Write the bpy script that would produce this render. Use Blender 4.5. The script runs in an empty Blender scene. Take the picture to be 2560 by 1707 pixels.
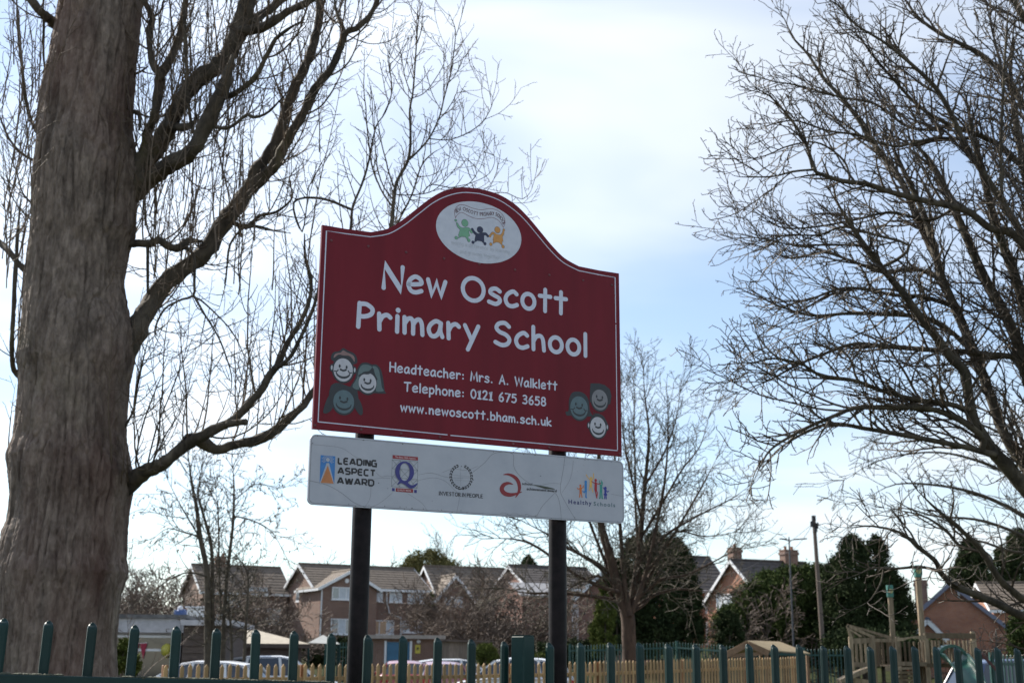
import bpy, bmesh, math, random
import numpy as np
from mathutils import Vector, Matrix, noise

# ------------------------------------------------------------------ camera
SC = bpy.context.scene
COL = SC.collection
F_PX = 3150.0                       # focal length in photograph pixels (2560 wide)
RT = Vector((0.99998198, -0.00146774, 0.00582133))
UP = Vector((-0.00600351, -0.24447677, 0.96963656))
FW = Vector((0.0, 0.96965404, 0.24448117))
CAM = Vector((0.0, 0.0, 1.5))
cam_d = bpy.data.cameras.new("camera")
cam = bpy.data.objects.new("camera", cam_d)
COL.objects.link(cam)
cam.matrix_world = Matrix(((RT.x, UP.x, -FW.x, CAM.x), (RT.y, UP.y, -FW.y, CAM.y), (RT.z, UP.z, -FW.z, CAM.z), (0, 0, 0, 1)))
cam_d.sensor_width = 36.0
cam_d.lens = F_PX / 2560.0 * 36.0
cam_d.clip_start = 0.05
cam_d.clip_end = 3000.0
cam_d.dof.use_dof = True
cam_d.dof.focus_distance = 5.6
cam_d.dof.aperture_fstop = 5.4
SC.camera = cam

# ------------------------------------------------------------------ sky, sun, exposure
SUN_AZ = math.radians(-49.0)        # left of the view direction (+Y)
SUN_EL = math.radians(37.0)
world = bpy.data.worlds.new("World")
SC.world = world
world.use_nodes = True
wn, wl = world.node_tree.nodes, world.node_tree.links
wn.clear()
w_out = wn.new("ShaderNodeOutputWorld")
w_bg = wn.new("ShaderNodeBackground")
sky = wn.new("ShaderNodeTexSky")
sky.sky_type = 'NISHITA'
sky.sun_disc = False
sky.sun_elevation = SUN_EL
sky.sun_rotation = SUN_AZ
sky.air_density = 1.0
sky.dust_density = 0.2
sky.ozone_density = 2.0
SKY_STRENGTH = 0.10
w_bg.inputs["Strength"].default_value = SKY_STRENGTH
# thin high cloud over the whole sky: noise laid on a flat layer overhead
w_tc = wn.new("ShaderNodeTexCoord")
w_sep = wn.new("ShaderNodeSeparateXYZ")
wl.new(w_tc.outputs["Generated"], w_sep.inputs[0])
def wmath(op, a, b=None, clamp=False):
    n = wn.new("ShaderNodeMath"); n.operation = op; n.use_clamp = clamp
    for i, v in enumerate((a, b)):
        if v is None: continue
        if isinstance(v, (int, float)): n.inputs[i].default_value = v
        else: wl.new(v, n.inputs[i])
    return n.outputs[0]
zc = wmath('ADD', wmath('MAXIMUM', w_sep.outputs[2], 0.0), 0.22)
cx = wmath('DIVIDE', w_sep.outputs[0], zc)
cy = wmath('DIVIDE', w_sep.outputs[1], zc)
w_cmb = wn.new("ShaderNodeCombineXYZ")
wl.new(cx, w_cmb.inputs[0]); wl.new(cy, w_cmb.inputs[1])
w_map = wn.new("ShaderNodeMapping")
w_map.inputs["Rotation"].default_value = (0, 0, math.radians(28))
w_map.inputs["Scale"].default_value = (0.75, 1.5, 1.0)
w_map.inputs["Location"].default_value = (0.2, -1.6, 0.0)
wl.new(w_cmb.outputs[0], w_map.inputs["Vector"])
w_ns = wn.new("ShaderNodeTexNoise")
w_ns.inputs["Scale"].default_value = 1.25
w_ns.inputs["Detail"].default_value = 4.5
w_ns.inputs["Roughness"].default_value = 0.46
w_ns.inputs["Distortion"].default_value = 0.35
wl.new(w_map.outputs[0], w_ns.inputs["Vector"])
w_rmp = wn.new("ShaderNodeValToRGB")
w_rmp.color_ramp.interpolation = 'EASE'
w_rmp.color_ramp.elements[0].position = 0.38; w_rmp.color_ramp.elements[0].color = (0.16, 0.16, 0.16, 1)
w_rmp.color_ramp.elements[1].position = 0.78; w_rmp.color_ramp.elements[1].color = (0.90, 0.90, 0.90, 1)
wl.new(w_ns.outputs["Fac"], w_rmp.inputs[0])
w_veil = (5.9, 6.15, 6.4, 1.0)     # sunlit thin cloud, even over the whole sky
w_mix = wn.new("ShaderNodeMix"); w_mix.data_type = 'RGBA'
wl.new(w_rmp.outputs[0], w_mix.inputs[0])
wl.new(sky.outputs[0], w_mix.inputs[6]); w_mix.inputs[7].default_value = w_veil
# thin cloud scatters sunlight forwards: brighter round the sun's direction
w_dot = wn.new("ShaderNodeVectorMath"); w_dot.operation = 'DOT_PRODUCT'
wl.new(w_tc.outputs["Generated"], w_dot.inputs[0])
w_dot.inputs[1].default_value = (math.sin(SUN_AZ) * math.cos(SUN_EL), math.cos(SUN_AZ) * math.cos(SUN_EL), math.sin(SUN_EL))
w_fwd = wmath('ADD', wmath('MULTIPLY', wmath('POWER', wmath('MAXIMUM', w_dot.outputs["Value"], 0.0), 6.0), 1.1), 1.0)
w_vs = wn.new("ShaderNodeVectorMath"); w_vs.operation = 'SCALE'
w_vs.inputs[0].default_value = w_veil[:3]; wl.new(w_fwd, w_vs.inputs["Scale"]); wl.new(w_vs.outputs[0], w_mix.inputs[7])
wl.new(w_mix.outputs[2], w_bg.inputs["Color"])
wl.new(w_bg.outputs[0], w_out.inputs["Surface"])

sun_d = bpy.data.lights.new("sun", 'SUN')
sun_d.energy = 4.8
sun_d.angle = math.radians(0.6)
sun_d.color = (1.0, 0.93, 0.83)
sun = bpy.data.objects.new("sun", sun_d)
COL.objects.link(sun)
sd = Vector((math.sin(SUN_AZ) * math.cos(SUN_EL), math.cos(SUN_AZ) * math.cos(SUN_EL), math.sin(SUN_EL)))
sun.rotation_euler = sd.to_track_quat('Z', 'Y').to_euler()
sun.location = sd * 60

SC.view_settings.view_transform = 'Standard'
SC.view_settings.look = 'None'
SC.view_settings.exposure = 0.85
SC.view_settings.gamma = 1.0
SC.view_settings.use_curve_mapping = False
SC.cycles.max_bounces = 6
SC.cycles.transparent_max_bounces = 8

# ------------------------------------------------------------------ helpers
RND = random.Random(11)
def W(px, py, Y):
    """world point on the plane y=Y seen at photograph pixel (px,py)"""
    d = FW + RT * ((px - 1280.0) / F_PX) - UP * ((py - 853.5) / F_PX)
    return CAM + d * (Y / d.y)
def ppm(Y): return F_PX / (Y * 0.97)
def smooth(a, b, x):
    t = min(1.0, max(0.0, (x - a) / (b - a))); return t * t * (3 - 2 * t)
def gh(x, y):                       # height of the ground
    return 2.4 * smooth(62, 92, y) + 1.5 * smooth(110, 190, y) + 0.03 * math.sin(x * .31) * math.sin(y * .23) * smooth(8, 14, y)

LOC = {}
def tag(o, label=None, cat=None, group=None, kind=None):
    if label: o["label"] = label
    if cat: o["category"] = cat
    if group: o["group"] = group
    if kind: o["kind"] = kind
    return o
def thing(name, label, cat, loc=(0, 0, 0), rz=0.0, group=None):
    o = bpy.data.objects.new(name, None); COL.objects.link(o)
    o.empty_display_size = 0.2
    o.location = loc; o.rotation_euler = (0, 0, rz)
    tag(o, label, cat, group)
    LOC[o] = Vector(loc)
    return o
def link_mesh(name, me, mat, parent=None):
    o = bpy.data.objects.new(name, me); COL.objects.link(o)
    if mat is not None:
        for m in (mat if isinstance(mat, (list, tuple)) else [mat]): me.materials.append(m)
    if parent is not None:
        o.parent = parent; LOC[o] = LOC.get(parent, Vector((0, 0, 0)))
    return o
def copy_tree(o, parent=None):
    c = o.copy(); COL.objects.link(c); c.parent = parent
    for ch in list(o.children): copy_tree(ch, c)
    return c

class MB:
    """collects shapes and links them as one mesh object"""
    def __init__(s): s.v = []; s.f = []
    def add(s, vs, fs):
        o = len(s.v); s.v += [tuple(p) for p in vs]; s.f += [tuple(i + o for i in f) for f in fs]; return s
    def box(s, c, d, M=None):
        x, y, z = d[0] / 2, d[1] / 2, d[2] / 2
        vs = [Vector((sx * x, sy * y, sz * z)) for sz in (-1, 1) for sy in (-1, 1) for sx in (-1, 1)]
        if M is not None: vs = [M @ p for p in vs]
        c = Vector(c)
        return s.add([p + c for p in vs], [(0, 2, 3, 1), (4, 5, 7, 6), (0, 1, 5, 4), (2, 6, 7, 3), (0, 4, 6, 2), (1, 3, 7, 5)])
    def box2(s, a, b): return s.box([(a[i] + b[i]) / 2 for i in range(3)], [abs(b[i] - a[i]) for i in range(3)])
    def bar(s, p, q, w, h, up=(0, 0, 1)):
        p, q = Vector(p), Vector(q); d = (q - p); L = d.length; d.normalize()
        u = Vector(up); side = d.cross(u)
        if side.length < 1e-4: side = d.cross(Vector((0, 1, 0)))
        side.normalize(); u = side.cross(d)
        M = Matrix((d, side, u)).transposed()
        return s.box((p + q) / 2, (L, w, h), M)
    def tube(s, pts, rad, n=8, cap=True):
        pts = [Vector(p) for p in pts]; vs = []; fs = []
        m = len(pts)
        ref = Vector((0.13, 0.31, 0.94))
        for i, p in enumerate(pts):
            d = (pts[min(i + 1, m - 1)] - pts[max(i - 1, 0)]).normalized()
            r0 = ref if abs(d.dot(ref)) < .93 else Vector((1, 0, 0))
            a = d.cross(r0).normalized(); b = d.cross(a)
            r = rad[i] if isinstance(rad, (list, tuple)) else rad
            for k in range(n):
                t = 2 * math.pi * k / n; vs.append(p + (a * math.cos(t) + b * math.sin(t)) * r)
        for i in range(m - 1):
            for k in range(n):
                k2 = (k + 1) % n; fs.append((i * n + k, i * n + k2, (i + 1) * n + k2, (i + 1) * n + k))
        if cap: fs.append(tuple(range(n - 1, -1, -1))); fs.append(tuple((m - 1) * n + k for k in range(n)))
        return s.add(vs, fs)
    def prism(s, poly, a, b, fn):
        """polygon (2d) extruded between depths a and b; fn(u,v,w)->xyz"""
        n = len(poly)
        vs = [fn(u, v, a) for u, v in poly] + [fn(u, v, b) for u, v in poly]
        return s.add(vs, [tuple(range(n)), tuple(range(2 * n - 1, n - 1, -1))] + [(i, (i + 1) % n, n + (i + 1) % n, n + i)[::-1] for i in range(n)])
    def ball(s, c, r, n=10, m=6, sc=(1, 1, 1)):
        c = Vector(c); vs = []; fs = []
        for j in range(m + 1):
            t = math.pi * j / m
            for k in range(n):
                a = 2 * math.pi * k / n
                vs.append(c + Vector((r * sc[0] * math.sin(t) * math.cos(a), r * sc[1] * math.sin(t) * math.sin(a), r * sc[2] * math.cos(t))))
        for j in range(m):
            for k in range(n):
                k2 = (k + 1) % n; fs.append((j * n + k, (j + 1) * n + k, (j + 1) * n + k2, j * n + k2))
        return s.add(vs, fs)
    def build(s, name, mat, parent=None, local=False, shade=False, bevel=0):
        me = bpy.data.meshes.new(name)
        L = Vector((0, 0, 0)) if (local or parent is None) else LOC.get(parent, Vector((0, 0, 0)))
        me.from_pydata([(p[0] - L.x, p[1] - L.y, p[2] - L.z) for p in s.v], [], s.f)
        bm = bmesh.new(); bm.from_mesh(me); bmesh.ops.recalc_face_normals(bm, faces=bm.faces)
        if bevel: bmesh.ops.bevel(bm, geom=list(bm.edges), offset=bevel, segments=1, affect='EDGES', clamp_overlap=True)
        bm.to_mesh(me); bm.free()
        if shade: me.polygons.foreach_set("use_smooth", [True] * len(me.polygons))
        return link_mesh(name, me, mat, parent)

def np_mesh(name, V, Fq, mat, parent=None, tri=False, smooth_=False):
    """fast mesh from numpy arrays (vertices, quads or triangles), world coordinates"""
    L = LOC.get(parent, Vector((0, 0, 0))) if parent is not None else Vector((0, 0, 0))
    V = np.asarray(V, dtype=np.float32) - np.array(L, dtype=np.float32)
    Fq = np.asarray(Fq, dtype=np.int32); k = 3 if tri else 4
    me = bpy.data.meshes.new(name)
    me.vertices.add(len(V)); me.vertices.foreach_set("co", V.ravel())
    me.loops.add(len(Fq) * k); me.loops.foreach_set("vertex_index", Fq.ravel())
    me.polygons.add(len(Fq)); me.polygons.foreach_set("loop_start", np.arange(len(Fq), dtype=np.int32) * k)
    if smooth_: me.polygons.foreach_set("use_smooth", np.ones(len(Fq), dtype=bool))
    me.update(calc_edges=True); me.validate()
    return link_mesh(name, me, mat, parent)

def segs_mesh(name, segs, mat, parent=None, n=3):
    """thin straight pieces (p,q,rp,rq) as n-sided tubes in one mesh"""
    A = np.array(segs, dtype=np.float32)
    P, Q, r0, r1 = A[:, 0:3], A[:, 3:6], A[:, 6:7], A[:, 7:8]
    d = Q - P; d /= (np.linalg.norm(d, axis=1, keepdims=True) + 1e-9)
    ref = np.where(np.abs(d[:, 2:3]) < .9, np.array([[0, 0, 1.]]), np.array([[1., 0, 0]]))
    a = np.cross(d, ref); a /= np.linalg.norm(a, axis=1, keepdims=True); b = np.cross(d, a)
    V = np.zeros((len(A), 2 * n, 3), dtype=np.float32)
    for k in range(n):
        t = 2 * math.pi * k / n; o = a * math.cos(t) + b * math.sin(t)
        V[:, k] = P + o * r0; V[:, n + k] = Q + o * r1
    base = (np.arange(len(A)) * 2 * n)[:, None, None]
    quad = np.array([[k, (k + 1) % n, n + (k + 1) % n, n + k] for k in range(n)])[None]
    return np_mesh(name, V.reshape(-1, 3), (base + quad).reshape(-1, 4), mat, parent, smooth_=True)

# ------------------------------------------------------------------ materials
def new_mat(name):
    m = bpy.data.materials.new(name); m.use_nodes = True
    return m, m.node_tree.nodes, m.node_tree.links, m.node_tree.nodes["Principled BSDF"]
def mat(name, col, rough=0.6, var=0.0, scale=6.0, col2=None, bump=0.0, metal=0.0, stretch=(1, 1, 1), spec=None, detail=5.0, contrast=0.25, rnd=0.0):
    m, N, L, B = new_mat(name)
    B.inputs["Base Color"].default_value = (*col, 1); B.inputs["Roughness"].default_value = rough; B.inputs["Metallic"].default_value = metal
    if spec is not None: B.inputs["Specular IOR Level"].default_value = spec
    if var or col2 or bump:
        tc = N.new("ShaderNodeTexCoord"); mp = N.new("ShaderNodeMapping"); mp.inputs["Scale"].default_value = stretch
        L.new(tc.outputs["Object"], mp.inputs["Vector"])
        ns = N.new("ShaderNodeTexNoise"); ns.inputs["Scale"].default_value = scale; ns.inputs["Detail"].default_value = detail; ns.inputs["Roughness"].default_value = 0.62
        L.new(mp.outputs[0], ns.inputs["Vector"])
        rp = N.new("ShaderNodeValToRGB"); L.new(ns.outputs["Fac"], rp.inputs[0])
        c2 = col2 if col2 else tuple(c * (1 + var) for c in col); c1 = col if col2 else tuple(c * (1 - var) for c in col)
        rp.color_ramp.elements[0].position = 0.5 - contrast / 1.0 * .6; rp.color_ramp.elements[0].color = (*c1, 1)
        rp.color_ramp.elements[1].position = 0.5 + contrast / 1.0 * .6; rp.color_ramp.elements[1].color = (*c2, 1)
        if rnd:
            oi = N.new("ShaderNodeObjectInfo"); mr = N.new("ShaderNodeMapRange"); mr.inputs[3].default_value = 1 - rnd; mr.inputs[4].default_value = 1 + rnd * .7
            L.new(oi.outputs["Random"], mr.inputs[0]); vm = N.new("ShaderNodeVectorMath"); vm.operation = 'SCALE'
            L.new(rp.outputs[0], vm.inputs[0]); L.new(mr.outputs[0], vm.inputs["Scale"]); L.new(vm.outputs[0], B.inputs["Base Color"])
        else: L.new(rp.outputs[0], B.inputs["Base Color"])
        if bump:
            bp = N.new("ShaderNodeBump"); bp.inputs["Strength"].default_value = bump; bp.inputs["Distance"].default_value = 0.02
            L.new(ns.outputs["Fac"], bp.inputs["Height"]); L.new(bp.outputs[0], B.inputs["Normal"])
    return m
def brick_mat(name, c1, c2, mortar=(0.32, 0.29, 0.26)):
    m, N, L, B = new_mat(name)
    tc = N.new("ShaderNodeTexCoord"); sp = N.new("ShaderNodeSeparateXYZ"); L.new(tc.outputs["Object"], sp.inputs[0])
    ad = N.new("ShaderNodeMath"); ad.operation = 'ADD'; L.new(sp.outputs[0], ad.inputs[0]); L.new(sp.outputs[1], ad.inputs[1])
    cb = N.new("ShaderNodeCombineXYZ"); L.new(ad.outputs[0], cb.inputs[0]); L.new(sp.outputs[2], cb.inputs[1])
    br = N.new("ShaderNodeTexBrick"); br.inputs["Scale"].default_value = 1.0
    br.inputs["Color1"].default_value = (*c1, 1); br.inputs["Color2"].default_value = (*c2, 1); br.inputs["Mortar"].default_value = (*mortar, 1)
    br.inputs["Brick Width"].default_value = 0.225; br.inputs["Row Height"].default_value = 0.075; br.inputs["Mortar Size"].default_value = 0.008
    L.new(cb.outputs[0], br.inputs["Vector"])
    ns = N.new("ShaderNodeTexNoise"); ns.inputs["Scale"].default_value = 0.8; ns.inputs["Detail"].default_value = 6; L.new(tc.outputs["Object"], ns.inputs["Vector"])
    mx = N.new("ShaderNodeMix"); mx.data_type = 'RGBA'; mx.blend_type = 'MULTIPLY'; mx.inputs[0].default_value = 0.55
    L.new(br.outputs["Color"], mx.inputs[6])
    rp = N.new("ShaderNodeValToRGB"); rp.color_ramp.elements[0].position = .3; rp.color_ramp.elements[0].color = (.55, .52, .5, 1); rp.color_ramp.elements[1].position = .7; rp.color_ramp.elements[1].color = (1, 1, 1, 1)
    L.new(ns.outputs["Fac"], rp.inputs[0]); L.new(rp.outputs[0], mx.inputs[7])
    L.new(mx.outputs[2], B.inputs["Base Color"]); B.inputs["Roughness"].default_value = 0.9
    return m
def glass_mat(name, col=(0.05, 0.06, 0.07), rough=0.05):
    m, N, L, B = new_mat(name)
    B.inputs["Base Color"].default_value = (*col, 1); B.inputs["Roughness"].default_value = rough; B.inputs["Specular IOR Level"].default_value = 0.9
    return m

# bark of the big trunk: vertical furrows, mossy and reddish stains
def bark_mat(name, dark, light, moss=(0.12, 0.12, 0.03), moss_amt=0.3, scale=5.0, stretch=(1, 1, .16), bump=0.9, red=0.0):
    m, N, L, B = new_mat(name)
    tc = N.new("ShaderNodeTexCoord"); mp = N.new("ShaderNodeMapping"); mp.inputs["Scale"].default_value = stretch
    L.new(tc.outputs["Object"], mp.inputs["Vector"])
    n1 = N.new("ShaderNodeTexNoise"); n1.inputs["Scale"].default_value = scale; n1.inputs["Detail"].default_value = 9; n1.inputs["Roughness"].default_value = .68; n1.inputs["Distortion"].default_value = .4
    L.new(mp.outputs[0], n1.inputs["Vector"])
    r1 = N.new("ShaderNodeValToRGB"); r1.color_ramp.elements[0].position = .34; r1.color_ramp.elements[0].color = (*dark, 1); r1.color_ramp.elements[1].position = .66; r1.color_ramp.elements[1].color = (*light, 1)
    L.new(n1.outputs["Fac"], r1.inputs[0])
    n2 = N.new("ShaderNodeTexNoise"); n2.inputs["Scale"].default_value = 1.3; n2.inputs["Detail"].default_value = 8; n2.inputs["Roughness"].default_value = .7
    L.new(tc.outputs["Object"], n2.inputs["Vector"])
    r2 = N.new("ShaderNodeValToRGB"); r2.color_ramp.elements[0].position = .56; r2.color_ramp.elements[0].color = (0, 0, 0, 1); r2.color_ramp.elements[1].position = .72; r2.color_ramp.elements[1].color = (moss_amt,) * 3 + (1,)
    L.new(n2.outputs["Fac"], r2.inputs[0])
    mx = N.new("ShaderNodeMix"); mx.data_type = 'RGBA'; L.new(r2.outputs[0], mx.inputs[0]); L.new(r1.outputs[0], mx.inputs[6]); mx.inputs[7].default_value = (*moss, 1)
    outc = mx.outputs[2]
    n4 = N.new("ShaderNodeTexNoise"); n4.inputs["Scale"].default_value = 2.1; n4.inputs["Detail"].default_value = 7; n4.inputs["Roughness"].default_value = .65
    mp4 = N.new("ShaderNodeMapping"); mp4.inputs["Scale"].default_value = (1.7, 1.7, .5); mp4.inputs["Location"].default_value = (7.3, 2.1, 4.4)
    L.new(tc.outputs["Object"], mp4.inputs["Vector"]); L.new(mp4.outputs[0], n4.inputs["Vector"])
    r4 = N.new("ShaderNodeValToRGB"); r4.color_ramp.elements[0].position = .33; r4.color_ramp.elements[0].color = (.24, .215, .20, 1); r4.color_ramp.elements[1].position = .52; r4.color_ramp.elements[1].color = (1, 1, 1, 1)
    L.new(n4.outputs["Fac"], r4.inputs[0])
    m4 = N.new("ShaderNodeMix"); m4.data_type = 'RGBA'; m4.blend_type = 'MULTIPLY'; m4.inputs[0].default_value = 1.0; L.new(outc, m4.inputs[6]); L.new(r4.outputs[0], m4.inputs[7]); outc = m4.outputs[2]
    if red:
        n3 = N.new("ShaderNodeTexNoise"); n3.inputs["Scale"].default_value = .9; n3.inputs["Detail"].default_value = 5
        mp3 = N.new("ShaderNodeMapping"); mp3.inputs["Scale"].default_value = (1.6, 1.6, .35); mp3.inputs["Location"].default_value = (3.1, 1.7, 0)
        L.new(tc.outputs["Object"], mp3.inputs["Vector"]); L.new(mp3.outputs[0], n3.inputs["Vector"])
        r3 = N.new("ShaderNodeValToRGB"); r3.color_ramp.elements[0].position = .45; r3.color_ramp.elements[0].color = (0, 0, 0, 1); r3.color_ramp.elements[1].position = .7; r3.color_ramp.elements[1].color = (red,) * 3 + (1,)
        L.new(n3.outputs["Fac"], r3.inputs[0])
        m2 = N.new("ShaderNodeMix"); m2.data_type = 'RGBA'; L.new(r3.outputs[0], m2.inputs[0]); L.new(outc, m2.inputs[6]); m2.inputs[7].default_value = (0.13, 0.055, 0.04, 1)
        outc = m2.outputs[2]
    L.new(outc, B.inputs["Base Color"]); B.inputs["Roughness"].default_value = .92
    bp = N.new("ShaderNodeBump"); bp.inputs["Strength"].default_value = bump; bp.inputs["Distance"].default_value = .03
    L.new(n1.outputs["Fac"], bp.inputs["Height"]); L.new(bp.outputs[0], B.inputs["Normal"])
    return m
# ================================================================== GROUND
M_GRASS = mat("ground_grass", (0.022, 0.030, 0.010), .95, spec=.05, scale=1.7, col2=(0.045, 0.048, 0.018), bump=.4)
M_ASPH = mat("asphalt", (0.045, 0.045, 0.046), .9, var=.35, scale=25, bump=.25)
M_CONC = mat("pavement_concrete", (0.23, 0.22, 0.20), .9, var=.2, scale=9, bump=.15)
def sheet(name, x0, x1, y0, y1, nx, ny, dz, material, kind="structure"):
    xs = np.linspace(x0, x1, nx); ys = np.linspace(y0, y1, ny)
    V = np.array([(x, y, gh(x, y) + dz) for y in ys for x in xs]); I = np.arange(nx * ny).reshape(ny, nx)
    Fq = np.stack([I[:-1, :-1], I[:-1, 1:], I[1:, 1:], I[1:, :-1]], -1).reshape(-1, 4)
    o = np_mesh(name, V, Fq, material); o["kind"] = kind; return o
sheet("ground", -900, 900, -60, 1500, 61, 521, 0, M_GRASS)
sheet("car_park", -26, 10, 27.5, 60, 37, 34, .006, M_ASPH)
sheet("pavement", -30, 30, -6, 3.2, 31, 10, .006, M_CONC)
# ================================================================== SCHOOL SIGN
SX, SY, SYAW, SZ = -0.8228992, 5.14487178, 0.46981092, 2.42027873
sign = thing("school_sign", "dark red arched school name board above a white award panel on two black posts", "sign", (SX, SY, 0), SYAW)

M_RED = mat("sign_red_vinyl", (0.105, 0.0070, 0.0145), 0.46, scale=2.6, col2=(0.160, 0.010, 0.020), bump=0.03, contrast=.36, spec=.18, stretch=(2.6, 2.6, .34), detail=7)
M_WHT = mat("sign_white_vinyl", (0.47, 0.515, 0.62), 0.5, scale=30, col2=(0.55, 0.59, 0.70), contrast=.4, spec=.3)  # white vinyl; blue tint of the cool sky fill light put into its colour
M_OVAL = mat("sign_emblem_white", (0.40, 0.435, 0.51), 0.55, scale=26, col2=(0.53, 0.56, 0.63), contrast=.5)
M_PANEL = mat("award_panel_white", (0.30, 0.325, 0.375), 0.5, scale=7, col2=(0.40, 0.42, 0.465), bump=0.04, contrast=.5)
M_EDGE = mat("award_panel_edge", (0.30, 0.31, 0.33), 0.5, var=.2, scale=40)
M_INK = mat("print_black", (0.012, 0.012, 0.016), 0.5, var=.3)
M_POST = mat("sign_post_black", (0.009, 0.0062, 0.0066), 0.45, var=.5, scale=22, bump=.06, spec=.12)
M_SCREW = mat("screw_head", (0.11, 0.03, 0.035), 0.35, var=.3, metal=.4)
P_ = {}
def ink(col, rough=.5):
    if col not in P_: P_[col] = mat("print_%d" % len(P_), col, rough, var=.08, scale=40)
    return P_[col]

def spt(u, v, lay): return Vector((u / 1000.0, -0.0008 - 0.0005 * lay, SZ + v / 1000.0))

def catmull(P, n=6, closed=False):
    out = []; m = len(P)
    rng = range(m) if closed else range(m - 1)
    for i in rng:
        if closed: p0, p1, p2, p3 = P[(i - 1) % m], P[i], P[(i + 1) % m], P[(i + 2) % m]
        else: p0, p1, p2, p3 = P[max(i - 1, 0)], P[i], P[i + 1], P[min(i + 2, m - 1)]
        for k in range(n):
            t = k / n; t2 = t * t; t3 = t2 * t
            out.append(tuple(.5 * (2 * p1[j] + (p2[j] - p0[j]) * t + (2 * p0[j] - 5 * p1[j] + 4 * p2[j] - p3[j]) * t2 + (3 * p1[j] - p0[j] - 3 * p2[j] + p3[j]) * t3) for j in range(len(p1))))
    if not closed: out.append(tuple(P[-1]))
    return out
def ell(c, rx, ry, n=28, a0=0, a1=360, rot=0):
    o = []; full = abs(a1 - a0) >= 360
    cr, sr = math.cos(math.radians(rot)), math.sin(math.radians(rot))
    for k in range(n if full else n + 1):
        t = math.radians(a0 + (a1 - a0) * k / n); x, y = rx * math.cos(t), ry * math.sin(t)
        o.append((c[0] + x * cr - y * sr, c[1] + x * sr + y * cr))
    return o
def stroke(mb, P, w, lay, closed=False, caps=True):
    """flat stroke with round ends along a 2d line, in the sign's plane"""
    P = [p for i, p in enumerate(P) if i == 0 or (abs(p[0] - P[i - 1][0]) + abs(p[1] - P[i - 1][1])) > 1e-4]
    if closed: P = P + [P[0]]
    m = len(P); vs = []; fs = []
    ws = w if isinstance(w, (list, tuple)) else [w] * m
    for i in range(m):
        if closed and i in (0, m - 1): a, b = P[m - 2], P[1]
        else: a, b = P[max(i - 1, 0)], P[min(i + 1, m - 1)]
        dx, dy = b[0] - a[0], b[1] - a[1]; l = math.hypot(dx, dy) or 1; dx /= l; dy /= l
        k = 1.0
        if 0 < i < m - 1:
            e1 = (P[i][0] - P[i - 1][0], P[i][1] - P[i - 1][1]); e2 = (P[i + 1][0] - P[i][0], P[i + 1][1] - P[i][1])
            l1, l2 = math.hypot(*e1) or 1, math.hypot(*e2) or 1
            cosang = (e1[0] * e2[0] + e1[1] * e2[1]) / (l1 * l2)
            k = 1 / max(.5, math.sqrt(max(0, (1 + cosang) / 2)))
        h = ws[i] / 2 * k
        vs += [spt(P[i][0] - dy * h, P[i][1] + dx * h, lay), spt(P[i][0] + dy * h, P[i][1] - dx * h, lay)]
    fs = [(2 * i, 2 * i + 1, 2 * i + 3, 2 * i + 2) for i in range(m - 1)]
    mb.add(vs, fs)
    if caps and not closed:
        for e, o in ((0, 1), (m - 1, m - 2)):
            a = math.atan2(P[e][1] - P[o][1], P[e][0] - P[o][0]); r = ws[e] / 2
            arc = [(P[e][0] + r * math.cos(a + t), P[e][1] + r * math.sin(a + t)) for t in [math.pi * (k / 8 - .5) for k in range(9)]]
            mb.add([spt(x, y, lay) for x, y in arc], [tuple(range(9))])
def poly(mb, P, lay): mb.add([spt(x, y, lay) for x, y in P], [tuple(range(len(P)))])
def printed(name, col, parent, draw, label=None):
    mb = MB(); draw(mb); o = mb.build(name, col if not isinstance(col, tuple) else ink(col), parent, local=True)
    if label: o["label"] = label
    return o

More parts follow.
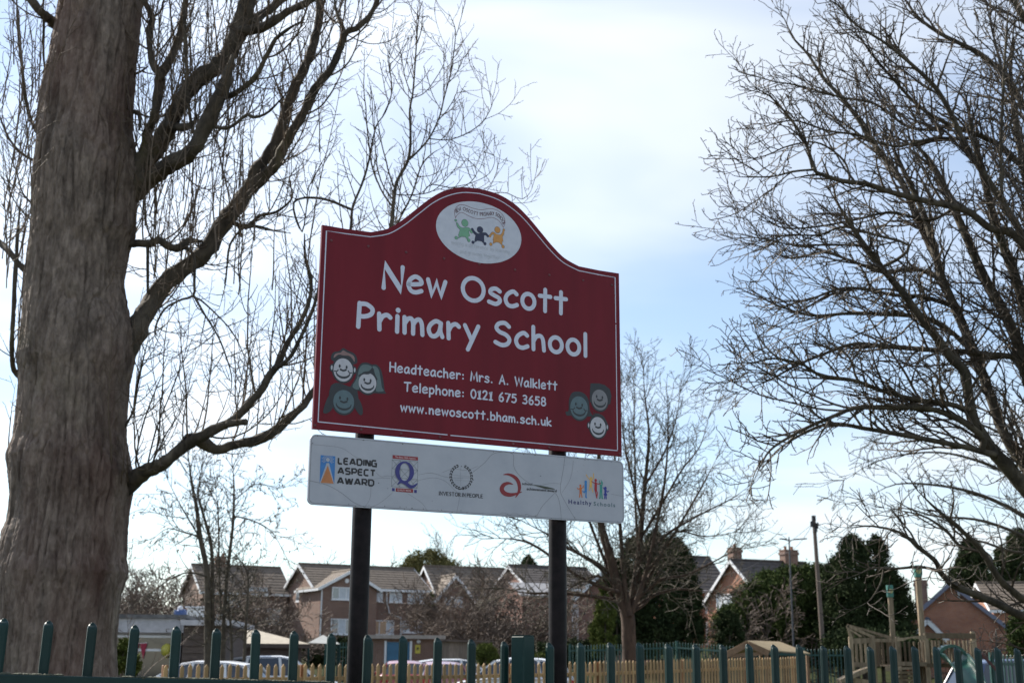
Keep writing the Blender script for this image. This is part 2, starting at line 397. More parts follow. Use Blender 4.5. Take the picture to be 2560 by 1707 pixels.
# round hand-drawn letter shapes: (width, [(curved?, points)])
def E_(cx, cy, rx, ry): return ('o', (cx, cy, rx, ry))
G = {
 'N': (.80, [('l', [(.02, 0), (.04, 1), (.74, 0), (.78, 1)])]),
 'O': (.92, [E_(.46, .5, .46, .5)]),
 'P': (.56, [('l', [(.02, 1), (0, 0)]), ('c', [(.02, .97), (.30, .99), (.54, .82), (.50, .60), (.26, .47), (.02, .45)])]),
 'S': (.66, [('c', [(.60, .86), (.40, 1.0), (.14, .93), (.04, .74), (.18, .58), (.46, .48), (.62, .30), (.54, .09), (.30, .0), (.0, .10)])]),
 'H': (.66, [('l', [(0, 1), (0, 0)]), ('l', [(.64, 1), (.66, 0)]), ('l', [(0, .52), (.65, .53)])]),
 'M': (.84, [('l', [(0, 0), (.12, 1), (.40, .18), (.70, 1), (.84, 0)])]),
 'A': (.68, [('l', [(0, 0), (.36, 1), (.68, 0)]), ('l', [(.14, .34), (.56, .36)])]),
 'W': (.98, [('l', [(0, 1), (.24, 0), (.50, .92), (.76, 0), (.98, 1)])]),
 'T': (.72, [('l', [(0, .97), (.72, 1)]), ('l', [(.36, .98), (.34, 0)])]),
 'E': (.52, [('l', [(.52, .97), (.02, 1), (0, 0), (.54, .02)]), ('l', [(.02, .52), (.46, .54)])]),
 'C': (.62, [('c', [(.60, .82), (.42, 1.0), (.14, .82), (0, .45), (.14, .08), (.38, 0), (.62, .14)])]),
 'R': (.60, [('l', [(.02, 1), (0, 0)]), ('c', [(.02, .97), (.30, .99), (.52, .80), (.44, .58), (.02, .48)]), ('l', [(.14, .48), (.60, 0)])]),
 'I': (.44, [('l', [(0, 1), (.44, 1)]), ('l', [(0, 0), (.44, 0)]), ('l', [(.22, 1), (.22, 0)])]),
 'Y': (.62, [('l', [(0, 1), (.32, .5)]), ('l', [(.62, 1), (.20, 0)])]),
 'L': (.48, [('l', [(0, 1), (.02, 0), (.48, .02)])]),
 'a': (.56, [('c', [(.50, .60), (.30, .67), (.08, .50), (0, .26), (.10, .03), (.28, .02), (.44, .22), (.51, .60)]), ('c', [(.51, .60), (.49, .28), (.58, .02)])]),
 'b': (.54, [('l', [(0, 1), (.01, 0)]), ('c', [(.01, .10), (.22, 0), (.46, .10), (.53, .32), (.42, .58), (.22, .62), (.02, .46)])]),
 'c': (.52, [('c', [(.50, .57), (.34, .67), (.10, .52), (0, .28), (.10, .05), (.30, 0), (.52, .09)])]),
 'd': (.54, [('c', [(.52, .50), (.34, .64), (.10, .52), (0, .28), (.12, .04), (.32, .01), (.51, .16)]), ('l', [(.53, 1), (.53, 0)])]),
 'e': (.58, [('c', [(.02, .32), (.26, .34), (.54, .42), (.48, .60), (.28, .68), (.08, .53), (0, .30), (.10, .06), (.30, 0), (.55, .09)])]),
 'f': (.46, [('c', [(.46, .92), (.32, 1.0), (.20, .84), (.18, .4), (.18, 0)]), ('l', [(0, .62), (.40, .64)])]),
 'g': (.54, [('c', [(.50, .56), (.30, .66), (.08, .52), (0, .30), (.12, .06), (.32, .06), (.50, .26)]), ('c', [(.52, .62), (.52, .1), (.46, -.28), (.24, -.36), (.04, -.26)])]),
 'h': (.50, [('l', [(0, 1), (.01, 0)]), ('c', [(.01, .36), (.14, .58), (.32, .63), (.44, .48), (.49, 0)])]),
 'i': (.06, [('l', [(.03, .66), (.03, 0)]), ('d', (.05, .92))]),
 'k': (.52, [('l', [(0, 1), (.01, 0)]), ('l', [(.48, .62), (.03, .30), (.52, 0)])]),
 'l': (.06, [('l', [(.03, 1), (.03, 0)])]),
 'm': (.76, [('l', [(0, .66), (.02, 0)]), ('c', [(.02, .40), (.14, .60), (.28, .63), (.36, .46), (.37, 0)]), ('c', [(.37, .40), (.48, .58), (.62, .63), (.72, .46), (.76, 0)])]),
 'n': (.48, [('l', [(0, .66), (.02, 0)]), ('c', [(.02, .36), (.14, .58), (.32, .63), (.43, .48), (.48, 0)])]),
 'o': (.56, [E_(.28, .33, .28, .335)]),
 'p': (.52, [('l', [(0, .64), (.02, -.38)]), ('c', [(.02, .44), (.18, .64), (.40, .60), (.51, .36), (.40, .08), (.20, .0), (.03, .12)])]),
 'r': (.46, [('l', [(0, .66), (.03, 0)]), ('c', [(.03, .34), (.14, .56), (.32, .65), (.46, .56)])]),
 's': (.50, [('c', [(.48, .58), (.30, .68), (.10, .62), (.06, .47), (.24, .37), (.44, .28), (.48, .13), (.30, 0), (.0, .06)])]),
 't': (.50, [('l', [(.26, .97), (.25, 0)]), ('l', [(0, .66), (.50, .68)])]),
 'u': (.50, [('c', [(0, .64), (.02, .24), (.14, .03), (.32, .06), (.46, .30)]), ('l', [(.47, .64), (.50, 0)])]),
 'v': (.50, [('l', [(0, .64), (.24, 0), (.50, .64)])]),
 'w': (.74, [('l', [(0, .64), (.18, .01), (.37, .58), (.56, .01), (.74, .64)])]),
 'y': (.58, [('l', [(0, .66), (.29, .06)]), ('l', [(.58, .68), (.14, -.38)])]),
 '0': (.58, [E_(.29, .5, .29, .5)]),
 '1': (.36, [('l', [(.02, .80), (.20, 1.0), (.20, 0)]), ('l', [(.0, 0), (.38, 0)])]),
 '2': (.54, [('c', [(.02, .80), (.14, .98), (.38, .98), (.48, .76), (.34, .44), (.02, .02)]), ('l', [(.02, .02), (.54, .02)])]),
 '3': (.52, [('c', [(.04, .92), (.26, 1.0), (.46, .86), (.40, .64), (.18, .54), (.44, .44), (.50, .22), (.34, .02), (.0, .06)])]),
 '5': (.54, [('l', [(.50, .98), (.10, .97), (.06, .58)]), ('c', [(.06, .58), (.28, .64), (.50, .48), (.50, .20), (.30, 0), (.0, .06)])]),
 '6': (.54, [('c', [(.40, 1.0), (.14, .70), (.02, .34), (.12, .04), (.36, .0), (.52, .22), (.42, .48), (.18, .48), (.04, .28)])]),
 '7': (.56, [('l', [(0, .97), (.56, .97), (.18, 0)])]),
 '8': (.54, [E_(.27, .76, .22, .23), E_(.27, .26, .27, .265)]),
 ':': (.22, [('d', (.10, .54)), ('d', (.10, .10))]),
 '.': (.24, [('d', (.10, .04))]),
}
def glyph_lines(ch):
    out = []
    for kind, d in G[ch][1]:
        if kind == 'l': out.append(('s', d))
        elif kind == 'c': out.append(('s', catmull(d, 6)))
        elif kind == 'o': out.append(('r', ell((d[0], d[1]), d[2], d[3], 26)))
        else: out.append(('d', d))
    return out
def write(mb, txt, u0, u1, base, cap, w, lay, gap=.20, space=.50, path=None):
    adv = []; x = 0.0
    for ch in txt:
        if ch == ' ': x += space; continue
        adv.append((ch, x)); x += G[ch][0] + gap
    tot = x - gap; sc = (u1 - u0 - w) / tot
    for j, (ch, x) in enumerate(adv):
        for q, (k, d) in enumerate(glyph_lines(ch)):
            ly = lay + .28 * (q % 3) + .06 * (j % 2)
            def T(p):
                a, b = u0 + w / 2 + (x + p[0]) * sc, w / 2 + p[1] * (cap - w)
                if path is None: return (a, base + b)
                return path(a, b)
            if k == 's': stroke(mb, [T(p) for p in d], w, ly)
            elif k == 'r': stroke(mb, [T(p) for p in d], w, ly, closed=True)
            else:
                c = T(d); poly(mb, ell(c, w * .58, w * .58, 14), ly)
def words(txt, u0, u1, base, cap, w, lay, m, parent, gap=.20, space=.50, path=None):
    """every word of a line as a part of its own, spaced as one line"""
    x = 0.0; spans = []; cur = None
    for ch in txt:
        if ch == ' ':
            x += space; cur = None; continue
        if cur is None: cur = [ch, x, x]; spans.append(cur)
        else: cur[0] += ch
        x += G[ch][0]; cur[2] = x; x += gap
    sc = (u1 - u0 - w) / (x - gap)
    for t, a, b in spans:
        mb = MB(); write(mb, t, u0 + a * sc, u0 + w + b * sc, base, cap, w, lay, gap, space, path)
        o = mb.build("lettering", m if not isinstance(m, tuple) else ink(m), parent, local=True)
        if path is None: o["label"] = "word " + t
def bfont(mb, txt, u0, u1, base, height, lay, offset=0.0, shear=0.0, spacing=1.0):
    """the program's own built-in sans lettering fitted between u0 and u1"""
    cu = bpy.data.curves.new("lettering", 'FONT'); cu.body = txt; cu.size = 1.0; cu.offset = offset; cu.shear = shear; cu.space_character = spacing; cu.resolution_u = 3
    ob = bpy.data.objects.new("lettering", cu); COL.objects.link(ob)
    dg = bpy.context.evaluated_depsgraph_get(); me = ob.evaluated_get(dg).to_mesh()
    V = [v.co.copy() for v in me.vertices]; Fc = [tuple(p.vertices) for p in me.polygons]
    ob.evaluated_get(dg).to_mesh_clear(); bpy.data.objects.remove(ob); bpy.data.curves.remove(cu)
    x0, x1 = min(v.x for v in V), max(v.x for v in V)
    s = (u1 - u0) / (x1 - x0); sy = height / .70
    mb.add([spt(u0 + (v.x - x0) * s, base + v.y * sy, lay) for v in V], Fc)

# --- the red board
OUT = [(0, 2), (2, 889), (109, 891), (225, 894), (303, 924), (368, 971), (433, 1031), (500, 1096), (568, 1145), (655, 1180), (750, 1190)]
arch_l = catmull([(225, 893), (303, 922), (368, 971), (433, 1033), (500, 1096), (570, 1147), (655, 1180), (751, 1190)], 6)
arch = arch_l + [(1502 - u, v) for u, v in reversed(arch_l[:-1])]
outline = [(0, 0), (2, 890), (110, 889)] + arch + [(1392, 889), (1500, 890), (1500, 0)]
mb = MB(); mb.prism(outline, -.0006, 0.016, lambda u, v, w: Vector((u / 1000, w, SZ + v / 1000)))
board = mb.build("board", M_RED, sign, local=True); board["label"] = "dark red board with an arched top, white lettering and border line"
inset = [(22, 866), (110, 867)] + [(u + (0 if abs(u - 751) < 1 else 0), v) for u, v in catmull([(224, 871), (308, 899), (380, 951), (452, 1019), (520, 1082), (588, 1126), (665, 1156), (751, 1166)], 6)]
bl = inset; br_ = [(1500 - u, v) for u, v in reversed(inset[:-1])]
def d_border(m):
    top = bl + br_
    stroke(m, [(22, 30)] + [(22, 400)] + top + [(1478, 640)], 4.2, 0, caps=False)
    stroke(m, [(1478, 632), (1477, 20 + 8)], 4.2, 0, caps=False); stroke(m, [(1477, 25), (624, 25)], 4.2, .1, caps=False); stroke(m, [(610, 26), (22, 31)], 4.2, .1, caps=False)
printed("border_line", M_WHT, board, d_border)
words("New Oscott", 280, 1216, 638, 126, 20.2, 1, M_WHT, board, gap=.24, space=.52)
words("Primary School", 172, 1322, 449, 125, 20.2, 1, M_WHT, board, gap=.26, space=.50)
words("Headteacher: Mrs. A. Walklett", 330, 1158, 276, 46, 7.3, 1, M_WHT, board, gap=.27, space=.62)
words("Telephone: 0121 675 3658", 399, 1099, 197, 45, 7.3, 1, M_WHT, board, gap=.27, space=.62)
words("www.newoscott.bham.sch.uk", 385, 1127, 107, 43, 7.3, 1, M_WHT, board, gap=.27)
for u, v in [(45, 826), (215, 826), (393, 826), (577, 825), (752, 825), (935, 825), (1116, 826), (1299, 826), (1458, 825), (9, 15), (212, 15), (393, 13), (574, 13), (753, 12), (931, 12), (1114, 11), (1297, 11), (1488, 11)]:
    mb = MB(); c = spt(u, v, 0)
    mb.tube([c + Vector((0, .001, 0)), c + Vector((0, -.0016, 0)), c + Vector((0, -.003, 0))], [.0062, .0062, .0036], 10)
    mb.build("screw", M_SCREW, board, local=True)

# --- oval emblem
EC = (751, 977)
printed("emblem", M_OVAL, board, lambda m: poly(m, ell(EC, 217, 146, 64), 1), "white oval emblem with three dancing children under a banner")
GRN, NAV, ORG, OLN = (0.14, 0.33, 0.21), (0.015, 0.02, 0.06), (0.50, 0.24, 0.06), (0.03, 0.045, 0.06)
def d_banner(m):
    up = catmull([(629, 1026), (625, 1062), (645, 1090), (675, 1096), (715, 1088), (760, 1088), (805, 1102), (845, 1098), (872, 1078), (882, 1050), (874, 1020)], 6)
    dn = catmull([(874, 1020), (852, 1048), (815, 1060), (775, 1048), (735, 1041), (700, 1046), (662, 1058), (640, 1045), (629, 1026)], 6)
    stroke(m, up, 2.0, 2.1); stroke(m, dn, 2.0, 2.2)
printed("banner_line", (0.16, 0.06, 0.08), board, d_banner)
def ban_path(a, b):
    t = (a - 632) / 240.0
    P = catmull([(634, 1048), (660, 1068), (700, 1062), (745, 1056), (790, 1064), (825, 1072), (852, 1062), (872, 1032)], 10)
    i = min(len(P) - 2, max(0, int(t * (len(P) - 1)))); f = t * (len(P) - 1) - i
    p = (P[i][0] + (P[i + 1][0] - P[i][0]) * f, P[i][1] + (P[i + 1][1] - P[i][1]) * f)
    d = (P[i + 1][0] - P[i][0], P[i + 1][1] - P[i][1]); l = math.hypot(*d)
    return (p[0] - d[1] / l * b, p[1] + d[0] / l * b)
words("NEW OSCOTT PRIMARY SCHOOL", 634, 870, 0, 18, 2.8, 2, (0.10, 0.05, 0.06), board, gap=.30, space=.55, path=ban_path)
words("making a difference by learning", 612, 906, 898, 19, 1.6, 2, (0.38, 0.41, 0.45), board, gap=.25)
words("and growing together", 655, 858, 862, 19, 1.6, 2, (0.38, 0.41, 0.45), board, gap=.25)
def child(col, head, hr, shirt, legs, blobs, arms):
    def d_o(m):
        poly(m, ell(head, hr[0] + 1.4, hr[1] + 1.4, 24), 2.0)
        for c, r in blobs: poly(m, ell(c, r + 1.3, r + 1.5, 16), 2.05)
        for a, w in arms: stroke(m, catmull(a, 5), [x + 2.8 for x in w], 2.1)
        stroke(m, shirt, 2.6, 2.3, closed=True); stroke(m, legs, 2.6, 2.2, closed=True)
    printed("emblem_outline", OLN, board, d_o)
    def d_f(m):
        poly(m, ell(head, *hr, 24), 2.5)
        for c, r in blobs: poly(m, ell(c, r, r * 1.1, 16), 2.55)
        poly(m, legs, 2.6)
        poly(m, shirt, 2.8)
        for a, w in arms: stroke(m, catmull(a, 5), w, 3.0)
    printed("emblem_figure", col, board, d_f)
def wl_(n, a, b): # stroke widths thin-thick-thin
    m = (n - 1) * 5 + 1
    return [a + (b - a) * math.sin(math.pi * (.12 + .76 * k / (m - 1))) for k in range(m)]
child(GRN, (677, 1010), (16, 17), [(657, 984), (694, 984), (703, 953), (645, 946)], [(649, 948), (697, 952), (692, 932), (680, 944), (662, 943), (645, 933)], [((631, 1015), 5.2), ((635, 932), 7), ((698, 930), 7), ((711, 971), 5)], [([(637, 1002), (648, 985), (668, 978), (690, 984), (704, 980), (709, 973)], wl_(6, 2, 13))])
child(NAV, (754, 990), (15, 15), [(734, 970), (774, 970), (775, 940), (728, 938)], [(729, 940), (775, 942), (776, 927), (762, 936), (742, 936), (726, 926)], [((715, 986), 5.2), ((719, 924), 6.5), ((780, 927), 6.5), ((794, 966), 5)], [([(716, 985), (726, 972), (745, 963), (770, 972), (784, 974), (792, 967)], wl_(6, 4, 13))])
child(ORG, (843, 1004), (14, 15), [(827, 983), (868, 979), (873, 953), (820, 951)], [(824, 952), (868, 954), (868, 932), (852, 944), (838, 944), (820, 934)], [((805, 968), 5), ((876, 1009), 5), ((810, 929), 6.5), ((873, 927), 7)], [([(808, 972), (820, 985), (840, 974), (860, 976), (871, 990), (874, 1004)], wl_(6, 2, 12))])

# --- six cartoon faces
DK = (0.016, 0.02, 0.026)
def face(c, rx, ry, skin, hair_fn=None, cheeks=False, ears=False, under=None, top=None):
    cu_, cv = c
    def d_out(m):
        poly(m, ell(c, rx + 7, ry + 8, 36), 1.4)
        if ears:
            for s in (-1, 1): poly(m, ell((cu_ + s * (rx + 7), cv + 4), 10, 17, 18), 1.3)
        if under: under(m)
    printed("face_outline", DK, board, d_out)
    if hair_fn: hair_fn()
    def d_skin(m):
        poly(m, ell(c, rx, ry, 36), 2.4)
        if ears:
            for s in (-1, 1): poly(m, ell((cu_ + s * (rx + 8), cv + 5), 4, 10, 16), 2.3)
    printed("face", skin, board, d_skin)
    def d_feat(m):
        for s, dy in ((-1, .30), (1, .26)): poly(m, ell((cu_ + s * rx * .36 - 1, cv + ry * dy), 4.4, 7.5, 16), 3)
        stroke(m, catmull([(cu_ - rx * .28, cv + ry * .02), (cu_, cv - ry * .06), (cu_ + rx * .28, cv + ry * .03)], 5), 8, 3)
        k = [(cu_ + rx * .72 * math.cos(t), cv - ry * .20 - ry * .46 * math.sin(t)) for t in [math.pi * (1 - j / 12) for j in range(13)]]
        stroke(m, k, [3 + 6.5 * math.sin(math.pi * j / 12) for j in range(13)], 3.1)
        if cheeks:
            for s in (-1, 1): stroke(m, catmull([(cu_ + s * rx * .52, cv - ry * .04), (cu_ + s * rx * .66, cv - ry * .18), (cu_ + s * rx * .9, cv - ry * .17)], 4), 4.5, 3.2)
        if top: top(m)
    printed("face_features", DK, board, d_feat)
SK1, SK2, SK3 = (0.40, 0.41, 0.45), (0.075, 0.125, 0.145), (0.17, 0.175, 0.19)
def hair1():
    printed("face_hair", (0.21, 0.13, 0.125), board, lambda m: poly(m, catmull([(78, 309), (84, 328), (108, 336), (118, 347), (134, 341), (158, 333), (170, 322), (171, 302), (160, 316), (146, 326), (120, 325), (98, 326)], 3, True), 2.0))
face((122, 262), 43, 50, SK1, hair1, True, True, under=lambda m: poly(m, catmull([(68, 300), (74, 332), (102, 342), (118, 357), (140, 348), (166, 340), (180, 324), (180, 296), (122, 285)], 3, True), 1.5))
def hair2():
    printed("face_hair", (0.085, 0.13, 0.135), board, lambda m: (poly(m, catmull([(250, 290), (228, 297), (205, 292), (192, 270), (184, 232), (166, 194), (196, 186), (196, 230), (210, 262), (238, 270)], 3, True), 1.8), poly(m, catmull([(252, 290), (266, 294), (282, 280), (292, 240), (299, 205), (307, 190), (272, 186), (276, 226), (258, 266)], 3, True), 1.8)))
face((233, 217), 40, 44, SK1, hair2, under=lambda m: (poly(m, catmull([(250, 300), (226, 306), (200, 298), (184, 270), (176, 230), (156, 192), (160, 186), (204, 178), (260, 176), (318, 180), (312, 192), (304, 240), (292, 282), (270, 302)], 3, True), 1.2)), top=lambda m: stroke(m, catmull([(194, 244), (212, 256), (238, 260), (253, 282), (262, 258), (274, 238)], 5), 7, 2.9))
face((130, 126), 46, 50, SK2, under=lambda m: (poly(m, catmull([(74, 130), (68, 180), (84, 200), (112, 204), (150, 194), (182, 196), (190, 170), (186, 130)], 3, True), 1.6), poly(m, catmull([(76, 152), (60, 140), (46, 100), (42, 72), (58, 70), (78, 86), (84, 110)], 3, True), 1.7), poly(m, catmull([(184, 152), (200, 140), (214, 110), (216, 82), (204, 76), (190, 90), (180, 110)], 3, True), 1.8)))
face((1272, 208), 47, 54, SK2, None, True, under=lambda m: (poly(m, catmull([(1216, 190), (1218, 240), (1234, 274), (1262, 284), (1296, 280), (1322, 254), (1330, 200), (1346, 176), (1324, 172), (1230, 168), (1206, 166), (1200, 184)], 3, True), 1.6)))
face((1383, 256), 43, 49, SK3, under=lambda m: poly(m, [(1334, 330), (1380, 335), (1412, 330), (1440, 312), (1448, 280), (1440, 240), (1328, 240), (1331, 300)], 1.6))
face((1372, 126), 42, 48, SK1, None, False, True, under=lambda m: (poly(m, catmull([(1334, 150), (1348, 182), (1372, 190), (1398, 184), (1414, 166), (1420, 140)], 3, True), 1.6), [stroke(m, [(1352 + 9 * k, 180), (1348 + 10 * k, 194)], 3, 1.65) for k in range(4)]), top=lambda m: (poly(m, catmull([(1352, 168), (1362, 176), (1384, 177), (1400, 166), (1408, 150), (1412, 160), (1398, 182), (1372, 188), (1350, 180)], 3, True), 2.95)))

# --- award panel
def rrect(x0, y0, x1, y1, r, n=6):
    o = []
    for cx_, cy_, a in ((x1 - r, y1 - r, 0), (x0 + r, y1 - r, 90), (x0 + r, y0 + r, 180), (x1 - r, y0 + r, 270)):
        for k in range(n + 1):
            t = math.radians(a + 90 * k / n); o.append((cx_ + r * math.cos(t), cy_ + r * math.sin(t)))
    return o
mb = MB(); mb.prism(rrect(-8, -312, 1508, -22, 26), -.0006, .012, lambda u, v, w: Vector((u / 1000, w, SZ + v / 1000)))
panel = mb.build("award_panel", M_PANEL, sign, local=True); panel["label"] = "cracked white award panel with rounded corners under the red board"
printed("edge_line", (0.09, 0.095, 0.11), panel, lambda m: stroke(m, rrect(-2, -306, 1502, -28, 22), 1.6, 0, closed=True))
if 1:
    for q, c in enumerate(([(-6, -66), (67, -66), (134, -72), (192, -103), (240, -112)], [(-7, -215), (74, -229), (137, -258), (189, -292), (241, -310)], [(476, -182), (547, -166), (602, -176), (647, -211), (672, -235), (660, -309)], [(268, -309), (310, -286), (365, -239)], [(429, -240), (495, -276), (523, -311)],
              [(735, -128), (790, -84), (839, -37), (927, -31), (935, -88), (965, -128), (1025, -163), (1099, -179), (1150, -199), (1170, -250), (1176, -312)], [(1196, -26), (1186, -90), (1171, -177), (1195, -229), (1253, -312)], [(1138, -198), (1100, -235), (1075, -262), (1046, -311)], [(1240, -40), (1225, -120), (1180, -190)], [(285, -162), (310, -178), (350, -172), (480, -186)], [(478, -158), (540, -146), (620, -160), (735, -152)], [(1440, -180), (1506, -186)], [(241, -308), (262, -270), (268, -200), (300, -185), (350, -182)], [(1060, -166), (1120, -152), (1174, -150)], [(590, -140), (640, -120), (700, -122), (760, -100)])):
        printed("crack", (0.16, 0.165, 0.175), panel, lambda m: stroke(m, catmull(c, 5), 1.7 if q in (5, 6, 1, 7) else 1.1, .3 + .03 * q))
    printed("crack", (0.16, 0.165, 0.175), panel, lambda m: stroke(m, [(870 + 12 * k, -300 + 3.5 * math.sin(k * 1.3) + 1.5 * math.sin(k * 3)) for k in range(16)], 1.2, .9))
printed("moss_stain", (0.035, 0.045, 0.03), panel, lambda m: poly(m, [(1028, -163), (1060, -164), (1100, -168), (1135, -173), (1146, -178), (1120, -178), (1090, -178), (1062, -170)], 1.8))
def d_dirt(m):
    r = random.Random(5)
    for k in range(60):
        c = (r.uniform(0, 1500), r.choice((r.uniform(-308, -24), r.uniform(-308, -296), r.uniform(-34, -24)))); q = r.uniform(.8, 2.2); poly(m, ell(c, q * r.uniform(.7, 2), q, 8), .95)
printed("dirt_specks", (0.09, 0.09, 0.095), panel, d_dirt)["kind"] = "stuff"
# first logo
BLU = (0.03, 0.16, 0.42)
printed("logo_block", BLU, panel, lambda m: poly(m, [(40, -223), (103, -223), (103, -107), (39, -107)], 1))
def d_light(m):
    poly(m, [(40, -223), (66, -138), (77, -138), (103, -223)], 1.6); poly(m, ell((71, -124), 8.5, 8.5, 18), 1.7)
    for k in range(-8, 9):
        a = math.radians(90 + k * 15.5 + 180 * 0); r0, r1 = 11, 24 + (k % 2) * 4
        if abs(k * 15.5) > 128: continue
        p0, p1 = (71 + r0 * math.sin(math.radians(k * 15.5)), -124 + r0 * math.cos(math.radians(k * 15.5))), (71 + r1 * math.sin(math.radians(k * 15.5)), -124 + r1 * math.cos(math.radians(k * 15.5)))
        if p1[1] > -108: f = (-108 - p0[1]) / (p1[1] - p0[1]); p1 = (p0[0] + (p1[0] - p0[0]) * f, -108.5)
        if f_ok(p0, p1): stroke(m, [p0, p1], 1.7, 1.8 + .01 * k, caps=False)
def f_ok(a, b): return math.hypot(b[0] - a[0], b[1] - a[1]) > 2
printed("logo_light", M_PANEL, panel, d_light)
printed("logo_triangle", (0.42, 0.16, 0.055), panel, lambda m: poly(m, [(44, -221), (71.5, -148), (100, -221)], 2.6))
TECH = {'L': (.62, [[(0, 1), (0, .12), (.08, 0), (.62, 0)]]), 'E': (.66, [[(.66, 1), (.14, 1), (0, .86), (0, .14), (.14, 0), (.66, 0)], [(0, .52), (.6, .52)]]), 'A': (.9, [[(0, 0), (.42, 1), (.5, 1), (.92, 0)], [(.24, .28), (.72, .28)]]), 'D': (.78, [[(0, 0), (0, 1), (.56, 1), (.78, .78), (.78, .22), (.56, 0), (0, 0)]]), 'I': (.04, [[(.02, 1), (.02, 0)]]), 'N': (.7, [[(0, 0), (0, 1), (.12, 1), (.58, 0), (.7, 0), (.7, 1)]]), 'G': (.74, [[(.72, 1), (.16, 1), (0, .84), (0, .16), (.16, 0), (.74, 0), (.74, .5), (.42, .5)]]),
        'S': (.72, [[(.7, 1), (.14, 1), (.02, .88), (.02, .62), (.14, .53), (.58, .49), (.7, .38), (.7, .12), (.58, 0), (0, 0)]]), 'P': (.7, [[(0, 0), (0, 1), (.56, 1), (.7, .86), (.7, .52), (.56, .38), (0, .38)]]), 'C': (.68, [[(.68, 1), (.14, 1), (0, .86), (0, .14), (.14, 0), (.68, 0)]]), 'T': (.76, [[(0, 1), (.76, 1)], [(.38, 1), (.38, 0)]]), 'W': (1.15, [[(0, 1), (.26, 0), (.34, 0), (.56, .9), (.62, .9), (.82, 0), (.9, 0), (1.15, 1)]]), 'R': (.72, [[(0, 0), (0, 1), (.56, 1), (.7, .86), (.7, .54), (.56, .42), (0, .42)], [(.34, .42), (.72, 0)]])}
def tech(m, txt, u0, u1, base, cap, w):
    x = 0; adv = []
    for ch in txt: adv.append((ch, x)); x += TECH[ch][0] + .34
    sc = (u1 - u0 - w) / (x - .34)
    for j, (ch, x) in enumerate(adv):
        for q, s in enumerate(TECH[ch][1]): stroke(m, [(u0 + w / 2 + (x + p[0]) * sc, base + w / 2 + p[1] * (cap - w)) for p in s], w, 1 + .3 * q + .05 * (j % 2), caps=False)
for t_, ue, vb in (("LEADING", 288, -140), ("ASPECT", 284, -181), ("AWARD", 279, -222)):
    printed("lettering", M_INK, panel, lambda m: tech(m, t_, 113.5, ue, vb, 31, 7.2), "black word " + t_)
# second logo
RB, QB = (0.22, 0.012, 0.02), (0.025, 0.025, 0.17)
printed("logo_bar", RB, panel, lambda m: poly(m, [(357, -97), (474, -97), (474, -82), (357, -82)], 1))
printed("logo_bar", RB, panel, lambda m: poly(m, [(376, -236), (455, -236), (455, -221), (376, -221)], 1))
printed("logo_square", QB, panel, lambda m: poly(m, [(359, -235), (371, -235), (371, -222), (359, -222)], 1))
printed("logo_square", QB, panel, lambda m: poly(m, [(460, -236), (472, -236), (472, -223), (460, -223)], 1))
def d_grid(m):
    x0, x1, y0, y1 = 356, 474, -216, -102
    L_ = [[(x0, y0), (x1, y0), (x1, y1), (x0, y1), (x0, y0)], [(x0, y0), (x1, y1)], [(x0, y1), (x1, y0)], [(x0, -178), (x1, -178)], [(x0, -140), (x1, -140)], [(394, y0), (394, y1)], [(436, y0), (436, y1)], [(x0, -178), (394, y0)], [(436, y0), (x1, -178)], [(x0, -140), (394, y1)], [(436, y1), (x1, -140)], [(x0, -178), (394, -140), (436, -178), (x1, -140)]]
    for q, l in enumerate(L_): stroke(m, l, 1.5, .5 + .05 * q, caps=False)
printed("logo_grid", (0.12, 0.14, 0.15), panel, d_grid)
def qring(m, lay, dx=0, dy=0):
    o, i = ell((414 + dx, -150 + dy), 43, 45, 40), ell((414 + dx, -150 + dy), 23.5, 38, 40); n = 40
    m.add([spt(x, y, lay) for x, y in o] + [spt(x, y, lay) for x, y in i], [(k, (k + 1) % n, n + (k + 1) % n, n + k) for k in range(n)])
    stroke(m, catmull([(386 + dx, -203 + dy), (398 + dx, -193 + dy), (418 + dx, -197 + dy), (442 + dx, -211 + dy), (458 + dx, -208 + dy), (473 + dx, -196 + dy)], 5), [3 + 12 * math.sin(math.pi * (.05 + .9 * k / 25)) for k in range(26)], lay + .15)
    stroke(m, [(408 + dx, -192 + dy), (428 + dx, -192 + dy)], 8, lay + .3)
printed("logo_letter_shadow", (0.16, 0.17, 0.20), panel, lambda m: qring(m, 1.6, -2.5, -3))
printed("logo_letter", QB, panel, lambda m: qring(m, 2.3), "dark blue capital Q")
printed("lettering", (0.55, 0.45, 0.45), panel, lambda m: bfont(m, "The Basic Skills Agency", 368, 463, -92.5, 7.0, 1.6, .01), "tiny pale words in the upper red bar")
printed("lettering", (0.55, 0.45, 0.45), panel, lambda m: bfont(m, "QUALITY MARK", 383, 446, -232, 7.0, 1.6, .012), "tiny pale words in the lower red bar")
# third logo: laurel ring
def d_laurel(m):
    for s in (-1, 1):
        for k in range(11):
            a = math.radians(-78 + k * 14.6); r = 50
            for dr in (-3.6, 3.6):
                c = (679 + s * (r + dr) * math.cos(a), -153 + (r + dr) * math.sin(a)); rot = math.degrees(a) + 90 + (16 if dr > 0 else -16)
                poly(m, ell(c, 5.6, 2.7, 12, rot=rot if s > 0 else 180 - rot), 1)
    stroke(m, catmull([(660, -203), (672, -207), (682, -204), (698, -201)], 5), [2, 3, 4, 5, 5, 5, 5, 5, 5, 5, 5, 4, 3, 3, 2, 2], 1.3)
printed("logo_laurel", M_INK, panel, d_laurel)
printed("logo_line", (0.20, 0.21, 0.22), panel, lambda m: (stroke(m, [(640, -148), (718, -148)], .8, .6), stroke(m, [(676, -192), (676, -112)], .8, .7), stroke(m, [(640, -168), (718, -168)], .8, .8)))
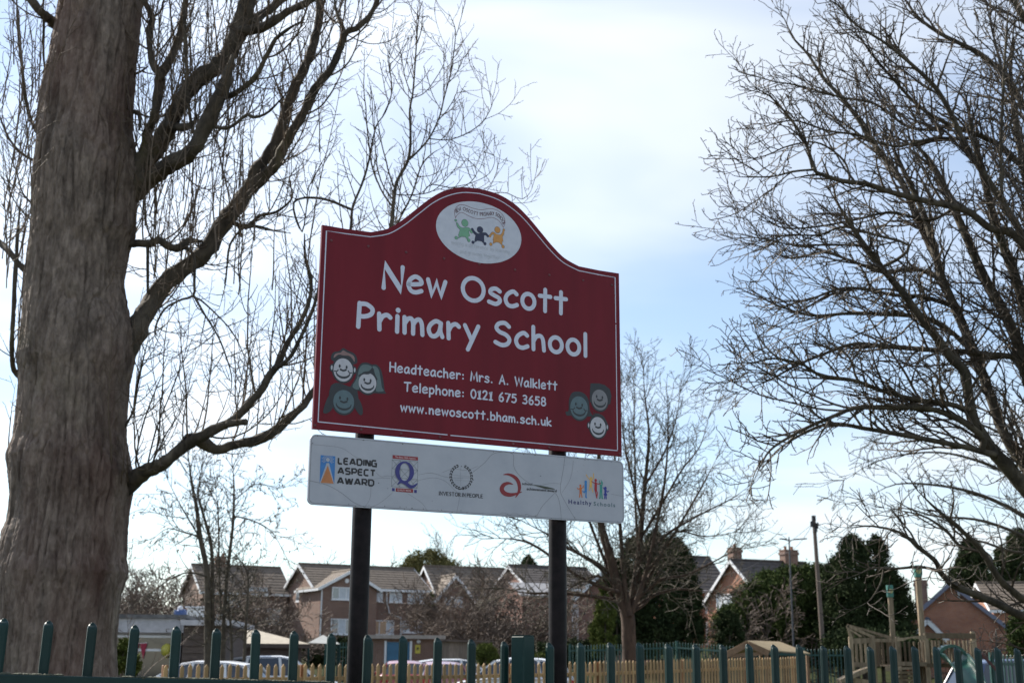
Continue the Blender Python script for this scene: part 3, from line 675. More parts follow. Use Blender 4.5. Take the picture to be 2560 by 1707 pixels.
SERIF = {'I': [[(0, 0), (0, 1)]], 'N': [[(0, 0), (0, 1), (.62, 0), (.62, 1)]], 'V': [[(0, 1), (.32, 0), (.64, 1)]], 'E': [[(.45, 1), (0, 1), (0, 0), (.5, 0)], [(0, .52), (.38, .52)]], 'S': [[(.44, .82), (.3, 1), (.05, .85), (.1, .6), (.42, .38), (.42, .1), (.2, 0), (0, .16)]], 'T': [[(0, 1), (.62, 1)], [(.31, 1), (.31, 0)]], 'O': [ell((.36, .5), .36, .5, 18, 0, 359)], 'R': [[(0, 0), (0, 1), (.4, .96), (.46, .7), (.36, .5), (0, .48)], [(.25, .48), (.56, 0)]], 'P': [[(0, 0), (0, 1), (.42, .95), (.46, .7), (.36, .5), (0, .46)]], 'L': [[(0, 1), (0, 0), (.46, 0)]]}
def d_iip(m):
    x = 0; adv = []
    for ch in "INVESTOR IN PEOPLE":
        if ch == ' ': x += .22; continue
        adv.append((ch, x)); x += max(p[0] for s in SERIF[ch] for p in s) + .26
    sc = (785 - 575 - 3) / (x - .26)
    for j, (ch, x) in enumerate(adv):
        for q, s in enumerate(SERIF[ch]):
            P = [(576.5 + (x + a) * sc, -238 + b * 15) for a, b in s]
            stroke(m, P, 3.0, 1 + .25 * q + .05 * (j % 2), caps=False)
            if ch not in 'OS':
                for p in (P[0], P[-1]): stroke(m, [(p[0] - 2.6, p[1]), (p[0] + 2.6, p[1])], 1.1, 1.6 + .1 * q, caps=False)
printed("lettering", M_INK, panel, d_iip, "small black serif words INVESTOR IN PEOPLE")
# fourth logo
RA = (0.20, 0.010, 0.016)
def d_a(m):
    c1 = catmull([(884, -129), (908, -126), (936, -134), (956, -152), (964, -180), (958, -205), (944, -226)], 6)
    stroke(m, c1, [2 + 16 * math.sin(math.pi * min(1, (.02 + .98 * k / (len(c1) - 1)) ** 1.1)) for k in range(len(c1))], 1)
    c2 = catmull([(930, -168), (908, -165), (886, -174), (876, -193), (888, -210), (915, -216), (945, -210), (975, -199)], 6)
    stroke(m, c2, [2 + 19 * math.sin(math.pi * (.02 + .97 * k / (len(c2) - 1))) for k in range(len(c2))], 1.5)
printed("logo_letter", RA, panel, d_a, "dark red brush letter a")
printed("lettering", M_INK, panel, lambda m: bfont(m, "school", 977, 1028, -167, 11, 1.2, .02), "small word school")
printed("lettering", M_INK, panel, lambda m: bfont(m, "achievement award", 1000, 1152, -189, 11, 2.4, .02), "small words achievement award")
# fifth logo: six small figures
def fig(col, body, head, hr, lay):
    def d(m):
        poly(m, ell(head, hr, hr * 1.12, 16), lay + .4)
        for i, (pts, w) in enumerate(body): stroke(m, pts, w, lay + .04 * i)
    printed("logo_figure", col, panel, d)
fig((0.50, 0.13, 0.02), [([(1277, -163), (1277, -184)], 12), ([(1274, -184), (1271, -204)], 5), ([(1280, -184), (1284, -204)], 5), ([(1277, -164), (1264, -168), (1259, -164)], 4), ([(1280, -164), (1291, -158), (1291, -150)], 4)], (1276, -152), 5.5, 1)
fig((0.02, 0.18, 0.46), [([(1304, -142), (1304, -175)], 12), ([(1306, -175), (1304, -203), (1308, -204)], 5.5), ([(1300, -172), (1296, -182), (1288, -176)], 5)], (1304, -133), 6.5, 1.6)
fig((0.60, 0.36, 0.08), [([(1332, -126), (1330, -150)], 13), ([(1330, -124), (1316, -112), (1307, -100)], 4.5), ([(1336, -124), (1346, -112), (1346, -92)], 4.5), ([(1326, -150), (1324, -170)], 5), ([(1334, -150), (1342, -176)], 5)], (1332, -114), 6, 1.0)
fig((0.32, 0.012, 0.02), [([(1357, -136), (1356, -166)], 13), ([(1356, -134), (1346, -134), (1335, -128)], 4), ([(1360, -136), (1372, -138), (1382, -134)], 4), ([(1354, -166), (1358, -186), (1362, -202)], 5.5), ([(1359, -164), (1366, -182), (1362, -196)], 4.5)], (1357, -122), 6.5, 2.2)
fig((0.03, 0.24, 0.20), [([(1385, -144), (1385, -170)], 13), ([(1381, -170), (1379, -202), (1376, -203)], 6), ([(1388, -170), (1390, -202), (1394, -203)], 6), ([(1380, -144), (1376, -134), (1378, -122)], 4), ([(1390, -144), (1394, -132), (1386, -120)], 4)], (1386, -132), 4.5, 1.4)
fig((0.02, 0.03, 0.24), [([(1408, -164), (1408, -180)], 11), ([(1402, -184), (1414, -184)], 8), ([(1405, -186), (1404, -203)], 5), ([(1411, -186), (1412, -203)], 5), ([(1404, -162), (1396, -152)], 3.5), ([(1413, -164), (1420, -172), (1426, -166)], 3.5)], (1408, -155), 7, 1.9)
printed("lettering", (0.02, 0.025, 0.12), panel, lambda m: bfont(m, "Healthy", 1213, 1334, -237, 19, 1.2, .022, spacing=1.3), "dark blue word Healthy")
printed("lettering", (0.03, 0.10, 0.12), panel, lambda m: bfont(m, "Schools", 1345, 1459, -238, 18, 1.2, .010, spacing=1.3), "teal word Schools")

# --- posts and the rails that carry both boards
for u in (252, 1191):
    mb = MB(); mb.tube([(u / 1000, .062, -.2), (u / 1000, .062, 1.2), (u / 1000, .062, SZ + .86), (u / 1000, .062, SZ + .875)], [.0405, .0405, .0405, .03], 28)
    p = mb.build("post", M_POST, sign, local=True, shade=True)
    m2 = MB()
    for v in (-.26, -.07, .12, .70):
        m2.tube([(u / 1000, .062, SZ + v - .02), (u / 1000, .062, SZ + v + .02)], .0440, 24)
    m2.build("clamp_band", mat("clamp_steel", (.03, .03, .032), .4, metal=.7), p, local=True)
for v in (-.26, -.07, .12, .70):
    mb = MB(); mb.box2((.02 if v > 0 else .03, .0125 if v < 0 else .0165, SZ + v - .02), (1.48, .0205, SZ + v + .02)); mb.build("back_rail", mat("rail_aluminium", (.2, .2, .21), .4, metal=.8), sign, local=True)
# ================================================================== GREEN STEEL FENCE BY THE SIGN
M_GREEN = mat("fence_green_paint", (0.005, 0.023, 0.022), 0.45, scale=14, col2=(0.009, 0.034, 0.031), bump=.04, contrast=.5, spec=.22, rnd=.22)
M_MOSS = mat("rail_moss", (0.07, 0.075, 0.05), .95, var=.5, scale=60)
fence = thing("steel_railing_fence", "dark green steel fence of round-topped upright pales in front of the school sign", "fence", (0.05, 5.33, 0))
def pale_mesh():
    prof = [(-.0145, .004), (-.0145, -.007), (-.007, -.0145), (.007, -.0145), (.0145, -.007), (.0145, .004), (.009, .012), (-.009, .012)]
    mb = MB(); vs = []; n = len(prof)
    levels = [(-1.62, 1, 0), (-.024, 1, 0), (-.014, .97, .0), (-.006, .80, .001), (-.001, .50, .003), (.0, .22, .004)]
    for z, s, dy in levels:
        s *= 1.16
        for x, y in prof: vs.append((x * s, y * s + dy, z + (0.006 * (y / .0145) * (1 if z > -.03 else 0))))
    fs = [(i * n + k, i * n + (k + 1) % n, (i + 1) * n + (k + 1) % n, (i + 1) * n + k) for i in range(len(levels) - 1) for k in range(n)]
    fs.append(tuple((len(levels) - 1) * n + k for k in range(n)))
    mb.add(vs, fs); return mb
pale0 = pale_mesh().build("pale", M_GREEN, fence, local=True)
pale_me = pale0.data; first = True
r = random.Random(3)
runs = [((-1.7778, 4.5323), math.radians(25.90), 1.6238, -.02757, -3, 14), ((0.1603, 5.2605), math.radians(30.34), 1.5660, .0014, 0, 24)]
for (x0, y0), a, h, sl, i0, i1 in runs:
    for i in range(i0, i1):
        o = pale0 if first else bpy.data.objects.new("pale", pale_me)
        if not first: COL.objects.link(o); o.parent = fence
        first = False
        L = LOC[fence]
        o.location = (x0 + math.cos(a) * .15 * i - L.x, y0 + math.sin(a) * .15 * i - L.y, h + sl * i * .15 + r.uniform(-.003, .003))
        o.rotation_euler = (r.uniform(-.006, .006), r.uniform(-.008, .008) + (.025 if x0 < -1 and i < 4 else 0), a + r.uniform(-.03, .03))
    nx, ny = math.sin(a), -math.cos(a)
    A = Vector((x0 + math.cos(a) * .15 * i0 - .05 * math.cos(a), y0 + math.sin(a) * .15 * i0 - .05 * math.sin(a), h + sl * i0 * .15))
    B = Vector((x0 + math.cos(a) * .15 * (i1 - 1) + .07 * math.cos(a), y0 + math.sin(a) * .15 * (i1 - 1) + .07 * math.sin(a), h + sl * (i1 - 1) * .15))
    for dz, nm in ((-.203, "rail"), (-1.35, "rail")):
        mb = MB(); off = Vector((nx * .0415, ny * .0415, dz))
        mb.bar(A + off, B + off, .045, .042)
        rail = mb.build(nm, M_GREEN, fence, bevel=.004)
        if dz > -1:
            mo = MB(); rr = random.Random(9)
            T = (B - A)
            for k in range(900):
                t = rr.random()
                if noise.noise(Vector((t * T.length * 3.1, 2.2, x0))) < .05: continue
                c = A + T * t + Vector((nx * (.037 + rr.uniform(-.02, .02)), ny * (.037 + rr.uniform(-.02, .02)), dz + .021))
                mo.ball(c, rr.uniform(.003, .009), 5, 3, (1.3, 1.3, .8))
            mm = mo.build("moss", M_MOSS, rail); mm["kind"] = "stuff"
mb = MB(); Mz = Matrix.Rotation(math.radians(45 + 4), 3, 'Z')
mb.box((.052, 5.318, .80), (.070, .070, 1.586), Mz)
po = mb.build("fence_post", M_GREEN, fence, bevel=.004)
mb = MB(); mb.box((.052, 5.318, 1.5955), (.064, .064, .004), Mz); mb.build("post_cap", M_GREEN, po)
# ================================================================== TREES NEAR THE SIGN
UPV = Vector((0, 0, 1))
def rv(r): return Vector((r.gauss(0, 1), r.gauss(0, 1), r.gauss(0, 1)))
def seg(out, p, q, a, b): out.append((p.x, p.y, p.z, q.x, q.y, q.z, a, b))
def grow(out, r, p, d, L, r0, r1, step, wob, trop, P, lvl):
    """one shoot with its side shoots; P = list of per-level settings"""
    n = max(2, int(L / step)); d = d.normalized(); s = L / n
    kid = P[lvl] if lvl < len(P) else None
    acc = r.random() * .6
    bend = rv(r) * wob * .25
    for i in range(n):
        d = (d + rv(r) * wob + bend + UPV * trop).normalized()
        q = p + d * s; ta, tb = i / n, (i + 1) / n
        seg(out, p, q, r0 + (r1 - r0) * ta, r0 + (r1 - r0) * tb)
        if kid:
            acc += s * kid['per_m']
            while acc >= 1:
                acc -= 1
                if tb < kid.get('from', .1): continue
                ax = rv(r); ax = (ax - d * ax.dot(d)).normalized(); ang = math.radians(r.uniform(*kid['ang']))
                cd = d * math.cos(ang) + ax * math.sin(ang) + UPV * kid.get('lift', 0)
                cl = r.uniform(*kid['len']) * (1 - .55 * tb)
                cr = min(kid['r'][0], (r0 + (r1 - r0) * tb) * .75)
                grow(out, r, q, cd, cl, cr, kid['r'][1], kid['step'], kid['wob'], kid['trop'], P, lvl + 1)
        p = q
    return p
def resample(pts, step):
    """smooth path of (Vector, radius) with points every step metres"""
    P = [(p.x, p.y, p.z, w) for p, w in pts]
    C = catmull(P, 8); out = [C[0]]; acc = 0
    for a, b in zip(C, C[1:]):
        acc += math.dist(a[:3], b[:3])
        if acc >= step: out.append(b); acc = 0
    if math.dist(out[-1][:3], C[-1][:3]) > step * .3: out.append(C[-1])
    return [(Vector(c[:3]), c[3]) for c in out]
def limb_mesh(name, path, material, parent, n=12, rough=.12, seed=0, label=None):
    mb = MB(); m = len(path); vs = []
    path = [(p, w * (1 if m - i > 5 or m < 12 else .35 + .13 * (m - 1 - i))) for i, (p, w) in enumerate(path)]
    ref = Vector((.3, .9, .1))
    for i, (p, w) in enumerate(path):
        d = (path[min(i + 1, m - 1)][0] - path[max(i - 1, 0)][0]).normalized()
        a = d.cross(ref).normalized(); b = d.cross(a)
        for k in range(n):
            t = 2 * math.pi * k / n; o = a * math.cos(t) + b * math.sin(t)
            rr = w * (1 + rough * noise.noise((p + o * w) * (1.1 / max(w, .03)) + Vector((seed, 0, 0))) + rough * .8 * noise.noise((p + o * w) * 14))
            vs.append(p + o * rr)
    fs = [(i * n + k, i * n + (k + 1) % n, (i + 1) * n + (k + 1) % n, (i + 1) * n + k) for i in range(m - 1) for k in range(n)]
    fs.append(tuple((m - 1) * n + k for k in range(n)))
    mb.add(vs, fs)
    o = mb.build(name, material, parent, shade=True)
    if label: o["label"] = label
    return o
def join(path_px, built, reach=1.6):
    """let a limb that starts in the open grow out of the nearest thicker limb"""
    p0, w0 = path_px[0]; best = None
    for pth in built:
        for p, w in pth:
            if w < w0 * .9: continue
            d = (p - p0).length
            if best is None or d < best[0]: best = (d, p, w)
    if best is None or best[0] < max(.02, best[2] * .6) or best[0] > reach: return path_px
    mid = (best[1] + p0) / 2 - (path_px[1][0] - p0).normalized() * best[0] * .15
    return [(best[1], w0 * 1.15), (mid, w0 * 1.08)] + path_px
def carry_on(tr, r):
    """a limb that leaves the picture goes on above it and tapers out"""
    p, w = tr[-1]
    if w < .022: return tr
    d = (tr[-1][0] - tr[-2][0]).normalized(); L = 14 * w + 1.0; out = list(tr)
    for k in range(4):
        d = (d + rv(r) * .12 + UPV * .10).normalized(); p = p + d * L / 4; out.append((p, max(.006, w * (1 - (k + 1) / 4.3))))
    return out
def trace(pts, Y, dy=0.0, bow=0.0, thick=1.0):
    """photograph points (x,y,width px) -> path in space running from depth Y to Y+dy"""
    out = []; m = len(pts)
    for i, (x, y, w) in enumerate(pts):
        yy = Y + dy * i / (m - 1) + bow * math.sin(math.pi * i / (m - 1))
        out.append((W(x, y, yy), w * thick / ppm(yy) / 2))
    return out

# ---------------------------------------------------- big poplar on the left
TY = 12.0
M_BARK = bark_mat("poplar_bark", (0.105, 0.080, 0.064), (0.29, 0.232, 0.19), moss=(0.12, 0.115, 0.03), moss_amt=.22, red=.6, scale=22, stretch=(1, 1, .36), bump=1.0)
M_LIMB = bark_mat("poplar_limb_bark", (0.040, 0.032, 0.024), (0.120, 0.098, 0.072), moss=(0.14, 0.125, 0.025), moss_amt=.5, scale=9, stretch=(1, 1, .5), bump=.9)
M_TWIG = mat("poplar_twig", (0.085, 0.060, 0.042), .75, scale=3, col2=(0.13, 0.095, 0.065))
LE = [(0, 157), (100, 139), (245, 108), (408, 92), (600, 84), (700, 69), (840, 61), (910, 52), (940, 56), (1000, 53), (1100, 41), (1145, 27), (1165, 30), (1240, 33), (1300, 26), (1350, 10), (1420, -6), (1500, -14), (1600, -20), (1700, -30), (1850, -60)]
RE = [(0, 352), (82, 343), (163, 333), (245, 328), (327, 326), (380, 336), (430, 342), (500, 337), (540, 333), (580, 330), (620, 314), (700, 305), (760, 311), (830, 330), (900, 330), (960, 315), (1000, 311), (1080, 309), (1130, 316), (1180, 326), (1230, 324), (1260, 317), (1320, 310), (1390, 306), (1430, 313), (1480, 297), (1540, 289), (1600, 283), (1690, 285), (1850, 310)]
def lerp_tab(T, y):
    if y <= T[0][0]: return T[0][1] + (T[1][1] - T[0][1]) / (T[1][0] - T[0][0]) * (y - T[0][0]) * .5
    for (a, b), (c, d) in zip(T, T[1:]):
        if y <= c: return b + (d - b) * (y - a) / (c - a)
    return T[-1][1]
pbase = W((lerp_tab(LE, 1850) + lerp_tab(RE, 1850)) / 2, 1850, TY); pbase.z = gh(pbase.x, pbase.y) - .05
poplar = thing("poplar_tree", "massive bare poplar with thick furrowed trunk and rising limbs at the left edge", "tree", pbase)
def poplar_trunk():
    rows, cols = 760, 290; V = np.zeros((rows, cols, 3), np.float32)
    for i in range(rows):
        y = -1000 + (1935 + 1000) * i / (rows - 1)
        xl, xr = lerp_tab(LE, y), lerp_tab(RE, y)
        a, b = W(xl, y, TY), W(xr, y, TY); c = (a + b) / 2; R = (b - a).length / 2
        if y < 0: R *= 1 + y * .0003
        zz = c.z
        for k in range(cols):
            t = 2 * math.pi * k / cols; ct, st = math.cos(t), math.sin(t)
            q = Vector((ct * 1.6, st * 1.6, zz * .22))
            pm = Vector((c.x + ct * R, st * R, zz)); wv = noise.noise(Vector((pm.x * 3, pm.y * 3, zz * .8))) * .045; wz = noise.noise(pm * 1.7 + Vector((9, 0, 0))) * .12
            n1 = abs(noise.noise(Vector(((pm.x + wv) * 10.5, (pm.y + wv) * 10.5, (zz + wz) * .85))))
            n2 = abs(noise.noise(Vector(((pm.x + wv) * 22, (pm.y - wv) * 22, (zz + wz) * 2.0))))
            crack = max(0.0, 1 - n1 / .16) * .026 + max(0.0, 1 - n2 / .2) * .010
            fine = noise.noise(Vector((pm.x * 8, pm.y * 8, zz * 2.4)))
            vfine = noise.noise(pm * 30)
            big = noise.noise(Vector((ct * 1.7, st * 1.7, zz * .35 + 5)))
            flute = .04 * math.cos(5 * t + zz * .25) * smooth(1400, 1750, y)
            d = R * (1 + .05 * big * (1 - abs(ct)) + flute * (1 - .7 * abs(ct))) - crack * 1.15 + .016 * fine + .006 * vfine + .012
            V[i, k] = (c.x + ct * d, c.y + st * d * .95, zz)
    idx = np.arange(rows * cols).reshape(rows, cols); nx = np.roll(idx, -1, 1)
    Fq = np.stack([idx[:-1], nx[:-1], nx[1:], idx[1:]], -1).reshape(-1, 4)
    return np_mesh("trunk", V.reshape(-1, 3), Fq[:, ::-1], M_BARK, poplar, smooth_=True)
poplar_trunk()
A = 1 / 2.45
def za(P): return [(x * A, y * A, w * A) for x, y, w in P]
def zb(P): return [(x * A, 600 + y * A, w * A) for x, y, w in P]
def zc_(P): return [(600 + x * A, y * A, w * A) for x, y, w in P]
PL = []   # (path px, depth, dy, bow)
PL.append((za([(760, 1080, 190), (860, 1010, 165), (960, 900, 125), (1040, 770, 110), (1130, 590, 108), (1240, 470, 112), (1360, 390, 118), (1430, 270, 116), (1480, 130, 112), (1530, -20, 105), (1580, -200, 90)]), TY - .1, -.4, 0))
PL.append((za([(780, 1180, 170), (900, 1100, 140), (1020, 1020, 115), (1160, 940, 108), (1240, 810, 104), (1300, 680, 100), (1360, 560, 92), (1400, 440, 90), (1430, 330, 85)]), TY - .2, -.6, -.1))
PL.append((za([(1470, 190, 70), (1560, 180, 72), (1650, 150, 62), (1760, 75, 54), (1900, 5, 46), (1990, -60, 40)]), TY - .45, -.3, 0))
PL.append((za([(1540, 130, 60), (1600, 95, 60), (1680, 35, 54), (1750, -40, 46)]), TY - .4, .4, 0))
PL.append((za([(800, 1100, 110), (870, 960, 85), (905, 820, 66), (950, 690, 62), (975, 540, 70), (985, 460, 66), (1040, 370, 56), (1090, 250, 52), (1125, 110, 46), (1140, -30, 42)]), TY - .3, .3, 0))
PL.append((za([(980, 470, 50), (940, 400, 48), (918, 300, 44), (915, 190, 50), (935, 110, 44), (895, 30, 40), (865, -60, 36)]), TY - .25, .1, 0))
PL.append((za([(935, 110, 18), (985, 70, 16), (1000, 10, 14), (1030, -40, 12)]), TY - .2, -.2, 0))
PL.append((za([(1180, 800, 26), (1155, 640, 26), (1145, 450, 27), (1132, 200, 26), (1128, -30, 22)]), TY - .5, -.2, 0))
PL.append((za([(1040, 770, 60), (1130, 780, 55), (1190, 755, 30), (1200, 700, 20)]), TY - .3, -.2, 0))
PL.append((za([(810, 465, 18), (860, 440, 20), (910, 405, 18)]), TY - .3, .1, 0))
PL.append((za([(1380, 590, 46), (1430, 575, 40), (1500, 530, 36), (1580, 450, 34), (1640, 330, 32), (1690, 240, 28), (1780, 170, 24), (1870, 120, 16)]), TY - .5, -.6, 0))
PL.append((za([(1290, 740, 30), (1340, 785, 26), (1420, 775, 24), (1510, 705, 26), (1560, 720, 22), (1640, 690, 20), (1720, 610, 17), (1800, 520, 12)]), TY - .6, -.5, 0))
PL.append((zb([(690, 720, 230), (790, 610, 175), (860, 500, 140), (930, 385, 120), (1010, 265, 112), (1130, 170, 112), (1250, 80, 116), (1340, -60, 112), (1440, -190, 110), (1510, -300, 108), (1560, -400, 104)]), TY + .1, .5, 0))
PL.append((zc_([(60, 1140, 90), (110, 1030, 84), (180, 940, 76), (250, 780, 74), (320, 570, 70), (420, 360, 62), (478, 160, 56), (490, 0, 50), (500, -90, 44)]), TY + .6, .3, 0))
PL.append((zc_([(70, 1160, 84), (150, 1080, 76), (220, 1000, 68), (290, 860, 66), (390, 690, 60), (460, 545, 56), (560, 420, 52), (615, 290, 48), (645, 205, 46), (720, 170, 40), (800, 90, 36), (850, -20, 32)]), TY + .6, -.4, 0))
PL.append((zc_([(650, 210, 30), (615, 140, 28), (590, 70, 25), (575, -20, 22)]), TY + .3, .2, 0))
PL.append((za([(780, 1465, 60), (850, 1490, 52), (920, 1495, 50), (975, 1470, 50), (1020, 1505, 52), (1090, 1520, 52), (1150, 1475, 46), (1240, 1480, 42)]), TY, .4, -.3))
PL.append((zb([(700, 1560, 180), (800, 1480, 125), (900, 1415, 96), (1000, 1365, 84), (1100, 1285, 80), (1180, 1225, 84), (1250, 1195, 74), (1330, 1150, 62), (1420, 1110, 56), (1500, 1030, 54), (1590, 930, 50), (1660, 820, 48), (1710, 750, 40), (1765, 620, 34), (1825, 530, 30), (1890, 390, 27), (1905, 250, 24), (1870, 110, 21), (1865, -40, 17)]), TY - .3, -.5, 0))
PL.append((zb([(1400, 1125, 52), (1450, 1120, 46), (1505, 1115, 44)]), TY - .55, -.1, 0))
PL.append((zb([(1690, 785, 34), (1770, 725, 30), (1840, 600, 28), (1910, 440, 25), (1950, 300, 22), (1960, 150, 18)]), TY - .7, -.3, 0))
PL.append((zb([(1210, 1220, 84), (1280, 1265, 72), (1340, 1285, 66), (1450, 1250, 60), (1560, 1228, 60), (1670, 1180, 64), (1750, 1110, 52), (1850, 1020, 46), (1930, 910, 44), (2060, 700, 42), (2180, 480, 40), (2260, 250, 38), (2300, 60, 36)]), TY - .3, .4, 0))
# its tops, showing above the board
PL.append((zc_([(880, 1640, 34), (925, 1400, 32), (945, 1200, 28), (962, 1110, 25), (1030, 980, 22), (1045, 830, 18), (1040, 680, 16), (1060, 560, 14), (1075, 350, 12), (1090, 150, 10), (1112, 10, 8)]), TY + .1, .4, 0))
PL.append((zc_([(1030, 985, 16), (1150, 860, 14), (1220, 720, 12), (1250, 600, 11), (1290, 450, 9), (1312, 300, 8), (1318, 180, 7), (1275, 70, 5)]), TY + .3, .4, 0))
PL.append((zc_([(1160, 850, 9), (1280, 857, 8), (1400, 812, 8), (1490, 742, 7), (1545, 640, 6), (1540, 580, 5), (1488, 533, 4)]), TY + .4, .3, 0))
PL.append((zc_([(640, 1700, 24), (680, 1390, 22), (690, 1270, 20), (750, 1120, 17), (790, 980, 15), (815, 850, 13), (840, 760, 10), (890, 690, 9), (930, 560, 8), (915, 400, 7), (910, 270, 5)]), TY + .1, .2, 0))
PL.append((zc_([(940, 1500, 20), (965, 1370, 16), (1050, 1200, 13), (1110, 1020, 11), (1180, 940, 9), (1255, 900, 6)]), TY + .2, .5, 0))
PL.append((zc_([(945, 1190, 9), (1040, 1195, 8), (1170, 1175, 7), (1260, 1100, 6), (1330, 1010, 5), (1360, 900, 4)]), TY + .3, .3, 0))
PL.append((zc_([(1180, 1130, 8), (1290, 1150, 7), (1380, 1140, 7), (1450, 1060, 6), (1400, 980, 5), (1340, 960, 5)]), TY + .3, .3, 0))
PL.append((zc_([(1290, 1150, 6), (1420, 1120, 6), (1530, 1060, 5), (1560, 960, 5), (1490, 930, 4), (1410, 905, 4)]), TY + .3, .3, 0))
PL.append((zc_([(1480, 1190, 6), (1620, 1180, 6), (1730, 1220, 5), (1790, 1150, 4), (1765, 1090, 4)]), TY + .3, .3, 0))
PL.append((zc_([(1060, 600, 8), (1130, 570, 7), (1200, 480, 6), (1255, 370, 5), (1250, 250, 4)]), TY + .4, .2, 0))
PL.append((zc_([(1045, 570, 8), (1010, 470, 7), (985, 330, 6), (955, 210, 5)]), TY + .4, -.2, 0))
PL.append((zc_([(330, 1240, 16), (380, 1420, 12), (410, 1250, 9), (420, 1150, 8), (500, 1000, 6), (560, 880, 5)]), TY + .2, -.2, 0))
PL.append((zc_([(60, 1380, 30), (120, 1320, 24), (220, 1300, 20), (320, 1210, 16), (300, 1100, 10), (340, 1040, 8), (420, 980, 7)]), TY + .3, -.3, 0))
PL.append((zc_([(20, 1400, 26), (90, 1385, 22), (160, 1400, 16), (240, 1420, 12), (320, 1430, 9)]), TY + .2, .3, 0))
# lower inner twig system
PL.append((zb([(1190, 100, 22), (1190, 250, 20), (1185, 340, 18), (1110, 365, 17), (1060, 390, 16), (1010, 420, 15), (960, 510, 13), (950, 590, 11), (1010, 670, 8)]), TY + .1, -.3, 0))
PL.append((zb([(1190, 345, 18), (1250, 450, 15), (1330, 580, 13), (1380, 700, 11), (1420, 850, 9), (1400, 1000, 6)]), TY, -.4, 0))
PL.append((zb([(1220, 360, 13), (1310, 440, 11), (1420, 560, 9), (1500, 720, 7), (1540, 850, 6)]), TY, .4, 0))
PL.append((zb([(905, 50, 24), (905, 200, 22), (905, 330, 18)]), TY, .1, 0))
PL.append((zb([(1405, 40, 16), (1390, 170, 14), (1375, 300, 10), (1340, 430, 7)]), TY + .3, .1, 0))
PL.append((zb([(760, 1230, 20), (810, 1060, 17), (840, 900, 16), (870, 760, 13), (920, 560, 9)]), TY - .3, -.2, 0))
PL.append((zb([(830, 1380, 13), (870, 1150, 11), (960, 900, 9), (1050, 700, 7)]), TY - .35, -.2, 0))
PL.append((zb([(900, 1400, 12), (960, 1150, 10), (1060, 900, 9), (1150, 640, 7)]), TY - .4, .2, 0))
PL.append((zb([(930, 1370, 10), (1010, 1200, 9), (1100, 1060, 7), (1180, 900, 5)]), TY - .4, -.2, 0))
# left side
PL.append((za([(470, 190, 110), (370, 160, 92), (310, 125, 76), (250, 75, 64), (190, 0, 56), (120, -80, 46)]), TY - .1, -.3, 0))
PL.append((za([(240, 830, 60), (215, 790, 28), (160, 620, 26), (135, 420, 24), (115, 200, 22), (100, -20, 20)]), TY - .2, -.1, 0))
PL.append((za([(275, 640, 14), (272, 400, 16), (268, 150, 18), (262, -20, 16)]), TY - .4, -.1, 0))
PL.append((za([(235, 1000, 24), (180, 970, 20), (110, 920, 18), (50, 840, 17), (0, 720, 14), (-60, 560, 12)]), TY - .1, .1, 0))
PL.append((zb([(200, 225, 46), (130, 160, 38), (60, 80, 36), (0, 20, 34), (-90, -70, 28)]), TY, .4, 0))
PL.append((zb([(150, 840, 90), (105, 815, 50), (80, 770, 32), (72, 650, 28), (85, 400, 27), (95, 180, 26), (110, -60, 20), (130, -280, 16)]), TY - .1, -.3, 0))
PL.append((za([(225, 1290, 14), (150, 1200, 12), (100, 1050, 10), (30, 880, 8)]), TY, .2, 0))
PL.append((za([(225, 1400, 11), (140, 1300, 10), (60, 1180, 8), (0, 1050, 7)]), TY - .2, .2, 0))
PL.append((zb([(95, 1330, 50), (60, 1340, 20), (52, 1250, 8), (70, 1050, 6), (95, 880, 5)]), TY - .1, -.1, 0))
PL.append((za([(800, 660, 30), (840, 690, 34), (858, 740, 26), (855, 800, 20)]), TY - .3, -.1, 0))
rp = random.Random(21)
tw = []; built_p = []
P_POP = [None,
  dict(per_m=8.0, ang=(28, 65), len=(.10, .42), r=(.0056, .0030), step=.055, wob=.14, trop=.10, **{'from': .08}),
  dict(per_m=12.0, ang=(35, 75), len=(.03, .11), r=(.0040, .0026), step=.04, wob=.2, trop=.06)]
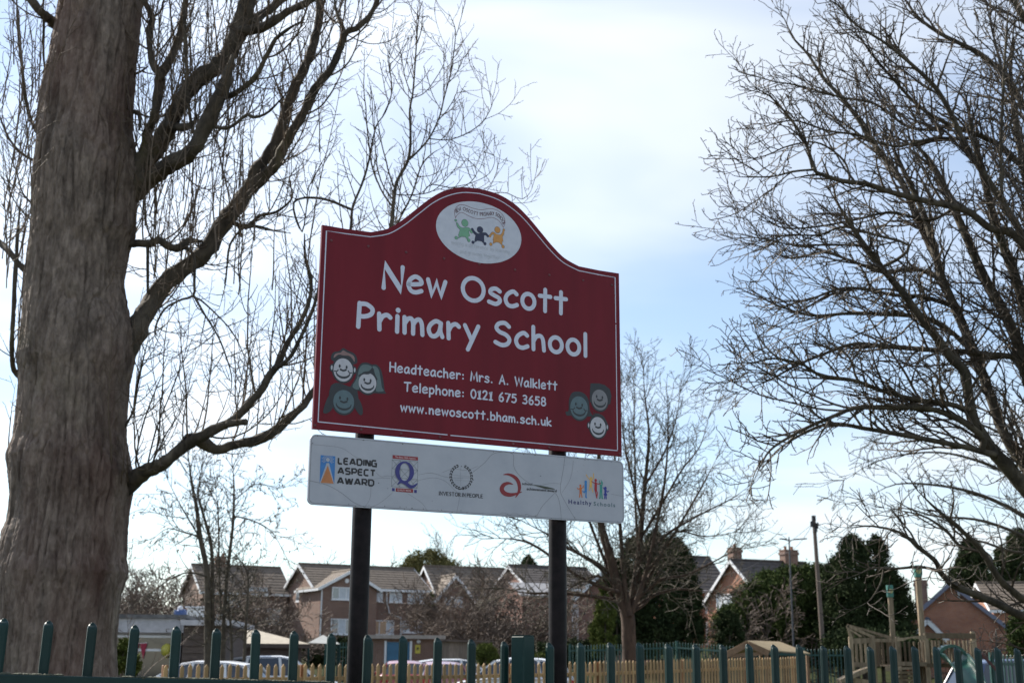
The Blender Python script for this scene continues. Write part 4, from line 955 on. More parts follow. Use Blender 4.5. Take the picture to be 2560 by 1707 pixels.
for q, (pts, Y0, dy, bow) in enumerate(PL):
    tr = trace(pts, Y0, dy, bow); x0_, y0_, w0_ = pts[0]
    if lerp_tab(LE, y0_) - 12 < x0_ < lerp_tab(RE, y0_) + 12:      # grows out of the trunk: root it at the trunk's core
        cx_ = (lerp_tab(LE, y0_ + 40) + lerp_tab(RE, y0_ + 40)) / 2
        for i_, bl2 in ((1, .15), (2, .5)):
            if i_ < len(pts) - 1: yy_ = (TY + .08) * (1 - bl2) + tr[i_][0].y * bl2; tr[i_] = (W(pts[i_][0], pts[i_][1], yy_), tr[i_][1])
        tr = [(W(cx_ + (x0_ - cx_) * .25, y0_ + 45, TY + .12), tr[0][1] * .8)] + [(W(x0_ + (cx_ - x0_) * .25, y0_ + 12, TY + .05), tr[0][1] * 1.3)] + tr[1:]
    elif q > 0: tr = join(tr, built_p)
    if pts[-1][1] < 5: tr = carry_on(tr, rp)
    path = resample(tr, .05); built_p.append(path)
    wmax = max(w for _, w in path)
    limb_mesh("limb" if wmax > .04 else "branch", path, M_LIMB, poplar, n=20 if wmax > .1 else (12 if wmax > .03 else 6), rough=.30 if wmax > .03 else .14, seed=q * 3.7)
    # shoots
    acc = 0
    for i in range(2, len(path) - 1):
        p, w = path[i]; s = (path[i + 1][0] - p).length
        dirn = (path[i + 1][0] - p).normalized()
        rate = 8.5 if w > .06 else (13.0 if w > .02 else 13.0)
        acc += s * rate
        while acc >= 1:
            acc -= 1
            if rp.random() < (.6 if p.x < -4.35 else .12): continue
            o = rv(rp); o = (o - dirn * o.dot(dirn)).normalized(); o.y *= 1.2
            d0 = (o * .8 + dirn * .5 + UPV * rp.uniform(-.2, .6)).normalized()
            if w > .02: L = rp.choice((rp.uniform(.25, .8), rp.uniform(.6, 1.7)))
            else: L = rp.uniform(.10, .55)
            r0 = min(w * .8, .0050 + .0045 * L)
            grow(tw, rp, p + o * w * .8, d0, L, r0, .0030, .07, .055, .19, P_POP, 1)
# long whips hanging and rising in front of the trunk and along its left side
for k in range(90):
    x = rp.choice((rp.uniform(5, 100), rp.uniform(340, 620), rp.uniform(400, 800))); y = rp.uniform(150, 760)
    p = W(x, y, TY + rp.uniform(-.9, .5))
    grow(tw, rp, p, Vector((rp.uniform(-.15, .15), rp.uniform(-.1, .1), 1)), rp.uniform(.9, 2.4), rp.uniform(.006, .010), .003, .08, .035, .03, P_POP, 1)
o = segs_mesh("twigs", tw, M_TWIG, poplar); o["kind"] = "stuff"
print("poplar twigs", len(tw))

# ---------------------------------------------------- spreading tree on the right
RY = 12.5
M_BARK2 = bark_mat("lime_bark", (0.030, 0.024, 0.016), (0.105, 0.088, 0.060), moss=(0.085, 0.09, 0.03), moss_amt=.5, scale=10, stretch=(1, 1, .6), bump=.8)
M_TWIG2 = mat("lime_twig", (0.040, 0.030, 0.022), .7, scale=3, col2=(0.085, 0.065, 0.045))
rb = W(2790, 1650, RY); rb.z = gh(rb.x, rb.y) - .05
rtree = thing("spreading_tree", "bare spreading tree with many fine dark branches filling the right edge", "tree", rb)
Fk = 1 / 1.9605
def ze(P): return [(1700 + x * A, y * A, w * A) for x, y, w in P]
def zf(P): return [(1700 + x * Fk, 600 + y * Fk, w * Fk) for x, y, w in P]
RL = []
RL.append((zf([(2140, 2050, 330), (2110, 1750, 280), (2000, 1480, 230), (1880, 1330, 190)]), RY, 0, 0))               # trunk, outside the picture
RL.append((zf([(1960, 1420, 120), (1800, 1310, 84), (1690, 1210, 72), (1600, 1105, 64), (1535, 1035, 58), (1475, 945, 52), (1430, 855, 48), (1395, 650, 46), (1330, 580, 42), (1260, 480, 40), (1180, 380, 36), (1100, 270, 33), (1000, 150, 29), (900, 20, 25), (820, -100, 20), (740, -230, 14)]), RY, -.8, 0))
RL.append((zf([(1900, 1350, 110), (1760, 1190, 66), (1680, 1090, 54), (1590, 950, 46), (1520, 760, 46), (1450, 570, 44), (1350, 335, 42), (1285, 190, 38), (1240, 20, 34), (1190, -140, 28), (1100, -330, 22), (1010, -520, 16)]), RY, .8, 0))
RL.append((zf([(1900, 1340, 100), (1800, 1100, 66), (1740, 900, 56), (1700, 640, 52), (1600, 380, 48), (1500, 200, 44), (1410, 0, 38), (1330, -180, 32), (1230, -380, 24), (1100, -520, 16)]), RY, .3, 0))
RL.append((zf([(1900, 1330, 90), (1850, 1000, 66), (1790, 700, 56), (1720, 440, 50), (1650, 200, 46), (1560, -40, 40), (1500, -260, 34), (1440, -500, 26), (1400, -700, 20)]), RY, -.4, 0))
RL.append((zf([(1960, 1300, 90), (1930, 900, 70), (1880, 500, 60), (1800, 180, 50), (1740, -80, 44), (1690, -330, 36), (1640, -600, 26)]), RY, .6, 0))
RL.append((zf([(1540, 1050, 30), (1380, 1010, 26), (1150, 965, 23), (920, 925, 20), (740, 900, 16), (600, 950, 13), (480, 1020, 10), (400, 1080, 7)]), RY - .3, -.5, 0))
RL.append((zf([(1480, 960, 30), (1350, 870, 28), (1200, 822, 27), (1000, 820, 25), (860, 822, 22), (760, 860, 18), (600, 930, 15), (430, 1020, 11), (350, 1110, 7), (290, 1210, 5)]), RY - .4, -.7, 0))
RL.append((zf([(1420, 830, 26), (1300, 800, 24), (1150, 780, 22), (1000, 740, 19), (860, 690, 18), (740, 672, 16), (680, 660, 14), (600, 610, 12), (450, 580, 10), (300, 600, 8), (150, 600, 5)]), RY - .4, -.9, 0))
RL.append((zf([(1700, 640, 30), (1500, 560, 27), (1250, 540, 24), (1000, 520, 21), (850, 510, 17), (700, 560, 14), (560, 620, 11), (400, 690, 8), (200, 745, 5)]), RY + .2, -.9, 0))
RL.append((zf([(1450, 570, 24), (1330, 450, 22), (1200, 380, 20), (1000, 365, 18), (820, 360, 16), (650, 370, 13), (500, 330, 10), (380, 290, 7), (220, 240, 4)]), RY + .3, .8, 0))
RL.append((zf([(1350, 330, 22), (1200, 280, 20), (1050, 270, 18), (900, 240, 16), (780, 240, 13), (640, 290, 10), (500, 330, 8), (400, 400, 5)]), RY + .4, -.8, 0))
RL.append((zf([(1290, 200, 22), (1150, 140, 19), (1000, 160, 16), (860, 110, 14), (700, 60, 11), (560, 90, 9), (430, 60, 7), (330, 10, 5)]), RY + .5, .9, 0))
RL.append((ze([(2100, 1500, 50), (1900, 1400, 44), (1750, 1290, 40), (1500, 1230, 36), (1300, 1180, 33), (1150, 1130, 31), (1000, 1110, 28), (900, 1080, 25), (820, 1040, 22), (780, 900, 19), (700, 760, 16), (600, 650, 13), (500, 580, 10), (390, 540, 7), (350, 510, 5)]), RY - .6, -.6, 0))
RL.append((ze([(820, 1040, 15), (700, 1050, 13), (560, 1080, 11), (400, 1085, 9), (230, 1080, 7), (145, 1040, 4)]), RY - 1.0, -.2, 0))
RL.append((ze([(1560, 1568, 46), (1440, 1300, 42), (1350, 1100, 38), (1200, 900, 34), (1100, 740, 30), (990, 600, 26), (880, 480, 21), (780, 330, 16), (690, 230, 11), (640, 120, 7), (545, 20, 5)]), RY + .8, .6, 0))
RL.append((ze([(2120, 1480, 44), (1950, 1200, 40), (1830, 1020, 37), (1740, 880, 34), (1680, 740, 31), (1600, 590, 28), (1530, 500, 26), (1400, 380, 21), (1250, 260, 17), (1150, 200, 14), (1050, 130, 11), (950, 20, 9), (800, -40, 6)]), RY - .5, -.5, 0))
RL.append((ze([(2200, 1160, 40), (2000, 930, 36), (1900, 860, 32), (1780, 810, 28), (1600, 740, 24), (1450, 640, 20), (1300, 480, 17), (1180, 340, 14), (1100, 230, 10), (1000, 150, 7)]), RY + .2, -.8, 0))
RL.append((ze([(2200, 800, 44), (2100, 640, 40), (2000, 480, 36), (1850, 340, 31), (1700, 260, 26), (1580, 200, 22), (1450, 100, 18), (1380, 0, 14), (1300, -80, 10)]), RY - .2, .4, 0))
RL.append((ze([(2220, 320, 44), (2120, 140, 38), (2040, 0, 34), (1960, -120, 28)]), RY + .4, 0, 0))
RL.append((ze([(1970, 1180, 20), (1965, 900, 20), (1975, 650, 18), (1985, 450, 16), (2000, 200, 13), (2020, 0, 9)]), RY - .7, -.2, 0))
RL.append((ze([(1700, 850, 22), (1550, 850, 19), (1420, 880, 17), (1300, 895, 15), (1100, 830, 14), (900, 800, 12), (700, 740, 10), (500, 770, 8), (390, 790, 5)]), RY - .3, -.8, 0))
RL.append((ze([(1600, 800, 20), (1400, 780, 18), (1200, 640, 16), (1000, 600, 14), (850, 560, 12), (700, 520, 10), (550, 500, 8), (390, 465, 6), (300, 445, 5), (255, 380, 3)]), RY + .5, .5, 0))
RL.append((ze([(1000, 980, 13), (900, 900, 12), (800, 870, 11), (650, 900, 10), (500, 950, 8), (360, 970, 6), (240, 940, 5), (150, 945, 3)]), RY - .8, -.4, 0))
RL.append((ze([(1500, 1350, 18), (1300, 1300, 16), (1100, 1340, 14), (900, 1380, 12), (700, 1400, 10), (560, 1380, 8), (420, 1310, 6), (300, 1280, 5), (210, 1210, 3)]), RY + .3, -.7, 0))
RL.append((ze([(1400, 1500, 18), (1200, 1440, 16), (1000, 1390, 14), (850, 1440, 12), (650, 1440, 10), (450, 1480, 8), (380, 1390, 6), (260, 1300, 4)]), RY - .8, .5, 0))
RL.append((ze([(1100, 1500, 14), (900, 1500, 13), (700, 1500, 11), (500, 1470, 8), (300, 1440, 6), (180, 1420, 4), (100, 1380, 3)]), RY - .6, .6, 0))
K8 = 1 / 3.508
def z8(P): return [(2060 + x * K8, 1260 + y * K8, w * K8) for x, y, w in P]
RL.append((z8([(2500, 1200, 110), (2100, 1080, 84), (1754, 985, 66), (1540, 880, 60), (1300, 780, 54), (1150, 720, 50), (1070, 650, 46), (1010, 580, 42), (980, 500, 38), (860, 400, 32), (740, 300, 27), (620, 230, 22), (400, 190, 15), (250, 205, 10), (130, 200, 6)]), RY + .6, -1.0, 0))
RL.append((z8([(1010, 590, 26), (900, 555, 24), (780, 550, 22), (600, 565, 20), (430, 560, 17), (330, 600, 13), (230, 640, 9)]), RY + .2, -.8, 0))
RL.append((z8([(520, 570, 15), (500, 680, 13), (440, 790, 11), (380, 860, 9), (240, 925, 6)]), RY - .2, -.3, 0))
RL.append((z8([(1900, 1000, 70), (1700, 800, 60), (1560, 680, 54), (1450, 520, 48), (1380, 400, 44), (1280, 300, 38), (1150, 180, 32), (1030, 80, 28), (940, 0, 24), (820, -120, 18)]), RY + .9, -.6, 0))
RL.append((z8([(1400, 420, 30), (1200, 370, 28), (1090, 250, 25), (960, 150, 20), (860, 100, 16), (700, 60, 12), (520, 30, 9)]), RY + .9, .4, 0))
P_R = [None,
  dict(per_m=5, ang=(22, 55), len=(.30, 1.05), r=(.0105, .0045), step=.075, wob=.13, trop=.015, lift=.15, **{'from': .05}),
  dict(per_m=9.5, ang=(30, 62), len=(.12, .46), r=(.0080, .0044), step=.045, wob=.22, trop=.05),
  dict(per_m=10.0, ang=(35, 70), len=(.03, .14), r=(.0054, .0036), step=.035, wob=.3, trop=.04)]
rr_ = random.Random(77); tw2 = []; built_r = []
for q, (pts, Y0, dy, bow) in enumerate(RL):
    pts = [(x + max(0, 1960 - x) * .27, y, w) for x, y, w in pts]
    if q > 5 and pts[0][0] > 2525: pts = [(pts[0][0] + 170, pts[0][1] + 300, pts[0][2] * 1.3)] + pts
    tr = trace(pts, Y0, dy, bow, 1.14)
    if q > 5: tr = join(tr, built_r, 2.2)
    if q > 0 and (pts[-1][1] < 5 or q < 6): tr = carry_on(tr, rr_)
    path = resample(tr, .06); built_r.append(path)
    wmax = max(w for _, w in path)
    limb_mesh("trunk" if q == 0 else ("limb" if wmax > .03 else "branch"), path, M_BARK2, rtree, n=12 if wmax > .05 else 7, rough=.10, seed=q * 5.1)
    if q == 0: continue
    acc = 0
    for i in range(3, len(path) - 1):
        p, w = path[i]; s = (path[i + 1][0] - p).length; t = i / len(path)
        dirn = (path[i + 1][0] - p).normalized()
        acc += s * (8.0 + 5.0 * t) * (.5 if q >= len(RL) - 5 else 1)
        while acc >= 1:
            acc -= 1
            o = rv(rr_); o = (o - dirn * o.dot(dirn)).normalized()
            ang = math.radians(rr_.uniform(24, 58))
            d0 = dirn * math.cos(ang) + o * math.sin(ang) + UPV * .22
            L = rr_.uniform(.35, 1.25) * (1 - .72 * t)
            if w > .016 and t < .55 and q < len(RL) - 5 and rr_.random() < .16:       # a full side branch
                o = (o + Vector((-.5, -.1, .25))).normalized(); d0 = dirn * .75 + o * .6 + UPV * .1
                grow(tw2, rr_, p, d0, rr_.uniform(.8, 1.7), min(w * .6, .018), .005, .09, .075, .02, P_R, 1); continue
            grow(tw2, rr_, p, d0, L, min(w * .75, .0155), .005, .08, .12, .02, P_R, 2)
    p, w = path[-1]; d0 = (path[-1][0] - path[-3][0]).normalized()
    for k in range(3): grow(tw2, rr_, p, d0 + rv(rr_) * .25, rr_.uniform(.08, .25), min(w, .008), .0034, .06, .16, .04, P_R, 2)
o = segs_mesh("twigs", tw2, M_TWIG2, rtree); o["kind"] = "stuff"
print("right tree twigs", len(tw2))
# ================================================================== BUILDINGS BEYOND THE FENCE
def z4(x, y): return (x / 3.092, 1200 + y / 3.092)
def z5(x, y): return (600 + x / 3.852, 1300 + y / 3.852)
def z6(x, y): return (1080 + x / 3.794, 1300 + y / 3.794)
def z7(x, y): return (1640 + x / 3.508, 1260 + y / 3.508)
def p8(x, y): return (2060 + x / 3.508, 1260 + y / 3.508)
M_BRN = brick_mat("brick_brown", (0.165, 0.078, 0.052), (0.22, 0.112, 0.074))
M_BRO = brick_mat("brick_orange", (0.33, 0.115, 0.058), (0.42, 0.165, 0.082))
M_BRR = brick_mat("brick_red", (0.20, 0.075, 0.05), (0.26, 0.10, 0.065))
M_TILE = mat("roof_tile_brown", (0.10, 0.078, 0.06), .85, scale=3, col2=(0.165, 0.13, 0.10), bump=.2)
M_TILED = mat("roof_tile_dark", (0.050, 0.042, 0.040), .8, scale=3, col2=(0.085, 0.07, 0.062), bump=.2)
M_TILEG = mat("roof_tile_grey", (0.26, 0.26, 0.27), .7, scale=3, col2=(0.36, 0.35, 0.35))
M_TILEB = mat("roof_slate_blue", (0.055, 0.06, 0.085), .7, scale=3, col2=(0.085, 0.09, 0.12))
M_UPVC = mat("white_trim", (0.72, 0.73, 0.75), .4, var=.06)
M_PANE = glass_mat("window_glass", (0.20, 0.23, 0.26), .08)
M_PANED = glass_mat("window_glass_dark", (0.035, 0.04, 0.05), .06)
M_BLIND = mat("window_blind", (0.50, 0.34, 0.22), .7, var=.12)
M_CURT = mat("net_curtain", (0.52, 0.56, 0.60), .6, var=.10)
M_FELT = mat("roof_felt", (0.12, 0.12, 0.12), .9, var=.3)

class House:
    def __init__(s, name, label, cat, px, py, Y, base, yaw, group=None):
        p = W(px, py, Y); s.o = Vector((p.x, p.y, base)); s.yaw = math.radians(yaw)
        s.root = thing(name, label, cat, s.o, s.yaw, group); s.R = Matrix.Rotation(-s.yaw, 3, 'Z')
    def hit(s, pt, ax, val):
        d = FW + RT * ((pt[0] - 1280.0) / F_PX) - UP * ((pt[1] - 853.5) / F_PX)
        c = s.R @ (CAM - s.o); d = s.R @ d; i = 'xyz'.index(ax); t = (val - c[i]) / d[i]
        return c + d * t
    def bld(s, mb, name, m, parent=None, **k): return mb.build(name, m, parent or s.root, local=True, **k)
    def block(s, x0, x1, y0, y1, ze, zr, axis, wall, tile, over=.3, trim=None, courses=10, name="roof"):
        trim = trim or M_UPVC; mb = MB()
        if axis == 'x':
            ym = (y0 + y1) / 2; poly = [(y0, -.4), (y1, -.4), (y1, ze), (ym, zr), (y0, ze)]
            mb.prism(poly, x0, x1, lambda u, v, w: Vector((w, u, v)))
        else:
            xm = (x0 + x1) / 2; poly = [(x0, -.4), (x1, -.4), (x1, ze), (xm, zr), (x0, ze)]
            mb.prism(poly, y0, y1, lambda u, v, w: Vector((u, w, v)))
        w = s.bld(mb, "wall", wall)
        half = (y1 - y0) / 2 if axis == 'x' else (x1 - x0) / 2; sl = (zr - ze) / half
        mb = MB(); th = .05
        for sg in (-1, 1):
            for i in range(courses):
                t0, t1 = i / courses, (i + 1.12) / courses
                def pt(t, al, dz):
                    off = (half + over) * (1 - t); z = zr - sl * off + dz + .03
                    if axis == 'x': return Vector((al, (y0 + y1) / 2 + sg * off, z))
                    return Vector(((x0 + x1) / 2 + sg * off, al, z))
                a0, a1 = (x0 - over, x1 + over) if axis == 'x' else (y0 - over, y1 + over)
                t1 = min(t1, 1.0)
                q = [pt(t0, a0, .05), pt(t0, a1, .05), pt(t1, a1, .012), pt(t1, a0, .012), pt(t0, a0, 0), pt(t0, a1, 0), pt(t1, a1, -.01), pt(t1, a0, -.01)]
                mb.add(q, [(0, 1, 2, 3), (7, 6, 5, 4), (0, 4, 5, 1), (2, 6, 7, 3), (0, 3, 7, 4), (1, 5, 6, 2)])
        if axis == 'x': mb.tube([(x0 - over, (y0 + y1) / 2, zr + .06), (x1 + over, (y0 + y1) / 2, zr + .06)], .11, 8)
        else: mb.tube([((x0 + x1) / 2, y0 - over, zr + .06), ((x0 + x1) / 2, y1 + over, zr + .06)], .11, 8)
        rf = s.bld(mb, name, tile)
        # barge boards on both gables, fascia and gutter along the eaves
        for e in (0, 1):
            mb = MB()
            for sg in (-1, 1):
                if axis == 'x':
                    X = (x0 - over - .02) if e == 0 else (x1 + over + .02); ym = (y0 + y1) / 2
                    mb.bar((X, ym, zr - .06), (X, ym + sg * (half + over), zr - sl * (half + over) - .06), .04, .22)
                else:
                    Yy = (y0 - over - .02) if e == 0 else (y1 + over + .02); xm = (x0 + x1) / 2
                    mb.bar((xm, Yy, zr - .06), (xm + sg * (half + over), Yy, zr - sl * (half + over) - .06), .04, .22)
            s.bld(mb, "barge_board", trim, rf)
            mb = MB(); z = zr - sl * (half + over) - .06
            if axis == 'x':
                Yy = y0 - over if e == 0 else y1 + over
                mb.box2((x0 - over, Yy - .06, z - .1), (x1 + over, Yy + .0, z + .08))
            else:
                X = x0 - over if e == 0 else x1 + over
                mb.box2((X - .03, y0 - over, z - .1), (X + .03, y1 + over, z + .08))
            s.bld(mb, "gutter", trim, rf)
        return w
    def win(s, p0, p1, ax, val, lights=2, pane=None, frame=None, nm="window", top=0.0):
        a, b = s.hit(p0, ax, val), s.hit(p1, ax, val)
        k = 0 if ax == 'y' else 1
        u0, u1 = sorted((a[k], b[k])); z0, z1 = sorted((a.z, b.z))
        s.winr(u0, u1, z0, z1, ax, val, lights, pane, frame, nm, top)
    def winr(s, u0, u1, z0, z1, ax, val, lights=2, pane=None, frame=None, nm="window", top=0.0):
        def P(u, w, z): return Vector((u, val - w, z)) if ax == 'y' else Vector((val - w, u, z))
        def bx(mb, ua, ub, wa, wb, za, zb):
            p, q = P(ua, wa, za), P(ub, wb, zb); mb.box2(p, q)
        mb = MB(); f = .07
        bx(mb, u0, u1, .02, .09, z1 - f, z1); bx(mb, u0, u1, .02, .09, z0, z0 + f)
        for i in range(lights + 1):
            c = u0 + (u1 - u0) * i / lights; c = min(max(c, u0 + f / 2), u1 - f / 2)
            bx(mb, c - f / 2, c + f / 2, .021, .088, z0 + f, z1 - f)
        if top:
            zt = z1 - (z1 - z0) * top; bx(mb, u0 + f, u1 - f, .023, .086, zt - f / 2, zt + f / 2)
        w = s.bld(mb, nm, frame or M_UPVC)
        for i in range(lights):
            mb = MB(); ua, ub = u0 + (u1 - u0) * i / lights, u0 + (u1 - u0) * (i + 1) / lights
            bx(mb, ua + f * .3, ub - f * .3, .012, .045, z0 + f * .5, z1 - f * .5)
            pm = pane[i % len(pane)] if isinstance(pane, (list, tuple)) else (pane or M_PANE)
            s.bld(mb, "pane", pm, w)
        mb = MB(); bx(mb, u0 - .06, u1 + .06, .0, .13, z0 - .07, z0 - .004); s.bld(mb, "sill", frame or M_UPVC, w)
    def pipe(s, pts, r=.05, m=None, nm="downpipe"):
        mb = MB(); mb.tube(pts, r, 8); s.bld(mb, nm, m or M_UPVC)
    def chimney(s, x, y, z0, z1, wx, wy, m, pots=2):
        mb = MB(); mb.box2((x - wx / 2, y - wy / 2, z0), (x + wx / 2, y + wy / 2, z1)); mb.box2((x - wx / 2 - .06, y - wy / 2 - .06, z1 - .28), (x + wx / 2 + .06, y + wy / 2 + .06, z1 - .10)); mb.box2((x - wx / 2 - .03, y - wy / 2 - .03, z1 + .002), (x + wx / 2 + .03, y + wy / 2 + .03, z1 + .08))
        c = s.bld(mb, "chimney", m)
        for k in range(pots):
            mb = MB(); xx = x + (k - (pots - 1) / 2) * wx * .5; mb.tube([(xx, y, z1 + .08), (xx, y, z1 + .24), (xx, y, z1 + .34)], [.11, .10, .12], 10); s.bld(mb, "chimney_pot", mat("chimney_pot_clay", (.3, .14, .08), .8), c)

# --- house between the trunk and the left sign post
H = House("brick_house", "brown brick house with front gable and white windows behind the left sign post", "house", 797, 1600, 98, 2.4, 30)
h1 = H
rx = H.hit((1064, 1560), 'y', 1.6).x
wx = H.hit((940, 1560), 'y', 0.0).x
ze = H.hit((1000, 1469), 'y', 1.6).z; zr = ze + 1.75
H.block(0.15, rx, 1.6, 7.8, ze, zr, 'x', M_BRN, M_TILE, courses=9)
zg = H.hit((807, 1460), 'y', 0).z; zp = H.hit((870, 1428), 'y', 0).z
H.block(0.0, wx, 0.0, 4.6, zg - .15, max(zp, zg + 1.1), 'y', M_BRN, M_TILE, courses=9, name="gable_roof")
H.win(z5(885, 640), z5(1150, 768), 'y', 0, 4, [M_PANE, M_CURT, M_CURT])
H.win(z5(875, 945), z5(1150, 1100), 'y', 0, 4, [M_PANE, M_CURT])
H.win(z5(1290, 672), z5(1368, 785), 'y', 1.6, 2, M_CURT)
H.win(z5(1438, 678), z5(1555, 790), 'y', 1.6, 1, M_CURT, top=.3)
H.win(z5(1612, 684), z5(1776, 800), 'y', 1.6, 2, M_CURT)
H.win(z5(1270, 960), z5(1475, 1105), 'y', 1.6, 3, [M_BLIND, M_BLIND, M_CURT])
H.win(z5(1560, 968), z5(1690, 1080), 'y', 1.6, 2, [M_CURT, M_PANED], top=.35)
H.win(z5(1705, 972), z5(1772, 1082), 'y', 1.6, 1, M_PANE)
H.win(z5(553, 655), z5(600, 778), 'x', 0.15, 1, M_PANE)
c = H.hit(z5(1030, 582), 'y', 0); mb = MB(); mb.tube([(c.x, .03, c.z), (c.x, -.03, c.z)], .17, 16); H.bld(mb, "vent", M_UPVC)
H.pipe([(.06, -.08, 0), (.06, -.08, zg - .4)])
a, b, c2, d2, e2 = [H.hit(z5(*p), 'y', 1.5) for p in ((1410, 655), (1415, 790), (1442, 905), (1548, 935), (1548, 1110))]
H.pipe([a, b, c2, d2, e2]); d3 = H.hit(z5(1782, 690), 'y', 1.5); H.pipe([d3, (d3.x, 1.5, 0)], .05, M_PANED)

# --- house behind the small alders, left
H = House("brick_house", "brown brick house half hidden by small bare trees beside the big trunk", "house", 500, 1600, 101, 2.4, 28)
rx = H.hit((716, 1560), 'y', 0).x; ze = H.hit((600, 1476), 'y', 0).z
H.block(0, rx, 0, 6.4, ze, ze + 2.1, 'x', M_BRN, M_TILE, courses=9)
H.win(z5(130, 845), z5(385, 1000), 'y', 0, 4, [M_CURT, M_PANED, M_PANE])
H.win(z5(90, 640), z5(260, 730), 'y', 0, 3, M_CURT)
H.win((560, 1490), (600, 1515), 'y', 0, 2, M_PANE); H.win((540, 1535), (590, 1562), 'y', 0, 2, M_PANED)
H.chimney(rx * .3, 3.2, ze + 1.6, ze + 2.8, .8, .5, M_BRN)

# --- houses right of it, behind the brown twiggy trees
H = House("brick_house", "brick house with a steep white-edged gable behind brown twiggy trees", "house", 1092, 1600, 104, 2.4, 22)
wx = H.hit((1178, 1500), 'y', 0).x; zp = H.hit((1133, 1437), 'y', 0).z
H.block(0, wx, 0, 5, zp - 1.75, zp, 'y', M_BRN, M_TILE, courses=8, name="gable_roof")
rx = H.hit((1290, 1500), 'y', 1.2).x
H.block(.6, rx, 1.2, 8.2, zp - 1.6, zp + .95, 'x', M_BRN, M_TILE, courses=10)
H.win((1112, 1490), (1155, 1515), 'y', 0, 2, M_CURT); H.win((1185, 1485), (1230, 1512), 'y', 1.2, 3, M_CURT); H.win((1110, 1560), (1160, 1590), 'y', 0, 3, M_PANE); H.win((1200, 1560), (1260, 1592), 'y', 1.2, 3, M_PANE)
H = House("brick_house", "brick house with pale lean-to roof just left of the right sign post", "house", 1322, 1600, 98, 2.4, 24)
rx = H.hit((1420, 1500), 'y', 0).x; ze = H.hit((1360, 1465), 'y', 0).z
H.block(0, rx + 3, 0, 6.5, ze, ze + 1.7, 'x', M_BRR, M_TILED, courses=9)
H.win((1340, 1480), (1385, 1510), 'y', 0, 3, M_CURT); H.win((1330, 1560), (1375, 1600), 'y', 0, 3, M_PANE)
mb = MB(); L0, L1 = H.hit((1330, 1477), 'y', -2.2), H.hit((1405, 1481), 'y', -2.2)
mb.prism([(-2.4, L0.z - .3), (-.1, L0.z + .75), (-.1, L0.z + .65), (-2.4, L0.z - .42)], L0.x - 1, L1.x, lambda u, v, w: Vector((w, u, v))); H.bld(mb, "lean_to_roof", M_TILEG)
mb = MB(); mb.box2((L0.x - .8, -2.2, -.3), (L1.x - .2, -.02, L0.z - .45)); H.bld(mb, "extension_wall", M_BRR)

# --- red brick house with pale roof behind the middle tree
H = House("brick_house", "red brick gabled house with pale grey roof just right of the right sign post", "house", 1447, 1600, 74, 1.1, -14)
wx = H.hit((1585, 1500), 'y', 0).x; ze = H.hit((1449, 1487), 'y', 0).z
H.block(0, wx, 0, 8, ze, ze + 1.45, 'y', M_BRR, M_TILEG, courses=9, over=.25)
mb = MB(); a = H.hit((1428, 1500), 'y', .6); mb.box2((a.x, .6, -.3), (-.03, 6, ze - .25)); H.bld(mb, "side_wall", M_BRR)
H.winr(a.x + .05, -.08, 1.2, ze - .5, 'y', .6, 1, M_CURT, top=.3); H.winr(a.x + .05, -.08, -.6, 1.0, 'y', .6, 2, M_PANED)
H.win((1500, 1510), (1535, 1540), 'y', 0, 2, M_PANE)

# --- gabled house behind the hedge, right
H = House("brick_house", "orange brick house with white barge boards and two chimneys behind the tall hedge", "house", 1915, 1600, 88, 2.0, 24)
zp = H.hit((1845, 1399), 'x', 0).z; dp = H.hit((1768, 1500), 'x', 0).y
rx = H.hit((2090, 1500), 'y', 0).x
H.block(0, rx, 0, dp, zp - 2.75, zp, 'x', M_BRO, M_TILED, courses=11)
H.win(z7(535, 792), z7(690, 940), 'x', 0, 3, M_CURT, top=.25); H.win(z7(548, 1110), z7(585, 1250), 'x', 0, 1, M_CURT)
H.win((1945, 1500), (1990, 1530), 'y', 0, 3, M_PANE)
H.chimney(1.2, dp * .72, zp - 1.2, zp + 1.0, .75, .75, M_BRN, 1)
cx2 = H.hit((1972, 1390), 'y', dp / 2).x; H.chimney(cx2, dp / 2, zp - .5, zp + .85, 1.15, .7, M_BRN, 2)
H = House("brick_house", "brown roofed brick house showing between the dark conifer and the orange gable", "house", 1700, 1600, 99, 2.4, 18)
H.block(0, 4.2, 0, 7, 4.6, 7.2, 'x', M_BRO, M_TILED, courses=10)
H.winr(2.2, 3.6, 2.7, 4.2, 'y', 0, 2, M_CURT); H.winr(2.2, 3.6, .4, 2.0, 'y', 0, 2, M_CURT)

# --- low brick house at the far right
H = House("brick_bungalow", "orange brick bungalow with blue-grey roof behind the wooden play tower", "house", 2262, 1600, 74, 1.0, -22)
wx = H.hit((2512, 1560), 'y', 0).x; zp = H.hit((2366, 1456), 'y', 0).z
H.block(0, wx, 0, 9, zp - 2.35, zp, 'y', M_BRO, M_TILEB, courses=10, over=.22, trim=mat("grey_blue_trim", (.16, .17, .23), .5))
H.pipe([(wx - .5, -.08, 0), (wx - .5, -.08, zp - 2.6)], .04, M_PANED)
mb = MB(); c = H.hit(p8(1183, 790), 'y', 0); mb.box2((c.x - .06, -.1, c.z - .18), (c.x + .06, -.02, c.z + .18)); H.bld(mb, "alarm_box", M_UPVC)
q0, q1 = H.hit((2276, 1560), 'y', -1.4), H.hit((2362, 1560), 'y', -1.4)
H.block(q0.x, q1.x, -1.4, -.35, zp - 3.1, zp - 2.1, 'y', M_BRO, M_TILEB, courses=5, over=.15, name="porch_roof")
H.winr(q0.x + .15, q0.x + .9, .3, 1.4, 'y', -1.4, 1, M_CURT)
c = H.hit((2302, 1470), 'y', 3); H.chimney(c.x, 3, zp - 2.2, c.z + .4, .7, .5, M_BRN, 1)
